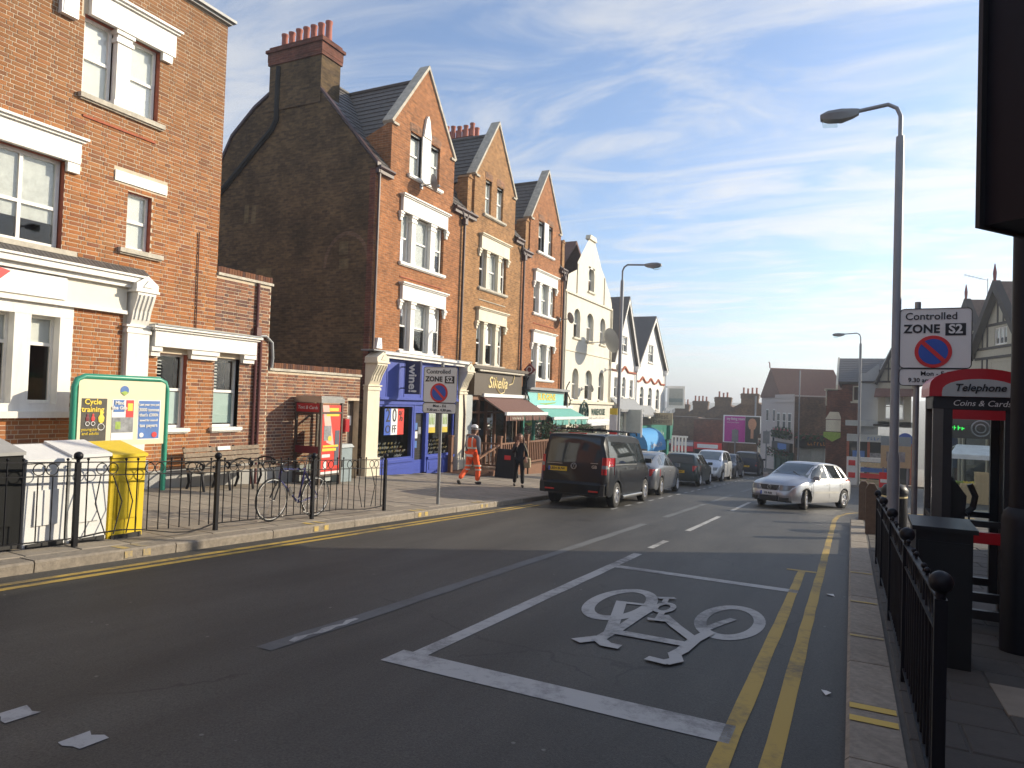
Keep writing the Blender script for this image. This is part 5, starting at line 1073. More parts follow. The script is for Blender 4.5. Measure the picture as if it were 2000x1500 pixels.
m=MB(); m.prism([(1.3,49.95,3.3),(3.4,49.95,3.3),(3.4,49.2,2.85),(1.2,49.2,2.75)],(0,0,.06)); m.build('bay_roof','roof_brown',T3)
m=MB(); m.box(-.3,3.4,49.9,50.45,-.1,.35); m.build('shop_fascia','kiosk_panel',T3); bars(T3,Fac('Y',49.895),1.55,.12,1.3,.2,7,'poster_blue'); m=MB(); m.box(-.4,3.4,50.0,50.45,.9,1.25); m.build('upper_fascia','kiosk_panel',T3)
m=MB(); m.box(-.3,3.4,50.3,50.45,-3.2,-.1); m.build('shop_front','car_glass',T3)
for k in range(4): m=MB(); m.box(-.3+k*1.2,-.15+k*1.2,50.15,50.3,-3.2,-.1); m.build('shop_pier','red_brick_plain',T3)
for x,z,c in ((.4,-1.0,'poster_blue'),(.4,-1.8,'paper'),(1.4,-1.1,'poster_grey'),(1.4,-2.0,'tan_panel'),(2.6,-1.2,'poster_blue')): m=MB(); m.box(x-.35,x+.35,50.1,50.12,z-.3,z+.3); m.build('window_poster',c,T3)
m=MB(); m.cyl((3.0,49.7,.15),(3.0,49.85,.15),.42,n=20); m.build('round_sign','sign_blue',T3)
# --- tudor houses along the side street
def tudor(lab,loc,ang,wd,ze,zp,zb):
    t=local_thing('tudor_house',lab,'building',loc,ang,'half timbered houses on the side street'); h=wd/2; m=MB(); F=Fac('Y',0)
    F.wall(m,-h,h,zb,ze,[(-.8,.8,ze-2.2,ze-.75)],.1); F.wall(m,-.7,.7,ze,ze+1.0,[(-.55,.55,ze+.05,ze+.9)],.1); sl=(zp-ze)/h
    F.poly(m,[(-h,ze),(-.7,ze),(-.7,ze+(h-.7)*sl)],0); F.poly(m,[(h,ze),(.7,ze),(.7,ze+(h-.7)*sl)],0)
    F.poly(m,[(-.7,ze+1),(.7,ze+1),(.7,ze+(h-.7)*sl),(0,zp),(-.7,ze+(h-.7)*sl)],0); m.build('front_wall','tudor_cream',t)
    win(F,t,-.55,.55,ze+.05,ze+.9,.08,.06,0,mull=2,blind=.6); win(F,t,-.8,.8,ze-2.2,ze-.75,.08,.06,.6,mull=2,blind=.4)
    m=MB()
    for s in (-1,1): F.prism(m,[(s*(h+.35),ze-.45),(0,zp+.35),(0,zp-.15),(s*(h+.1),ze-.6)],.05,.4)
    m.build('bargeboard','timber_black',t)
    m=MB(); 
    for v in (ze-.12,ze-.6,ze-2.4,ze+1.0): F.box(m,-h if v<ze else -h*.6,h if v<ze else h*.6,v,v+.13,0,.04)
    for u in (-1.6,-1.15,1.15,1.6,-.25,.25): 
        F.box(m,u-.05,u+.05,ze+.01 if abs(u)>1 else ze+1.13,ze+max(.1,(h-abs(u))*sl-.1),0,.035)
        if abs(u)>1: F.box(m,u-.05,u+.05,ze-2.27,ze-.6,0,.035)
    m.build('timber_frame','timber_black',t)
    m=MB(); m.prism([(-h-.3,-.35,ze-.4),(0,-.35,zp+.3),(h+.3,-.35,ze-.4),(h+.2,-.35,ze-.5),(0,-.35,zp+.15),(-h-.2,-.35,ze-.5)],(0,8,0)); m.build('roof','roof_tile',t)
    m=MB(); m.tube([(0,-.3,zp+.3),(0,-.3,zp+.7),(0,-.3,zp+1.15)],[.06,.09,.02],6); m.build('finial','kiosk_maroon',t)
    m=MB(); m.prism([(-h-.2,-.02,ze-2.55),(h+.2,-.02,ze-2.55),(h+.2,-1.0,ze-3.1),(-h-.2,-1.0,ze-3.1)],(0,0,.08)); m.build('bay_roof','roof_brown',t)
    m=MB(); m.box(-h,h,.02,8,zb,ze-.1); m.build('side_wall','tudor_cream',t)
    m=MB(); m.box(-h,h,-.5,.0,zb,ze-3.1); m.build('shop_front','car_glass',t); m=MB(); m.box(-h,h,-.6,-.5,ze-3.75,ze-3.1); m.build('fascia','kiosk_dark',t)
    for u in (-h,0,h-.15): m=MB(); m.box(u,u+.15,-.58,-.5,zb,ze-3.75); m.build('shop_pier','tudor_cream',t)
    return t
Ta=tudor('tall half timbered house with steep black bargeboards nearest on the side street',(6.3,40,0),-72,4.6,5.2,8.0,-2.6); Tb=tudor('smaller half timbered house behind the steep gabled one',(5.95,46.6,0),-72,4.2,5.6,8.1,-2.8)
m=MB(); m.tube([(0,0,0),(-1.0,.1,.35)],.015,4); 
for k in range(5): m.tube([(-.3-k*.16,.05-.3,.1+k*.056),(-.3-k*.16,.05+.3,.1+k*.056)],.01,4)
m.tube([(0,0,-1.2),(0,0,.1)],.02,4); o=m.build('tv_aerial','grey_post',local=True); o.location=(5.95,41.4,8.6); tag(o,'thin rooftop television aerial against the sky beside the steep gable','aerial')
sp=thing('open_sign','green neon shop sign with letters and ring emblem seen through the phone box','sign',(5.6,38.5,1)); m=MB(); m.box(3.9,9,40.6,40.7,.5,1.75) if False else m.box(3.6,8.8,38.45,38.52,.72,1.7); m.build('sign_board','kiosk_dark',sp)
text('OPEN',.42,(6.42,38.44,1.2),PY,'neon_green',sp); bars(sp,Fac('Y',38.44),4.3,1.2,.9,.2,6,'neon_green'); m=MB(); m.ring((5.35,38.44,1.2),.36,.035,1,20,5); m.ring((5.35,38.44,1.2),.2,.03,1,16,5); m.build('ring_emblem','grey_post',sp)
# --- terrace behind the bend
for k,(x,y,zt,w_,lab) in enumerate(((-11.2,88,4.0,5.2,'brown brick end house with the tallest chimney, behind the pink hoarding'),(-15.0,92,3.55,5.0,'brown brick terraced house second from the hoarding with two chimney pots'),(-18.8,97,3.0,5.2,'brown brick terraced house third from the hoarding'),(-22.4,102,2.5,5.4,'brown brick terraced house furthest from the hoarding'))):
    t=thing('terraced_house',lab,'building',(x,y,rz(y)),'chimneyed terrace beyond the bend'); zr=zt-1.5; zb=rz(y)-.5
    m=MB(); m.poly([(x-w_,y,zb),(x+3.2,y,zb),(x+3.2,y,zr-1.6),(x+.9,y,zr),(x-.9,y,zr),(x-w_,y,zr-2.6)]); m.poly([(x+3.2,y,zb),(x+3.2,y+7,zb),(x+3.2,y+7,zr-1.6),(x+3.2,y,zr-1.6)]); m.build('gable_wall','brick_far',t)
    m=MB(); m.prism([(x-w_-.2,y-.1,zr-2.75),(x-.5,y-.1,zr+.1),(x+.9,y-.1,zr+.1),(x+3.4,y-.1,zr-1.65),(x+3.4,y-.1,zr-1.85),(x+.9,y-.1,zr-.1),(x-.5,y-.1,zr-.1),(x-w_-.2,y-.1,zr-2.95)],(0,6.5,0)); m.build('roof','roof_tile',t)
    chimney(t,x-1.0,x+1.0,y-.15,y+.6,zr-.3,zt-.4,4 if k!=1 else 2,1,'brick_far','brick_far')
    if k==0: chimney(t,x-4.2,x-3.2,y+5,y+5.6,zr-.6,zr+.5,2,1,'brick_far','brick_far')
for k,(x0,x1,y,zt,mt,lab) in enumerate(((-17.0,-13.6,84,.3,'brick_far_red','red brick low shop left of the hoarding with red fascia'),(-20.4,-17.1,87,.4,'brick_far','yellow brick low shop between two red brick shops'),(-24.5,-20.5,90,.3,'brick_far_red','red brick low shop furthest along with pale poster'))):
    t=thing('low_shop',lab,'building',((x0+x1)/2,y,rz(y)),'low shops under the terrace'); zb=rz(y)-.3; F=Fac('Y',y); m=MB(); m.box(x0,x1,y,y+4,zb,zt); m.build('wall',mt,t); m=MB(); m.box(x0-.05,x1+.05,y-.1,y+4,zt,zt+.12); m.build('coping','roof_tile',t)
    m=MB(); m.box(x0+.1,x1-.1,y-.2,y,-3.2,-2.4); m.build('fascia','sign_red' if k!=1 else 'poster_grey',t); m=MB(); m.box(x0+.5,x1-.5,y-.22,y-.2,-3.05,-2.6); m.build('sign_panel','poster_white',t)
    m=MB(); m.box(x0+.2,x1-.2,y-.06,y,zb,-3.2); m.build('shop_window','car_glass',t)
    if k==2: m=MB(); m.box(x0+1.2,x0+2.6,y-.08,y,-1.9,-.2); m.build('wall_poster','poster_white',t)
    if k==1: m=MB(); m.prism([(x0+.3,y,-3.1),(x1-.3,y,-3.1),(x1-.3,y-1.3,-3.7),(x0+.3,y-1.3,-3.7)],(0,0,.05)); m.build('shop_awning','sign_red',t)
hb=thing('hoarding','large pink advertising hoarding with a portrait panel beneath the terrace chimneys','billboard',(-11,80,-2)); m=MB(); m.box(-12.95,-8.9,80,80.15,-2.05,1.0); m.build('frame','white_plastic',hb); m=MB(); m.box(-12.8,-10.6,79.96,80,-1.95,.88); m.build('pink_panel','magenta',hb); m=MB(); m.box(-10.58,-9.05,79.96,80,-1.95,.88); m.build('portrait_panel','poster_dark',hb)
m=MB(); m.lathe([(.0,-.62),(.3,-.5),(.44,-.1),(.42,.3),(.25,.6),(.0,.66)],(0,0,0),'Z',16); m.v=[(v[0]-9.85,79.955+v[1]*.02,v[2]+.05) for v in m.v]; m.box(-10.0,-9.7,79.945,79.957,-1.5,-.4); m.build('face_print','skin_print',hb)
text('my living room',.4,(-11.6,79.95,.6),PY,'paper',hb,off=.01,sx=.8); text('from just £5pm',.2,(-11.9,79.95,.2),PY,'paper',hb)
m=MB(); m.tube([(-9.6,80.3,-2),(-9.6,80.3,3.2)],.1,6); m.tube([(-9.2,79.9,-4.4),(-9.2,79.9,-2)],.1,6); m.build('mast','grey_post',hb)
ps=thing('pub_sign','dark square pub sign with gold crest on a white frame beside the hoarding','sign',(-8.2,79,-1)); m=MB(); m.box(-8.7,-7.3,79,79.1,-1.1,.95); m.build('frame','white_plastic',ps); m=MB(); m.box(-8.55,-7.45,78.96,79,-.95,.8); m.build('panel','brown_fascia',ps); m=MB(); m.prism([(-8.2,78.95,-.1),(-7.8,78.95,-.1),(-7.7,78.95,.45),(-8.3,78.95,.45)],(0,.01,0)); m.build('crest','gold',ps); m=MB(); m.tube([(-7.35,79.05,-4.4),(-7.35,79.05,-1.1)],.07,6); m.build('post','white_plastic',ps)
pe=thing('pub_annexe','low cream annexe with an arched doorway right of the hoarding','building',(-7.6,77.5,rz(77))); m=MB(); m.box(-9.0,-6.9,78,80.5,rz(78)-.2,-1.3); m.build('wall','cream_render',pe); m=MB(); m.box(-8.3,-7.6,77.93,78,rz(78),-2.6); m.build('door','brown_fascia',pe); m=MB(); m.prism([(-9.2,77.8,-1.3),(-6.8,77.8,-1.3),(-7.3,77.8,-.7),(-8.6,77.8,-.7)],(0,2.9,0)); m.build('roof','roof_tile',pe)
for k in range(3): clump('hanging_foliage','annexe foliage',(-8.7+k*.7,77.7,-1.9),.45,80,'leaf',leaf=.15,par=pe)
rl=thing('ramp_railing','white painted ramp railing beyond the last white house','railing',(-13.5,60,-2)); m=MB(); m.box(-14.5,-13.05,62,62.12,-1.0,-.85); m.build('top_rail','white_paint',rl)
for k in range(5): m=MB(); m.box(-14.5+k*.3,-14.35+k*.3,62.0,62.1,-2.6,-1.0); m.build('rail_board','white_paint',rl)
m=MB(); m.box(-14.6,-12.6,61.5,61.9,-4.2,-2.3); m.build('low_wall','cream_stone',rl)
for k in range(3): m=MB(); m.box(-14.3+k*.65,-14.1+k*.65,61.4,61.5,-4.2,-2.6); m.build('buttress','cream_stone',rl)
tr=thing('far_treeline','bare hazy treeline on the far hill behind the white houses','trees',(-60,300,0)); tr['kind']='stuff'
m=MB(); rr=random.Random(3)
for k in range(260):
    x=-150+rr.random()*90; y=330+rr.random()*40; h=tz(x,y); r=rr.uniform(1,2.2); z=h+rr.uniform(0,4)*rr.random()
    a=Vector((rr.gauss(0,1),rr.gauss(0,.4),rr.gauss(0,1))).normalized(); b=a.orthogonal(); p=Vector((x,y,z)); m.poly([p-a*r,p+b*r*.4,p+a*r,p-b*r*.4])
m.build('crowns','tree_far',tr,kind='stuff')
for nm_,lab_,x0_,x1_,y0_,y1_,zt_ in (('street_house','brick terrace continuing the left side of the street behind the viewer',-21,-12.9,-40,2.4,10.5),('street_house','added unseen brick block across the street behind the viewer',-12,4.5,-52,-40,10)):  # the cross-street block is added to keep bright sky out of reflections
    t=thing(nm_,lab_,'building',((x0_+x1_)/2,(y0_+y1_)/2,0),'houses behind the viewer'); m=MB(); m.box(x0_,x1_,y0_,y1_,-1.2,zt_); m.build('walls','brick_far_red_x',t); m=MB(); m.box(x0_-.1,x1_+.1,y0_-.1,y1_+.02,zt_,zt_+.2); m.build('parapet','weathered_stone',t)
    for k in range(9):
        for j in range(3):
            m=MB()
            if x0_<-20: m.box(x1_,x1_+.05,-2.5-k*4,-1.3-k*4,1+j*3.2,2.8+j*3.2)
            else: m.box(-11+k*1.7,-10+k*1.7,y1_,y1_+.05,1+j*3,2.7+j*3)
            m.build('window','car_glass',t)
# building behind the camera on the right whose shade lies over the near road
rb=thing('shade_building','plain brick corner building behind the traffic signal, casting shade over the near road','building',(12,0,0)); m=MB(); m.box(5.0,18,-34,18.3,-1.6,5.75); m.build('walls','brick_far_red_x',rb); m=MB(); m.box(4.9,18.1,-34.1,18.4,5.75,5.95); m.build('parapet','weathered_stone',rb)
for k in range(12):
    y=16-k*3.6; w_=MB(); w_.box(4.93,5.0,y-.6,y+.6,1.2,3.0); w_=w_.build('window','white_paint',rb); p=MB(); p.box(4.91,4.93,y-.5,y+.5,1.3,2.9); p.build('pane','car_glass',w_)
# ================================================================ street lamps
def lamp(lab,x,y,h,arm,dirx):
    z=pz(x,y); t=thing('street_lamp',lab,'street lamp',(x,y,z),'grey street lamps along the road'); m=MB(); m.lathe([(.1,-.1),(.1,1.6),(.075,1.75),(.07,h-.75),(.065,h-.62)],(x,y,z),'Z',12); m.build('column','grey_post',t,smooth=40)
    zz=z+h; m=MB(); m.tube([(x,y,zz-.7),(x,y,zz-.25),(x+dirx*.06,y,zz-.1),(x+dirx*.2,y,zz-.01),(x+dirx*(arm-.5),y,zz-.06)],.036,8); m.build('arm','grey_post',t,smooth=60)
    m=MB(); a=x+dirx*(arm-.55); b=x+dirx*(arm+.1); zc=zz-.07
    def sec(t_): return a+(b-a)*t_
    for (t0,w0,u0,l0) in ((0,.05,.05,.05),(.15,.08,.06,.09),(.45,.14,.07,.13),(.8,.15,.06,.1),(1,.09,.02,.06)):
        xx=sec(t0); m.v+= [(xx,y-w0,zc),(xx,y-w0*.7,zc+u0),(xx,y+w0*.7,zc+u0),(xx,y+w0,zc),(xx,y+w0*.8,zc-l0),(xx,y-w0*.8,zc-l0)]
    for i in range(4):
        for j in range(6): m.f.append((i*6+j,i*6+(j+1)%6,i*6+6+(j+1)%6,i*6+6+j)); m.m.append(0); m.c.append(None)
    m.f+= [(5,4,3,2,1,0),(24,25,26,27,28,29)]; m.m+=[0,0]; m.c+=[None,None]; m.build('lantern','sign_back',t,smooth=35)
    g=MB(); g.prism([(sec(.5),y-.1,zc-.12),(sec(.97),y-.08,zc-.07),(sec(.93),y-.06,zc-.17),(sec(.55),y-.07,zc-.2)],(0,.18,0)); g.build('lens','clear_glass',t); return t
lamp('nearest tall grey street lamp rising behind the right guard railing',.67,14,8.0,1.22,-1); lamp('grey street lamp on the left pavement in front of the white houses',-8.3,26.4,8.65,1.45,1); lamp('small distant grey street lamp in front of the brick house on the right',.35,45,8.8,1.4,-1)
t=thing('lamp_column','plain thin grey column standing in front of the pub','column',(-4.0,62.5,pz(0,62))); m=MB(); m.lathe([(.09,-.2),(.09,1.4),(.06,1.5),(.05,8.6)],(-4.0,62.5,rz(62.5)),'Z',8); m.build('column','grey_post',t)
for x,lab in ((-9.6,'slim grey pole in front of the pink hoarding'),(-6.9,'slim grey pole beside the dark estate car')):
    t=thing('traffic_pole',lab,'pole',(x,66,rz(66))); m=MB(); m.tube([(x,66,rz(66)-.2),(x,66,rz(66)+3.6)],.06,6); m.build('post','grey_post',t); m=MB(); m.box(x-.28,x+.28,65.9,66.0,rz(66)+2.4,rz(66)+3.5); m.build('sign_back','sign_back',t)
# bus-stop like yellow and white plate on the lamp
t=thing('parking_plate','narrow yellow and white parking plate on a pole by the left lamp','sign',(-8.35,26.0,-1)); m=MB(); m.tube([(-8.35,26,-1.4),(-8.35,26,1.6)],.03,6); m.build('post','grey_post',t)
for z0_,z1_,c in ((1.35,1.6,'poster_yellow'),(.75,1.34,'paper'),(.35,.7,'sign_red')): m=MB(); m.box(-8.5,-8.2,25.93,25.96,z0_,z1_); m.build('plate',c,t)
# ================================================================ zone signs
def zone(lab,x,y,zt,pole_x,yaw=0):
    t=local_thing('zone_sign',lab,'traffic sign',(x,y,0),yaw,'controlled zone signs'); w_=.41; zb=zt-1.03; b=pz(x,y)
    m=MB(); m.tube([(pole_x,.06,b-.1),(pole_x,.06,zt+.1)],.038,10); m.build('post','galv_steel',t,smooth=50)
    def plate(z0,z1,nm):
        m=MB(); r=.05; pts=[]
        for cx_,cz,a0 in ((w_-r,z1-r,0),(-w_+r,z1-r,90),(-w_+r,z0+r,180),(w_-r,z0+r,270)):
            pts+=[(cx_+r*math.cos(R(a0+a)),0,cz+r*math.sin(R(a0+a))) for a in (0,30,60,90)]
        m.prism(pts,(0,.012,0)); o=m.build(nm,'sign_face',t)
        k=MB(); k.tube([(p[0]*1.0,-.003,p[2]) for p in pts],.006,4,0,True); k.build('border','sign_black',o); return o
    A_=plate(zb+.235,zt,'sign_panel'); B_=plate(zb,zb+.225,'time_plate')
    text('Controlled',.135,(-.05,-.004,zt-.105),PY,'sign_black',t,local=True,off=.001); text('ZONE',.155,(-.155,-.004,zt-.275),PY,'sign_black',t,local=True,off=.005,sx=.95,sp=1.05)
    m=MB(); m.box(.115,.345,-.006,-.001,zt-.36,zt-.2); m.build('zone_code_box','sign_black',t); text('S2',.165,(.23,-.009,zt-.28),PY,'sign_face',t,local=True,off=.005)
    c=zt-.575; m=MB(); m.cyl((-.02,-.008,c),(-.02,-.001,c),.215,n=36); m.build('sign_ring','sign_red',t); m=MB(); m.cyl((-.02,-.012,c),(-.02,-.009,c),.17,n=32); m.build('sign_disc','sign_blue',t)
    m=MB(); d=Vector((.707,0,-.707)); n=Vector((.707,0,.707))*.026; q0=Vector((-.02,-.016,c))-d*.18; q1=Vector((-.02,-.016,c))+d*.18; m.prism([q0-n,q1-n,q1+n,q0+n],(0,.003,0)); m.build('sign_bar','sign_red',t)
    text('Mon - Fri',.085,(0,-.004,zb+.16),PY,'sign_black',t,local=True,off=.001); text('9.30 am - 4.30 pm.',.08,(0,-.004,zb+.07),PY,'sign_black',t,local=True,off=.001)
    m=MB(); 
    for z in (zb+.12,zb+.4,zt-.2): m.box(pole_x-.06,pole_x+.06,.012,.1,z,z+.03)
    m.build('clip','galv_steel',t); return t
zone('controlled zone sign on its pole at the left kerb before the black van',-8.25,13.1,2.45,.02,6); zone('controlled zone sign on its pole behind the right telephone box',.965,10.7,3.17,-.2,0)
# ================================================================ guard railings
BALLM={}
def railing(lab,x,ys,bent=(),face=1):
    t=thing('guard_railing',lab,'railing',(x,ys[0],pz(x,ys[0])),'black pedestrian guard railings'); o0=Vector(ORG[t.name])
    P_=MB(); P_.box(-.026,.026,-.026,.026,-.1,1.0); pm=P_.build('post','black_iron',local=True); bm_=MB(); bm_.cyl((0,0,1.0),(0,0,1.03),.022,n=10); bm_.ball((0,0,1.075),.052,12); bb=bm_.build('post_ball','black_iron',local=True,smooth=60)
    rg=MB(); rg.ring((0,0,0),.066,.0065,0,20,5); rg_=rg.build('ring','black_iron',local=True,smooth=60); br=MB(); br.tube([(0,0,.1),(0,0,.83)],.0075,6); br_=br.build('bar','black_iron',local=True)
    fb=MB(); fb.tube([(0,0,.1),(0,0,1.02)],.0085,6); fb.ball((0,0,1.035),.017,6); fb_=fb.build('finial_bar','black_iron',local=True)
    dat={k:o.data for k,o in (('post',pm),('post_ball',bb),('ring',rg_),('bar',br_),('finial_bar',fb_))}
    for o in (pm,bb,rg_,br_,fb_): bpy.data.objects.remove(o)
    for y in ys:
        c=sub(t,dat['post'],'post',Vector((x,y,pz(x,y)))-o0); sub(c,dat['post_ball'],'post_ball',(0,0,0))
    for i,(a,b) in enumerate(zip(ys,ys[1:])):
        a+=.04; b-=.04; za,zb_=pz(x,a),pz(x,b)
        bend=bent.get(i,0) if bent else 0
        for h,hw in ((1.0,.02),(.84,.016),(.1,.018)):
            m=MB(); n=8; pts=[]
            for k in range(n+1):
                u=k/n; dx=bend*.12*math.sin(math.pi*u)*(1 if h<.2 else .1); pts.append((x+dx,a+(b-a)*u,za+(zb_-za)*u+h+(bend*.06*math.sin(2*math.pi*u) if h<.2 else 0)))
            for p,q_ in zip(pts,pts[1:]): m.prism([(p[0]-hw,p[1],p[2]-.006),(p[0]+hw,p[1],p[2]-.006),(p[0]+hw,p[1],p[2]+.006),(p[0]-hw,p[1],p[2]+.006)],Vector(q_)-Vector(p))
            m.build('rail','black_iron',t)
        L=b-a; nb=12
        for k in range(nb):
            y=a+L*(k+.5)/nb; z=za+(zb_-za)*(k+.5)/nb
            fin=k in (0,3,4,7,8,11)
            if bend and (k in (1,2,3) if bend>.9 else k in (7,9)):
                m=MB(); s=(.1,-.08,.12)[k%3]; m.tube([(x,y,z+.83),(x+.03,y+s*.9,z+.5),(x+bend*.1,y-s*.3,z+.12)],.0075,6); m.build('bent_bar','black_iron',t)
                if fin: m=MB(); m.tube([(x,y,z+.84),(x,y,z+1.02)],.008,6); m.ball((x,y,z+1.035),.017,6); m.build('finial','black_iron',t)
            else: sub(t,dat['finial_bar'] if fin else dat['bar'],'finial_bar' if fin else 'bar',Vector((x,y,z))-o0)
        for g in range(3):
            yc=a+L*(g*4+2)/nb
            for s in (-1,1): y=yc+s*.072; sub(t,dat['ring'],'ring',Vector((x,y,za+(zb_-za)*(y-a)/L+.92))-o0)
    return t
railing('black guard railing along the left kerb in front of the bins and bicycle',-8.25,[1.05,3.1,5.13,7.16,9.16,11.2],{2:1.0,4:.4}); railing('black guard railing along the right kerb receding past the black cabinet',.38,[3.75,5.9,8.0,10.1,12.1],{})
# ================================================================ street furniture, left pavement
def ubin(lab,y0,y1,mat,lid,h=1.12):
    z=pz(-8.6,(y0+y1)/2); t=thing('recycling_bin',lab,'recycling bin',(-8.7,(y0+y1)/2,z),'row of recycling bins behind the railing'); m=MB()
    m.prism([(-8.45,y0,z+.0),(-8.45,y1,z+.0),(-8.43,y1,z+h-.08),(-8.43,y0,z+h-.08)],(-.52,0,0)); m.build('body',mat,t); m=MB(); m.box(-8.43,-8.422,y0+.1,y1-.1,z+.25,z+h-.4); m.build('front_panel',mat,t)
    l=MB(); l.prism([(-8.40,y0-.01,z+h-.078),(-8.99,y0-.01,z+h-.078),(-8.99,y0-.01,z+h+.1),(-8.40,y0-.01,z+h-.04)],(0,y1-y0+.02,0)); l.build('lid',lid,t)
    b=MB(); b.box(-8.96,-8.42,y0+.03,y1-.03,z-.01,z+.05); b.build('base','plastic_black',t); return t
ubin('black recycling bin with grey lid, leftmost of the row behind the railing',3.75,4.62,'bin_black','bin_grey'); ubin('white recycling bin beside the black one, half shaded by the railing post',4.66,5.13,'bin_white','bin_white',1.06); ubin('white recycling bin directly beside the yellow one',5.16,5.64,'bin_white','bin_white'); ubin('yellow recycling bin at the end of the row',5.67,6.14,'bin_yellow','bin_yellow')
nb_=thing('notice_board','green tube framed notice board with three posters in front of the bank','notice board',(-12.2,8.35,pz(-12.2,8.35))); zl=pz(-12.2,7.5)-.05; m=MB()
y0,y1=7.45,9.27; m.tube([(-12.2,y0,zl),(-12.2,y0,1.74),(-12.2,y0+.05,1.87),(-12.2,y0+.18,1.93),(-12.2,y1-.18,1.93),(-12.2,y1-.05,1.87),(-12.2,y1,1.74),(-12.2,y1,zl)],.052,10); m.build('tube_frame','frame_green',nb_,smooth=50)
m=MB(); m.box(-12.24,-12.16,y0+.06,y1-.06,.68,1.88); m.build('panel','board_cream',nb_)
def sheet(y0,y1,z0,z1,mat,x=-12.155,nm='poster',par=nb_): m=MB(); m.box(x-.006,x,y0,y1,z0,z1); return m.build(nm,mat,par)
sheet(7.57,8.03,.78,1.54,'poster_dark'); sheet(8.13,8.56,.78,1.53,'poster_white'); sheet(8.66,9.1,.79,1.51,'poster_blue'); sheet(8.64,9.12,.77,1.53,'paper',-12.158)
text('Cycle\ntraining',.135,(-12.15,7.77,1.41),PX,'poster_yellow',nb_,off=.003); text('youngsters\nand adults',.075,(-12.15,7.74,.95),PX,'poster_yellow',nb_)
for y,c,s in ((7.93,'poster_yellow',1.0),(7.68,'kiosk_maroon',.6),(7.78,'sign_red',.6)):
    m=MB(); z=1.18; m.lathe([(.01,-.09*s),(.05*s,-.05*s),(.06*s,.02*s),(.03*s,.07*s),(.025*s,.08*s),(.035*s,.11*s),(.02*s,.14*s),(.005,.15*s)],(0,0,0),'Z',10); m.v=[(-12.148+v[0]*.05,y+v[1],z+v[2]) for v in m.v]; m.build('cyclist_print',c,nb_); m=MB(); m.ring((-12.149,y,z-.15*s),.06*s,.008,0,14,4); m.build('wheel_print','paper',nb_)
sheet(8.16,8.36,1.3,1.52,'poster_blue',-12.148); sheet(8.4,8.55,1.2,1.52,'sign_red',-12.149); sheet(8.14,8.55,.92,1.2,'poster_grey',-12.1485); text('Mind\nthe Gap',.09,(-12.145,8.27,1.42),PX,'paper',nb_,off=.003); sheet(8.43,8.53,1.32,1.46,'poster_yellow',-12.147); sheet(8.2,8.3,.98,1.12,'fruit_green',-12.147)
for k,(s_,z) in enumerate((('Last year you put',.06),('3000 tonnes',.085),("that's £300k",.08),('saved for council',.055),('tax payers',.09))): text(s_,z,(-12.148,8.87,1.44-k*.1),PX,'paper',nb_,off=.002)
m=MB(); m.cyl((-12.151,9.0,.86),(-12.148,9.0,.86),.055,n=16); m.build('badge_print','sign_red',nb_); m=MB(); m.cyl((-12.151,8.73,.86),(-12.148,8.73,.86),.045,n=16); m.build('crest_print','paper',nb_)
m=MB(); m.cyl((-12.158,8.36,1.7),(-12.155,8.36,1.7),.085,n=20); m.build('council_emblem','poster_blue',nb_); m=MB(); m.prism([(-12.153,8.28,1.66),(-12.153,8.36,1.69),(-12.153,8.44,1.66),(-12.153,8.36,1.6)],(.003,0,0)); m.build('emblem_leaf','fruit_green',nb_)
bn=thing('park_bench','weathered slatted bench with black iron curled arms and a white plaque','bench',(-12.4,11.05,pz(-12.4,11))); zg=pz(-12.3,11.05); BY0,BY1=10.03,12.1
def slat(x,z,w_,t_,tilt,nm='back_slat'):
    m=MB(); m.obox((x,(BY0+BY1)/2,z),(w_,BY1-BY0,t_),Euler((0,tilt,0)).to_matrix()); o=m.build(nm,'bench_wood',bn); return o
for k in range(4): slat(-12.52-.03*k,zg+.54+k*.105,.03,.09,R(-14))
for k in range(5): slat(-12.44+.1*k,zg+.43+.004*k,.085,.035,0,'seat_slat')
m=MB(); m.obox((-12.565,11.05,zg+.86),(.012,.36,.1),Euler((0,R(-14),0)).to_matrix()); 
m.v=[(v[0]+.0,v[1]-.0,v[2]-.0) for v in m.v]; m2=MB(); m2.obox((-12.585,11.05,zg+.865),(.05,.34,.085),Euler((0,R(-14),0)).to_matrix()); m2.build('plaque','paper',bn)
for y in (BY0+.05,BY0+.72,BY1-.72,BY1-.05):
    m=MB(); m.tube([(-12.66,y,zg+.92),(-12.5,y,zg+.45),(-12.45,y,zg+.2),(-12.55,y,zg-.02)],.028,6); m.tube([(-12.5,y,zg+.42),(-12.05,y,zg+.42),(-12.02,y,zg+.2),(-11.98,y,zg-.02)],.028,6)
    m.tube([(-12.54,y,zg+.6),(-12.35,y,zg+.64),(-12.15,y,zg+.63),(-12.06,y,zg+.58),(-12.04,y,zg+.52),(-12.08,y,zg+.46)],.02,6); m.tube([(-12.08+.07*math.cos(R(a)),y,zg+.55+.06*math.sin(R(a))) for a in range(0,360,30)],.014,5,0,True); m.build('iron_frame','black_iron',bn,smooth=50)
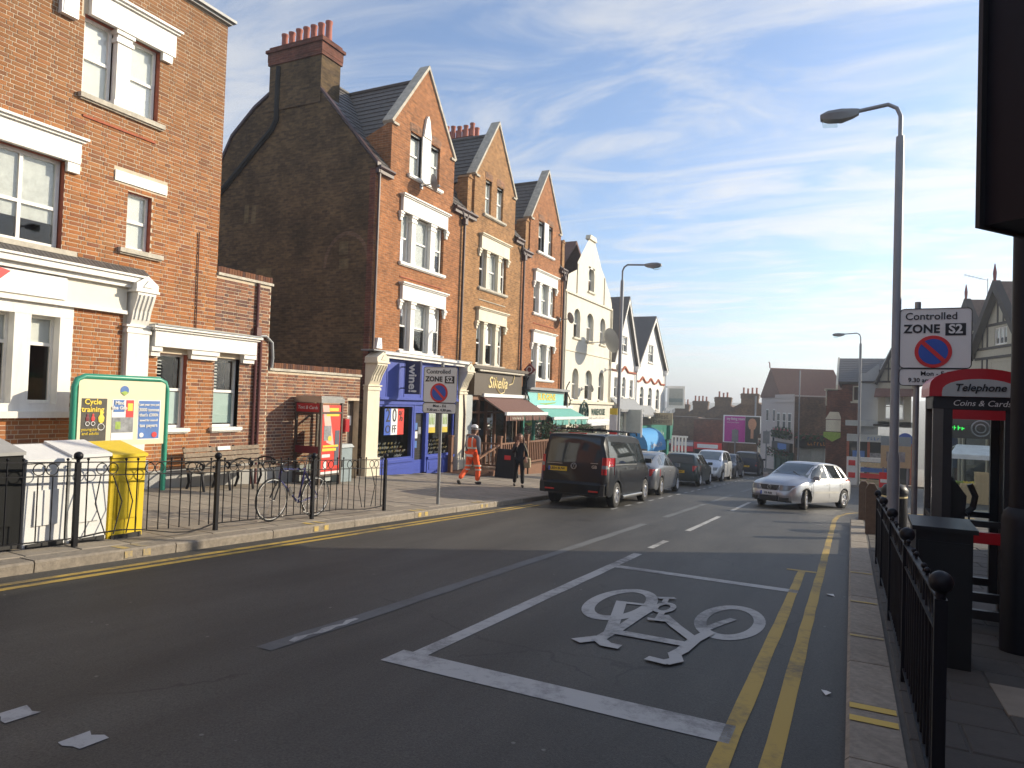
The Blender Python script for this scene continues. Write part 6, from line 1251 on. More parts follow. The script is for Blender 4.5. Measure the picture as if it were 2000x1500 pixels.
def kiosk_left():
    t=thing('phone_kiosk','steel framed phone kiosk with red poster side beside the brick wall','phone box',(-12.4,13.88,pz(-12.4,13.9))); x0,x1,y0,y1=-12.82,-11.95,13.46,14.3; zb=pz(-12.4,13.9)-.02; zt=1.68
    m=MB()
    for x in (x0,x1-.06):
        for y in (y0,y1-.06): m.box(x,x+.06,y,y+.06,zb,zt-.1)
    for z in (zb+.25,zt-.42): 
        for y in (y0,y1-.06): m.box(x0+.06,x1-.06,y+.005,y+.055,z,z+.05)
        for x in (x0,x1-.06): m.box(x+.005,x+.055,y0+.06,y1-.06,z,z+.05)
    m.build('steel_frame','kiosk_brown',t)
    m=MB(); m.box(x0-.02,x1+.02,y0-.02,y1+.02,zt-.14,zt-.02); m.box(x0+.01,x1-.01,y0+.01,y1-.01,zt-.02,zt+.03); m.build('roof','kiosk_steel',t)
    m=MB(); m.box(x0+.06,x1-.06,y0-.01,y0+.05,zt-.38,zt-.16); m.build('header_panel','kiosk_red',t); text('Text & Cards',.12,((x0+x1)/2,y0-.014,zt-.27),PY,'paper',t,shear=.2)
    m=MB(); m.box(x0+.06,x1-.06,y0,y0+.04,zb+.82,zb+1.0); m.build('push_bar','kiosk_maroon',t)
    p=MB(); p.poly([(x0+.06,y0+.02,zb+1.0),(x1-.06,y0+.02,zb+1.0),(x1-.06,y0+.02,zt-.4),(x0+.06,y0+.02,zt-.4)]); p.build('pane','clear_glass',t); p=MB(); p.poly([(x0+.06,y0+.02,zb+.3),(x1-.06,y0+.02,zb+.3),(x1-.06,y0+.02,zb+.82),(x0+.06,y0+.02,zb+.82)]); p.build('pane','clear_glass',t)
    p=MB(); p.poly([(x0+.06,y1-.02,zb+.3),(x1-.06,y1-.02,zb+.3),(x1-.06,y1-.02,zt-.4),(x0+.06,y1-.02,zt-.4)]); p.build('pane','clear_glass',t)
    m=MB(); m.box(x1-.05,x1-.02,y0+.07,y1-.07,zb+.3,zt-.2); po=m.build('poster_panel','poster_red',t)
    F=Fac('X',x1-.018)
    def pp(a,b,c,d,mat,nm='poster_print',k=0): m=MB(); F.box(m,a,b,c,d,0+k*.0015,.003+k*.0015); m.build(nm,mat,t)
    m=MB(); F.prism(m,[(y0+.07,zt-.2),(y0+.3,zt-.2),(y1-.3,zb+1.0),(y0+.25,zb+1.1)],0,.003); m.build('poster_print','poster_pink',t)
    pp(y0+.32,y0+.68,zt-.35,zt-.27,'poster_yellow',k=1); pp(y0+.22,y0+.7,zt-.48,zt-.38,'poster_yellow',k=1); pp(y0+.15,y0+.42,zt-1.1,zt-.72,'poster_grey',k=1); pp(y1-.27,y1-.1,zb+.5,zb+1.4,'grey_fleece',k=1); pp(y0+.12,y0+.7,zb+.98,zb+1.03,'poster_yellow',k=2); pp(y0+.1,y0+.62,zb+.88,zb+.95,'poster_yellow',k=2); pp(y0+.1,y0+.4,zb+.72,zb+.8,'paper',k=1); pp(y0+.16,y0+.27,zb+.42,zb+.62,'paper',k=1); pp(y0+.07,y1-.07,zb+.3,zb+.36,'paper',k=1)
    m=MB(); m.cyl((x1-.018,y0+.37,zt-1.05),(x1-.012,y0+.37,zt-1.05),.07,n=16); m.build('poster_print','poster_yellow',t)
    m=MB(); m.box(x0+.25,x0+.6,y1-.2,y1-.08,zb+.95,zb+1.5); m.box(x0+.3,x0+.42,y1-.28,y1-.2,zb+1.1,zb+1.35); m.build('telephone','kiosk_panel',t); m=MB(); m.box(x0+.3,x0+.75,y0+.35,y0+.6,zb+.1,zb+.75); m.build('shelf_unit','kiosk_panel',t)
    m=MB(); m.box(x0+.04,x1-.04,y0+.04,y1-.04,zb,zb+.06); m.build('base','kiosk_dark',t); return t
kiosk_left()
t=thing('street_cabinet','grey blue street cabinet with pale cap beside the left phone kiosk','cabinet',(-12.6,15.0,pz(-12.6,15))); zc=pz(-12.6,15); m=MB(); m.box(-12.84,-12.4,14.72,15.28,zc-.02,.32); m.build('body','cabinet_grey',t); m=MB(); m.prism([(-12.36,14.68,.322),(-12.36,15.32,.322),(-12.42,15.28,.41),(-12.42,14.72,.41)],(-.44,0,0)); m.build('cap','kiosk_panel',t); m=MB(); m.box(-12.398,-12.39,14.78,15.22,zc+.08,.27); dr=m.build('door','cabinet_grey',t); m=MB(); m.box(-12.389,-12.375,14.84,14.87,-.2,-.02); m.build('handle','kiosk_dark',dr)
for x,y,lab in ((-12.2,28.9,'clipped bushy plant at the end of the cafe terrace'),(-12.0,31.4,'taller leafy planter bush below the teal awning'),(-12.2,33.6,'loose planter bush by the phone shop')):
    t=thing('planter',lab,'plant',(x,y,pz(x,y)),'planters along the shopfronts'); z=pz(x,y); m=MB(); m.prism([(x-.2,y-.2,z),(x+.2,y-.2,z),(x+.2,y+.2,z),(x-.2,y+.2,z)],(0,0,.5)); m.build('tub','brown_timber',t); m=MB(); m.tube([(x,y,z+.5),(x,y,z+1.4)],.025,5); m.build('stem','brown_timber',t); clump('foliage',lab,(x,y,z+1.75),.55,420,'leaf',leaf=.09,par=t)
t=thing('menu_board','dark folding board standing behind the woman','board',(-11.3,22.7,pz(-11.3,22.7))); z=pz(-11.3,22.7); m=MB(); m.prism([(-11.7,22.5,z),(-10.9,22.5,z),(-10.95,22.62,z+1.05),(-11.65,22.62,z+1.05)],(0,.04,0)); m.prism([(-11.7,22.85,z),(-10.9,22.85,z),(-10.95,22.66,z+1.05),(-11.65,22.66,z+1.05)],(0,.04,0)); m.build('panel','black_cloth',t); m=MB(); m.obox((-11.2,22.53,z+.75),(.25,.01,.16)); m.build('menu_sheet','sign_red',t)
# ================================================================ street furniture, right pavement
t=thing('control_cabinet','black metal control cabinet behind the right guard railing','cabinet',(.67,6.72,pz(.67,6.7))); z=pz(.67,6.7); m=MB(); m.box(.48,.87,6.5,6.95,z-.02,z+1.08); m.build('body','green_black',t); m=MB(); m.prism([(.45,6.46,z+1.081),(.9,6.46,z+1.081),(.9,6.99,z+1.1),(.45,6.99,z+1.1)],(0,0,.035)); m.build('lid','green_black',t); m=MB(); m.box(.5,.85,6.492,6.5,z+.1,z+1.0); m.build('door','green_black',t)
def kiosk_right():
    x0,x1,y0,y1=.74,1.52,8.25,9.1; zb=pz(1,8.5)-.02; zt=2.43
    t=thing('telephone_box','dark telephone box with arched red roof and lettered header on the right pavement','phone box',(1.14,8.7,zb)); m=MB()
    for x in (x0,x1-.09):
        for y in (y0,y1-.09): m.box(x,x+.09,y,y+.09,zb,zt-.52)
    m.build('corner_post','kiosk_grey_post',t)
    m=MB()
    for x in (x0+.09,x1-.17):
        m.box(x,x+.08,y0+.01,y0+.07,zb+.2,zt-.6); m.box(x,x+.08,y1-.07,y1-.01,zb+.2,zt-.6)
    for z,h in ((zb+.12,.09),(zb+.3,.08),(zb+1.03,.06)):
        for y in (y0+.008,y1-.068): m.box(x0+.09,x1-.09,y,y+.06,z,z+h)
        for x in (x0+.008,x1-.068): m.box(x,x+.06,y0+.09,y1-.09,z,z+h)
    m.build('door_frame','kiosk_dark',t)
    m=MB(); m.box(x0+.09,x1-.09,y0+.0,y0+.06,zb+.87,zb+.98); m.box(x0+.17,x1-.17,y0,y0+.07,zt-.71,zt-.615); m.build('red_bar','kiosk_red',t)
    m=MB(); m.box(x0-.0,x1,y0-.005,y0+.08,zt-.61,zt-.485); m.box(x0,x1,y1-.08,y1,zt-.61,zt-.485); m.box(x0,x0+.08,y0+.08,y1-.08,zt-.61,zt-.485); m.build('header_band','sign_black',t); text('Coins & Cards',.082,((x0+x1)/2+.02,y0-.01,zt-.55),PY,'paper',t,shear=.25)
    n=14; xc=(x0+x1)/2
    def arc_(r0,h,z0): return [(xc+r0*math.cos(R(180-180*i/n)),z0+h*math.sin(R(180-180*i/n))**.8) for i in range(n+1)]
    outer=arc_((x1-x0)/2+.04,.20,zt-.4); outer=[(x0-.04,zt-.484)]+outer+[(x1+.04,zt-.484)]
    m=MB(); m.prism([(x,y0-.03,z) for x,z in outer],(0,y1-y0+.06,0)); m.build('roof','kiosk_red',t)
    inner=[(x0+.07,zt-.483)]+arc_((x1-x0)/2-.07,.135,zt-.44)+[(x1-.07,zt-.483)]; m=MB(); m.prism([(x,y0-.045,z) for x,z in inner],(0,.02,0)); m.build('header_panel','kiosk_panel',t); text('Telephone',.1,(xc+.0,y0-.05,zt-.395),PY,'sign_black',t,shear=.25,off=.002)
    for y in (y0+.04,y1-.04): p=MB(); p.poly([(x0+.17,y,zb+1.04),(x1-.17,y,zb+1.04),(x1-.17,y,zt-.78),(x0+.17,y,zt-.78)]); p.build('pane','clear_glass',t)
    for x in (x0+.04,x1-.04): p=MB(); p.poly([(x,y0+.09,zb+1.04),(x,y1-.09,zb+1.04),(x,y1-.09,zt-.66),(x,y0+.09,zt-.66)]); p.build('pane','clear_glass',t)
    m=MB(); m.prism([(x0+.09,y0+.3,zb+.95),(x0+.32,y0+.3,zb+1.0),(x0+.34,y0+.3,zb+1.3),(x0+.2,y0+.3,zb+1.5),(x0+.09,y0+.3,zb+1.5)],(0,.42,0)); m.tube([(x0+.37,y0+.35,zb+1.42),(x0+.42,y0+.35,zb+1.3),(x0+.4,y0+.35,zb+1.18),(x0+.34,y0+.34,zb+1.12)],.03,6); m.tube([(x0+.36,y0+.35,zb+1.15),(x0+.38,y0+.3,zb+.9),(x0+.25,y0+.32,zb+.85)],.01,5); m.build('telephone','kiosk_dark',t); return t
kiosk_right()
t=thing('black_post','black post with wider base casing in front of the right telephone box','post',(1.36,7.5,pz(1.4,7.5))); z=pz(1.4,7.5); m=MB(); m.lathe([(.155,-.05),(.155,1.16),(.14,1.22),(.1,1.26),(.095,5.6)],(1.36,7.5,z),'Z',16); m.build('column','black_iron',t,smooth=40)
sg=local_thing('traffic_signal','black traffic signal head with three hoods seen from behind, close above the camera','traffic signal',(.64,2.86,0),-38); z0=2.42
m=MB(); m.box(-.2,.06,-.13,.13,z0,z0+.98); m.box(.06,.1,-.1,.1,z0+.06,z0+.92); m.build('housing','black_iron',sg)
m=MB(); m.box(-.215,-.2,-.16,.17,z0-.01,z0+.99); m.build('front_plate','plastic_black',sg)
for k in range(3):
    zz=z0+.17+k*.29; m=MB(); n=10
    for i in range(n):
        a0=R(-30+240*i/n); a1=R(-30+240*(i+1)/n); 
        L0=.06*(.35+.65*max(0,math.sin(a0))); L1=.06*(.35+.65*max(0,math.sin(a1)))
        m.poly([(-.215,.1*math.cos(a0),zz+.1*math.sin(a0)),(-.215,.1*math.cos(a1),zz+.1*math.sin(a1)),(-.215-L1,.1*math.cos(a1),zz+.1*math.sin(a1)),(-.215-L0,.1*math.cos(a0),zz+.1*math.sin(a0))])
    m.build('hood','plastic_black',sg); m=MB(); m.cyl((-.222,0,zz),(-.216,0,zz),.098,n=20); m.build('lens',('fruit_green','amber','tail_red')[k],sg)
m=MB(); m.tube([(.32,.0,pz(.9,2.9)-.1),(.32,0,3.6)],.055,10); m.box(.1,.32,-.03,.03,z0+.15,z0+.22); m.box(.1,.32,-.03,.03,z0+.75,z0+.82); m.build('signal_pole','black_iron',sg)
for x,y,h,lab in ((.4,16.7,1.07,'nearer square wooden bollard at the right kerb'),(.3,20.2,1.0,'farther square wooden bollard at the right kerb')):
    z=pz(x,y); t=thing('bollard',lab,'bollard',(x,y,z),'wooden bollards on the right kerb'); m=MB(); m.box(x-.11,x+.11,y-.11,y+.11,z-.05,z+h-.12); m.build('post','wood_post',t); m=MB(); m.prism([(x-.11,y-.11,z+h-.119),(x+.11,y-.11,z+h-.119),(x+.05,y-.11,z+h),(x-.05,y-.11,z+h)],(0,.22,0)); m.build('cap','wood_post',t)
x,y=.92,18.6; z=pz(x,y); t=thing('litter_bin','black litter bin with gold band behind the wooden bollards','litter bin',(x,y,z)); m=MB(); m.lathe([(.25,0),(.27,.05),(.27,.8),(.29,.82),(.29,.9),(.22,1.0),(.05,1.06)],(x,y,z),'Z',16); m.build('body','black_iron',t,smooth=40); m=MB(); m.lathe([(.275,.72),(.279,.74),(.275,.76)],(x,y,z),'Z',16); m.build('band','gold',t)
t=thing('site_notice','large yellow and pale blue notice board on legs behind the lamp post','notice board',(1.2,24,pz(1,24))); z=pz(1,24); m=MB(); m.box(.8,1.6,24,24.05,.12,.78); m.build('yellow_panel','tan_panel',t); m=MB(); m.box(.8,1.6,24,24.05,.781,1.06); m.build('blue_panel','cabinet_grey',t); m=MB(); m.box(.85,.9,24.05,24.1,z-.05,1.0); m.box(1.5,1.55,24.05,24.1,z-.05,1.0); m.build('leg','grey_post',t); m=MB(); m.box(.95,1.45,23.99,24,.3,.6); m.build('printed_block','poster_grey',t)
t=thing('works_sign','small red and white notice on a frame under the yellow board','sign',(.9,23.4,0)); m=MB(); m.box(.75,1.1,23.4,23.43,-.45,.0); m.build('panel','sign_red',t); m=MB(); m.box(.78,1.07,23.385,23.4,-.3,-.2); m.build('text_band','paper',t); m=MB(); m.box(.77,.81,23.43,23.46,pz(1,23.4)-.05,-.1); m.box(1.04,1.08,23.43,23.46,pz(1,23.4)-.05,-.1); m.build('leg','grey_post',t)
# market stall across the side street
st=thing('market_stall','market stall with white canvas roof and produce seen through the phone box','stall',(6.0,37,rz(37))); zg=rz(37); m=MB(); m.prism([(3.9,36,.05),(8.5,36,.05),(8.5,37.4,.42),(4.3,37.4,.42)],(0,0,.04)); m.prism([(3.9,38.4,.05),(8.5,38.4,.05),(8.5,37.4,.42),(4.3,37.4,.42)],(0,0,.03)); m.box(3.9,8.5,35.96,36,-.12,.06); m.build('canopy','canvas_white',st)
for x in (3.95,8.45):
    for y in (36.05,38.3): m=MB(); m.tube([(x,y,zg),(x,y,.05)],.04,6); m.build('pole','grey_post',st)
m=MB(); m.box(4.0,8.3,36.6,38,zg+.6,zg+.75); m.build('table','crate_wood',st)
for k,(x,c) in enumerate(((4.1,'fruit_green'),(4.5,'poster_yellow'),(4.9,'fruit_green'))):
    m=MB()
    for j in range(14): m.ball((x+.12*(j%4),36.55+.1*(j//4),zg+.82+.03*(j%3)),.07,5)
    m.build('produce',c,st,kind='stuff')
CR=MB(); CR.box(-.25,.25,-.17,.17,0,.015)
for s in (-1,1): CR.box(-.25,.25,s*.17-.008,s*.17+.008,.015,.05); CR.box(-.25,.25,s*.17-.008,s*.17+.008,.065,.1); CR.box(s*.24-.01,s*.24+.01,-.16,.16,.0,.1)
crm=CR.build('crate','crate_wood',local=True); cdat=crm.data; bpy.data.objects.remove(crm)
ORD='lowest second third fourth fifth sixth seventh eighth ninth tenth eleventh twelfth thirteenth'.split()
for x,n,lab in ((4.5,8,'low left stack'),(5.02,13,'tallest stack'),(5.54,10,'third stack'),(6.06,12,'last right stack')):
    for k in range(n): c=bpy.data.objects.new('crate',cdat); COL.objects.link(c); c.location=(x+random.uniform(-.02,.02),35.6,rz(35.6)+.005+k*.105); c.rotation_euler=(0,0,random.uniform(-.05,.05)); tag(c,'pale wooden crate, '+ORD[k]+(' ' if k==0 else ' from the ground ')+'in the '+lab+' by the market stall','crate','crates stacked beside the market stall')
t=thing('shop_display','pavement display of coloured goods under the pale fascia, behind the lamp post','display',(1.3,47,rz(47)))
for k,(c,z) in enumerate((('tan_panel',0),('sign_red',.35),('poster_blue',.7),('crate_wood',1.0),('paper',1.3))): m=MB(); m.box(.5,1.9,47+k*.12,47.3+k*.12,rz(47)+.1+z,rz(47)+.36+z); m.build('display_tier',c,t)
t=thing('price_board','white price board with red figures beside the silver car tail','board',(.1,44.5,rz(44.5))); m=MB(); m.box(-.25,.3,44.5,44.56,rz(44.5)+.1,rz(44.5)+1.7); m.build('panel','paper',t); m=MB(); m.box(-.15,.2,44.48,44.5,rz(44.5)+1.2,rz(44.5)+1.5); m.box(-.15,.2,44.48,44.5,rz(44.5)+.5,rz(44.5)+.8); m.build('figures','sign_red',t)
# ================================================================ vehicles
def lerp_tab(tab,x):
    if x<=tab[0][0]: return tab[0][1]
    for (a,b),(c,d) in zip(tab,tab[1:]):
        if x<=c: return b+(d-b)*(x-a)/(c-a)
    return tab[-1][1]
def smooth_tab(tab,n=3):
    for _ in range(n):
        out=[tab[0]]
        for (a,b),(c,d) in zip(tab,tab[1:]): out+= [(a*.75+c*.25,b*.75+d*.25),(a*.25+c*.75,b*.25+d*.75)]
        tab=out+[tab[-1]]
    return tab
class Car:
    def __init__(s,name,label,cat,loc,heading,S,paint_,group=None):
        h=Vector(heading).normalized(); s.S=S
        s.t=thing(name,label,cat,loc,group); ORG[s.t.name]=Vector((0,0,0))
        s.t.rotation_euler=(-math.atan(G*h.x)*-1*-1,math.atan(G*h.y),math.atan2(h.y,h.x)); s.paint=paint_
        s.top=smooth_tab(S['top']); s.belt=smooth_tab(S['belt']); s.w=smooth_tab(S['w']); s.rw=smooth_tab(S['rw']); s.x0,s.x1=S['top'][0][0],S['top'][-1][0]
        xs=set(s.x0+(s.x1-s.x0)*i/46 for i in range(47)); ra=S['ra']
        for xw in S['axles']:
            for k in range(13): xs.add(xw+ra*math.cos(math.pi*k/12)); 
            xs|={xw-ra-.004,xw+ra+.004}
        xs=sorted(x for x in xs if s.x0<=x<=s.x1); xs=[x for i,x in enumerate(xs) if i==0 or x-xs[i-1]>.003]
        m=MB(); rows=[]
        for x in xs:
            sec=s.section(x); full=sec+[(-y,z) for y,z in reversed(sec[:-1])]; rows.append(len(m.v)); m.v+=[(x,y,z) for y,z in full]
        n=len(full)
        for a,b in zip(rows,rows[1:]):
            for j in range(n-1): m.f.append((a+j,b+j,b+j+1,a+j+1)); m.m.append(0); m.c.append(None)
        for r in (rows[0],rows[-1]): m.f.append(tuple(r+j for j in range(n))); m.m.append(0); m.c.append(None)
        s.body=m.build('body',paint_,s.t,smooth=38,local=True)
        u=MB(); u.box(s.x0+.12,s.x1-.12,-S['W']/2+.25,S['W']/2-.25,S['sill']+.0,.62); u.box(s.x0+.2,s.x1-.2,-S['W']/2+.1,S['W']/2-.1,S['sill']-.02,S['sill']+.05) if False else None; u.build('underbody','plastic_black',s.t,local=True)
        s.wheels()
    def zb(s,x):
        z=s.S['sill']+ (.05 if x<s.x0+.25 or x>s.x1-.25 else 0)
        for xw in s.S['axles']:
            d=abs(x-xw); ra=s.S['ra']
            if d<ra: z=max(z,s.S['r']+math.sqrt(ra*ra-d*d)-.01)
        return z
    def section(s,x):
        zb=s.zb(x); zt=lerp_tab(s.top,x); bl=min(lerp_tab(s.belt,x),zt-.03); w=lerp_tab(s.w,x); rw=min(lerp_tab(s.rw,x),w-.03); zr=max(zt-.05,bl+.012); sl=s.S['sill']
        zm=max(zb+.02,sl+(bl-sl)*.5); zl=max(zb+.01,sl+.1)
        P=[(w-.05 if zb<=sl+.06 else w-.012,zb),(w-.012,min(zl,bl-.06)),(w,min(max(zm,zl+.01),bl-.04)),(w-.004,bl-.03),(w-.022,bl)]
        for t,b in ((.33,.012),(.66,.014)): P.append((w-.022+(rw-w+.022)*t+b,bl+(zr-bl)*t))
        P+= [(rw,zr),(rw-.05,zr+(zt-zr)*.62),(rw*.66,zr+(zt-zr)*.9),(rw*.33,zr+(zt-zr)*.98),(0,zt)]
        return P
    def side(s,x,z):
        P=s.section(x)
        for (y0,z0),(y1,z1) in zip(P,P[1:]):
            if z0<=z<=z1 and z1>z0: return y0+(y1-y0)*(z-z0)/(z1-z0)
        return P[0][0] if z<P[0][1] else P[7][0]
    def topz(s,x,y):
        P=s.section(x); y=abs(y)
        for (y0,z0),(y1,z1) in zip(P[4:],P[5:]):
            if y1<=y<=y0 and y0>y1: return z0+(z1-z0)*(y0-y)/(y0-y1)
        return P[4][1]
    def sidepanel(s,name,mat,quad,sides=(1,-1),off=.005,nx=8,nz=4,label=None):
        (a,b,c,d)=quad  # bl, br, tr, tl in (x,z)
        for sg in sides:
            m=MB()
            for j in range(nz+1):
                for i in range(nx+1):
                    u,v=i/nx,j/nz; x=(a[0]*(1-u)+b[0]*u)*(1-v)+(d[0]*(1-u)+c[0]*u)*v; z=(a[1]*(1-u)+b[1]*u)*(1-v)+(d[1]*(1-u)+c[1]*u)*v
                    m.v.append((x,sg*(s.side(x,z)+off),z))
            for j in range(nz):
                for i in range(nx): k=j*(nx+1)+i; m.f.append((k,k+1,k+nx+2,k+nx+1)); m.m.append(0); m.c.append(None)
            o=m.build(name,mat,s.t,smooth=60,local=True)
        return o
    def toppanel(s,name,mat,quad,off=.006,n=12):
        (a,b,c,d)=quad  # (x,y) corners: low-right, low-left, high-left, high-right
        m=MB()
        for j in range(n+1):
            for i in range(n+1):
                u,v=i/n,j/n; x=(a[0]*(1-u)+b[0]*u)*(1-v)+(d[0]*(1-u)+c[0]*u)*v; y=(a[1]*(1-u)+b[1]*u)*(1-v)+(d[1]*(1-u)+c[1]*u)*v
                e=.02; slope=(s.topz(x+e,y)-s.topz(x-e,y))/(2*e); nrm=Vector((-slope,0,1)).normalized()*off
                m.v.append((x+nrm.x,y,s.topz(x,y)+nrm.z))
        for j in range(n):
            for i in range(n): k=j*(n+1)+i; m.f.append((k,k+1,k+n+2,k+n+1)); m.m.append(0); m.c.append(None)
        return m.build(name,mat,s.t,smooth=60,local=True)
    def wheels(s):
        S=s.S; r=S['r']; first=None
        for xw in S['axles']:
            for sg in (1,-1):
                y=sg*(S['W']/2-.12)
                if first is None:
                    e=bpy.data.objects.new('wheel',None)
                    m=MB(); m.lathe([(r*.62,-.1),(r*.9,-.105),(r,-.085),(r,.085),(r*.9,.105),(r*.62,.1),(r*.62,-.1)],(0,0,0),'Y',28); m.lathe([(.01,.03),(r*.6,.02),(r*.6,.0),(.01,.01)],(0,0,0),'Y',20)
                    tm=m.build('tyre','tyre',local=True,smooth=40)
                    k=MB(); k.lathe([(r*.64,.075),(r*.655,.1),(r*.6,.104),(r*.585,.06)],(0,0,0),'Y',28); k.lathe([(.01,.085),(.06,.08),(.065,.05)],(0,0,0),'Y',12)
                    for i in range(5):
                        a=2*math.pi*i/5
                        for d_ in (-.11,.11): k.tube([(.04*math.cos(a),.075,.04*math.sin(a)),(r*.61*math.cos(a+d_),.08,r*.61*math.sin(a+d_))],[.022,.016],5)
                    rm=k.build('rim','alloy',local=True,smooth=40); first=(tm.data,rm.data); bpy.data.objects.remove(tm); bpy.data.objects.remove(rm); bpy.data.objects.remove(e)
                w=bpy.data.objects.new('wheel',first[0]); COL.objects.link(w); w.parent=s.t; w.location=(xw,y,r); st=S.get('steer',0) if xw>0 else 0
                w.rotation_euler=(0,0,(0 if sg>0 else math.pi)+st); sub(w,first[1],'rim',(0,0,0))
    def box(s,name,mat,*b): m=MB(); m.box(*b); return m.build(name,mat,s.t,local=True)
    def plate(s,x,y,z,txt,mat,back):
        d=-1 if back else 1; m=MB(); m.box(min(x,x+d*.012),max(x,x+d*.012),y-.26,y+.26,z-.058,z+.058); p=m.build('number_plate',mat,s.t,local=True)
        pl=Matrix(((0,0,-1),(-1,0,0),(0,1,0))) if back else Matrix(((0,0,1),(1,0,0),(0,1,0)))
        text(txt,.088,(x+d*.016,y,z),pl,'sign_black',s.t,local=True,off=.002); m=MB(); yy=y+(.235 if back else -.235); m.box(min(x+d*.012,x+d*.015),max(x+d*.012,x+d*.015),yy-.024,yy+.024,z-.056,z+.056); m.build('plate_band','plate_blue',s.t,local=True)
    def badge(s,x,y,z,r,back):
        d=-1 if back else 1; X=x+d*.012; m=MB(); m.ring((X,y,z),r,r*.11,0,24,6); m.tube([(X,y-r*.45,z+r*.85),(X,y,z+r*.12),(X,y+r*.45,z+r*.85)],r*.1,5); m.tube([(X,y-r*.86,z+r*.3),(X,y-r*.42,z-r*.82),(X,y,z-.02*r),(X,y+r*.42,z-r*.82),(X,y+r*.86,z+r*.3)],r*.1,5); m.build('badge','kiosk_steel',s.t,local=True)
    def mirror(s,x,z,mat):
        for sg in (1,-1): m=MB(); y=s.side(x,z); m.obox((x,sg*(y+.1),z+.03),(.1,.2,.13)); m.obox((x,sg*(y+.01),z),(.06,.06,.05)); m.build('door_mirror',mat,s.t,local=True)
    def lines(s,xs,z0f,z1f):
        for x in xs: s.sidepanel('door_gap','plastic_black',((x-.006,z0f),(x+.006,z0f),(x+.006,z1f),(x-.006,z1f)),off=.003,nx=1,nz=6)
    def handles(s,xs,z,mat):
        for x in xs: s.sidepanel('door_handle',mat,((x-.09,z-.015),(x+.09,z-.015),(x+.09,z+.02),(x-.09,z+.02)),off=.03,nx=2,nz=1)
def fx(c,y): 
    """front surface x at lateral y"""
    for i in range(60):
        x=c.x1-.01*i
        if lerp_tab(c.w,x)-.02>=abs(y): return x
    return c.x1-.6
def rx(c,y):
    for i in range(60):
        x=c.x0+.01*i
        if lerp_tab(c.w,x)-.02>=abs(y): return x
    return c.x0+.6
def cornerpatch(c,name,mat,y0,y1,z0,z1,front,lean=.12,n=8,off=.012,zt=0):
    for sg in (1,-1):
        m=MB()
        for j in range(5):
            for i in range(n+1):
                y=y0+(y1-y0)*i/n; v=j/4; z=z0+zt*(i/n)*(1-v)*.5+(z1-z0)*v; x=(fx(c,y)+off-lean*(z-z0)) if front else (rx(c,y)-off+lean*(z-z0)); m.v.append((x,sg*y,z))
        for j in range(4):
            for i in range(n): k=j*(n+1)+i; m.f.append((k,k+1,k+n+2,k+n+1)); m.m.append(0); m.c.append(None)
        m.build(name,mat,c.t,smooth=60,local=True)
# ---- black van
VAN=dict(W=1.9,sill=.3,r=.335,ra=.40,axles=(1.52,-1.48),top=[(-2.45,1.02),(-2.44,1.12),(-2.34,1.78),(-2.28,1.88),(-2.1,1.945),(0,1.97),(.9,1.94),(1.25,1.86),(1.95,1.18),(2.3,1.0),(2.42,.8),(2.45,.66)],belt=[(-2.45,1.0),(-2.3,1.12),(1.4,1.12),(2.0,1.0),(2.45,.6)],w=[(-2.45,.84),(-2.41,.92),(-2.2,.95),(1.6,.95),(2.1,.88),(2.35,.75),(2.45,.6)],rw=[(-2.45,.78),(-2.3,.77),(1.0,.76),(2.0,.74),(2.45,.5)])
v=Car('van','black van with tinted rear window and yellow plate parked at the left kerb','van',(-6.55,19.35,rz(19.35)),(-.015,1,0),VAN,'paint_black')
v.toppanel('rear_window','car_glass',((-2.435,-.74),(-2.435,.74),(-2.315,.68),(-2.315,-.68)),off=.008)
v.sidepanel('side_window','car_glass',((-2.2,1.17),(.45,1.17),(.4,1.74),(-2.12,1.74)),off=.006,nx=16); v.sidepanel('door_window','car_glass',((.55,1.17),(1.55,1.17),(1.05,1.72),(.52,1.74)),off=.006)
v.toppanel('windscreen','car_glass',((1.93,-.72),(1.93,.72),(1.32,.66),(1.32,-.66)))
v.sidepanel('chrome_strip','kiosk_steel',((-2.1,1.125),(.4,1.125),(.4,1.15),(-2.1,1.15)),off=.012,nx=8,nz=1)
for sg in (1,-1):
    m=MB(); m.tube([(-1.0,sg*.93,.26),(1.0,sg*.93,.26)],.05,10); m.build('side_bar','kiosk_steel',v.t,smooth=50,local=True)
    m=MB(); m.tube([(-2.0,sg*.72,1.97),(-1.9,sg*.72,2.04),(1.0,sg*.7,2.05),(1.1,sg*.7,1.96)],.02,6); m.build('roof_rail','black_iron',v.t,local=True)
for x in (-1.6,-.4,.8): v.box('roof_bar','black_iron',x-.03,x+.03,-.74,.74,2.03,2.06)
m=MB(); m.box(-2.5,-2.36,-.88,.88,.34,.62); m.build('rear_bumper','plastic_black',v.t,local=True)
m=MB()
for i in range(11):
    y=-.92+1.84*i/10; m.v+= [(rx(v,min(abs(y),.9))-.05,y,.36),(rx(v,min(abs(y),.9))-.07,y,.6),(rx(v,min(abs(y),.9))+.02,y,.68)]
for i in range(10):
    for j in range(2): k=i*3+j; m.f.append((k,k+3,k+4,k+1)); m.m.append(0); m.c.append(None)
m.build('rear_bumper','paint_black',v.t,smooth=40,local=True)
cornerpatch(v,'tail_light','tail_red',.78,.955,.88,1.32,False,.05,off=.014); cornerpatch(v,'indicator_lens','lamp_clear',.79,.95,1.03,1.12,False,.05,off=.02)
for y in (-.6,.6): v.box('fog_reflector','tail_red',-2.53,-2.515,y-.13,y+.13,.42,.46)
v.plate(-2.462,.42,.97,'LB54 BUW','plate_yellow',True); v.badge(-2.455,-.02,1.06,.075,True)
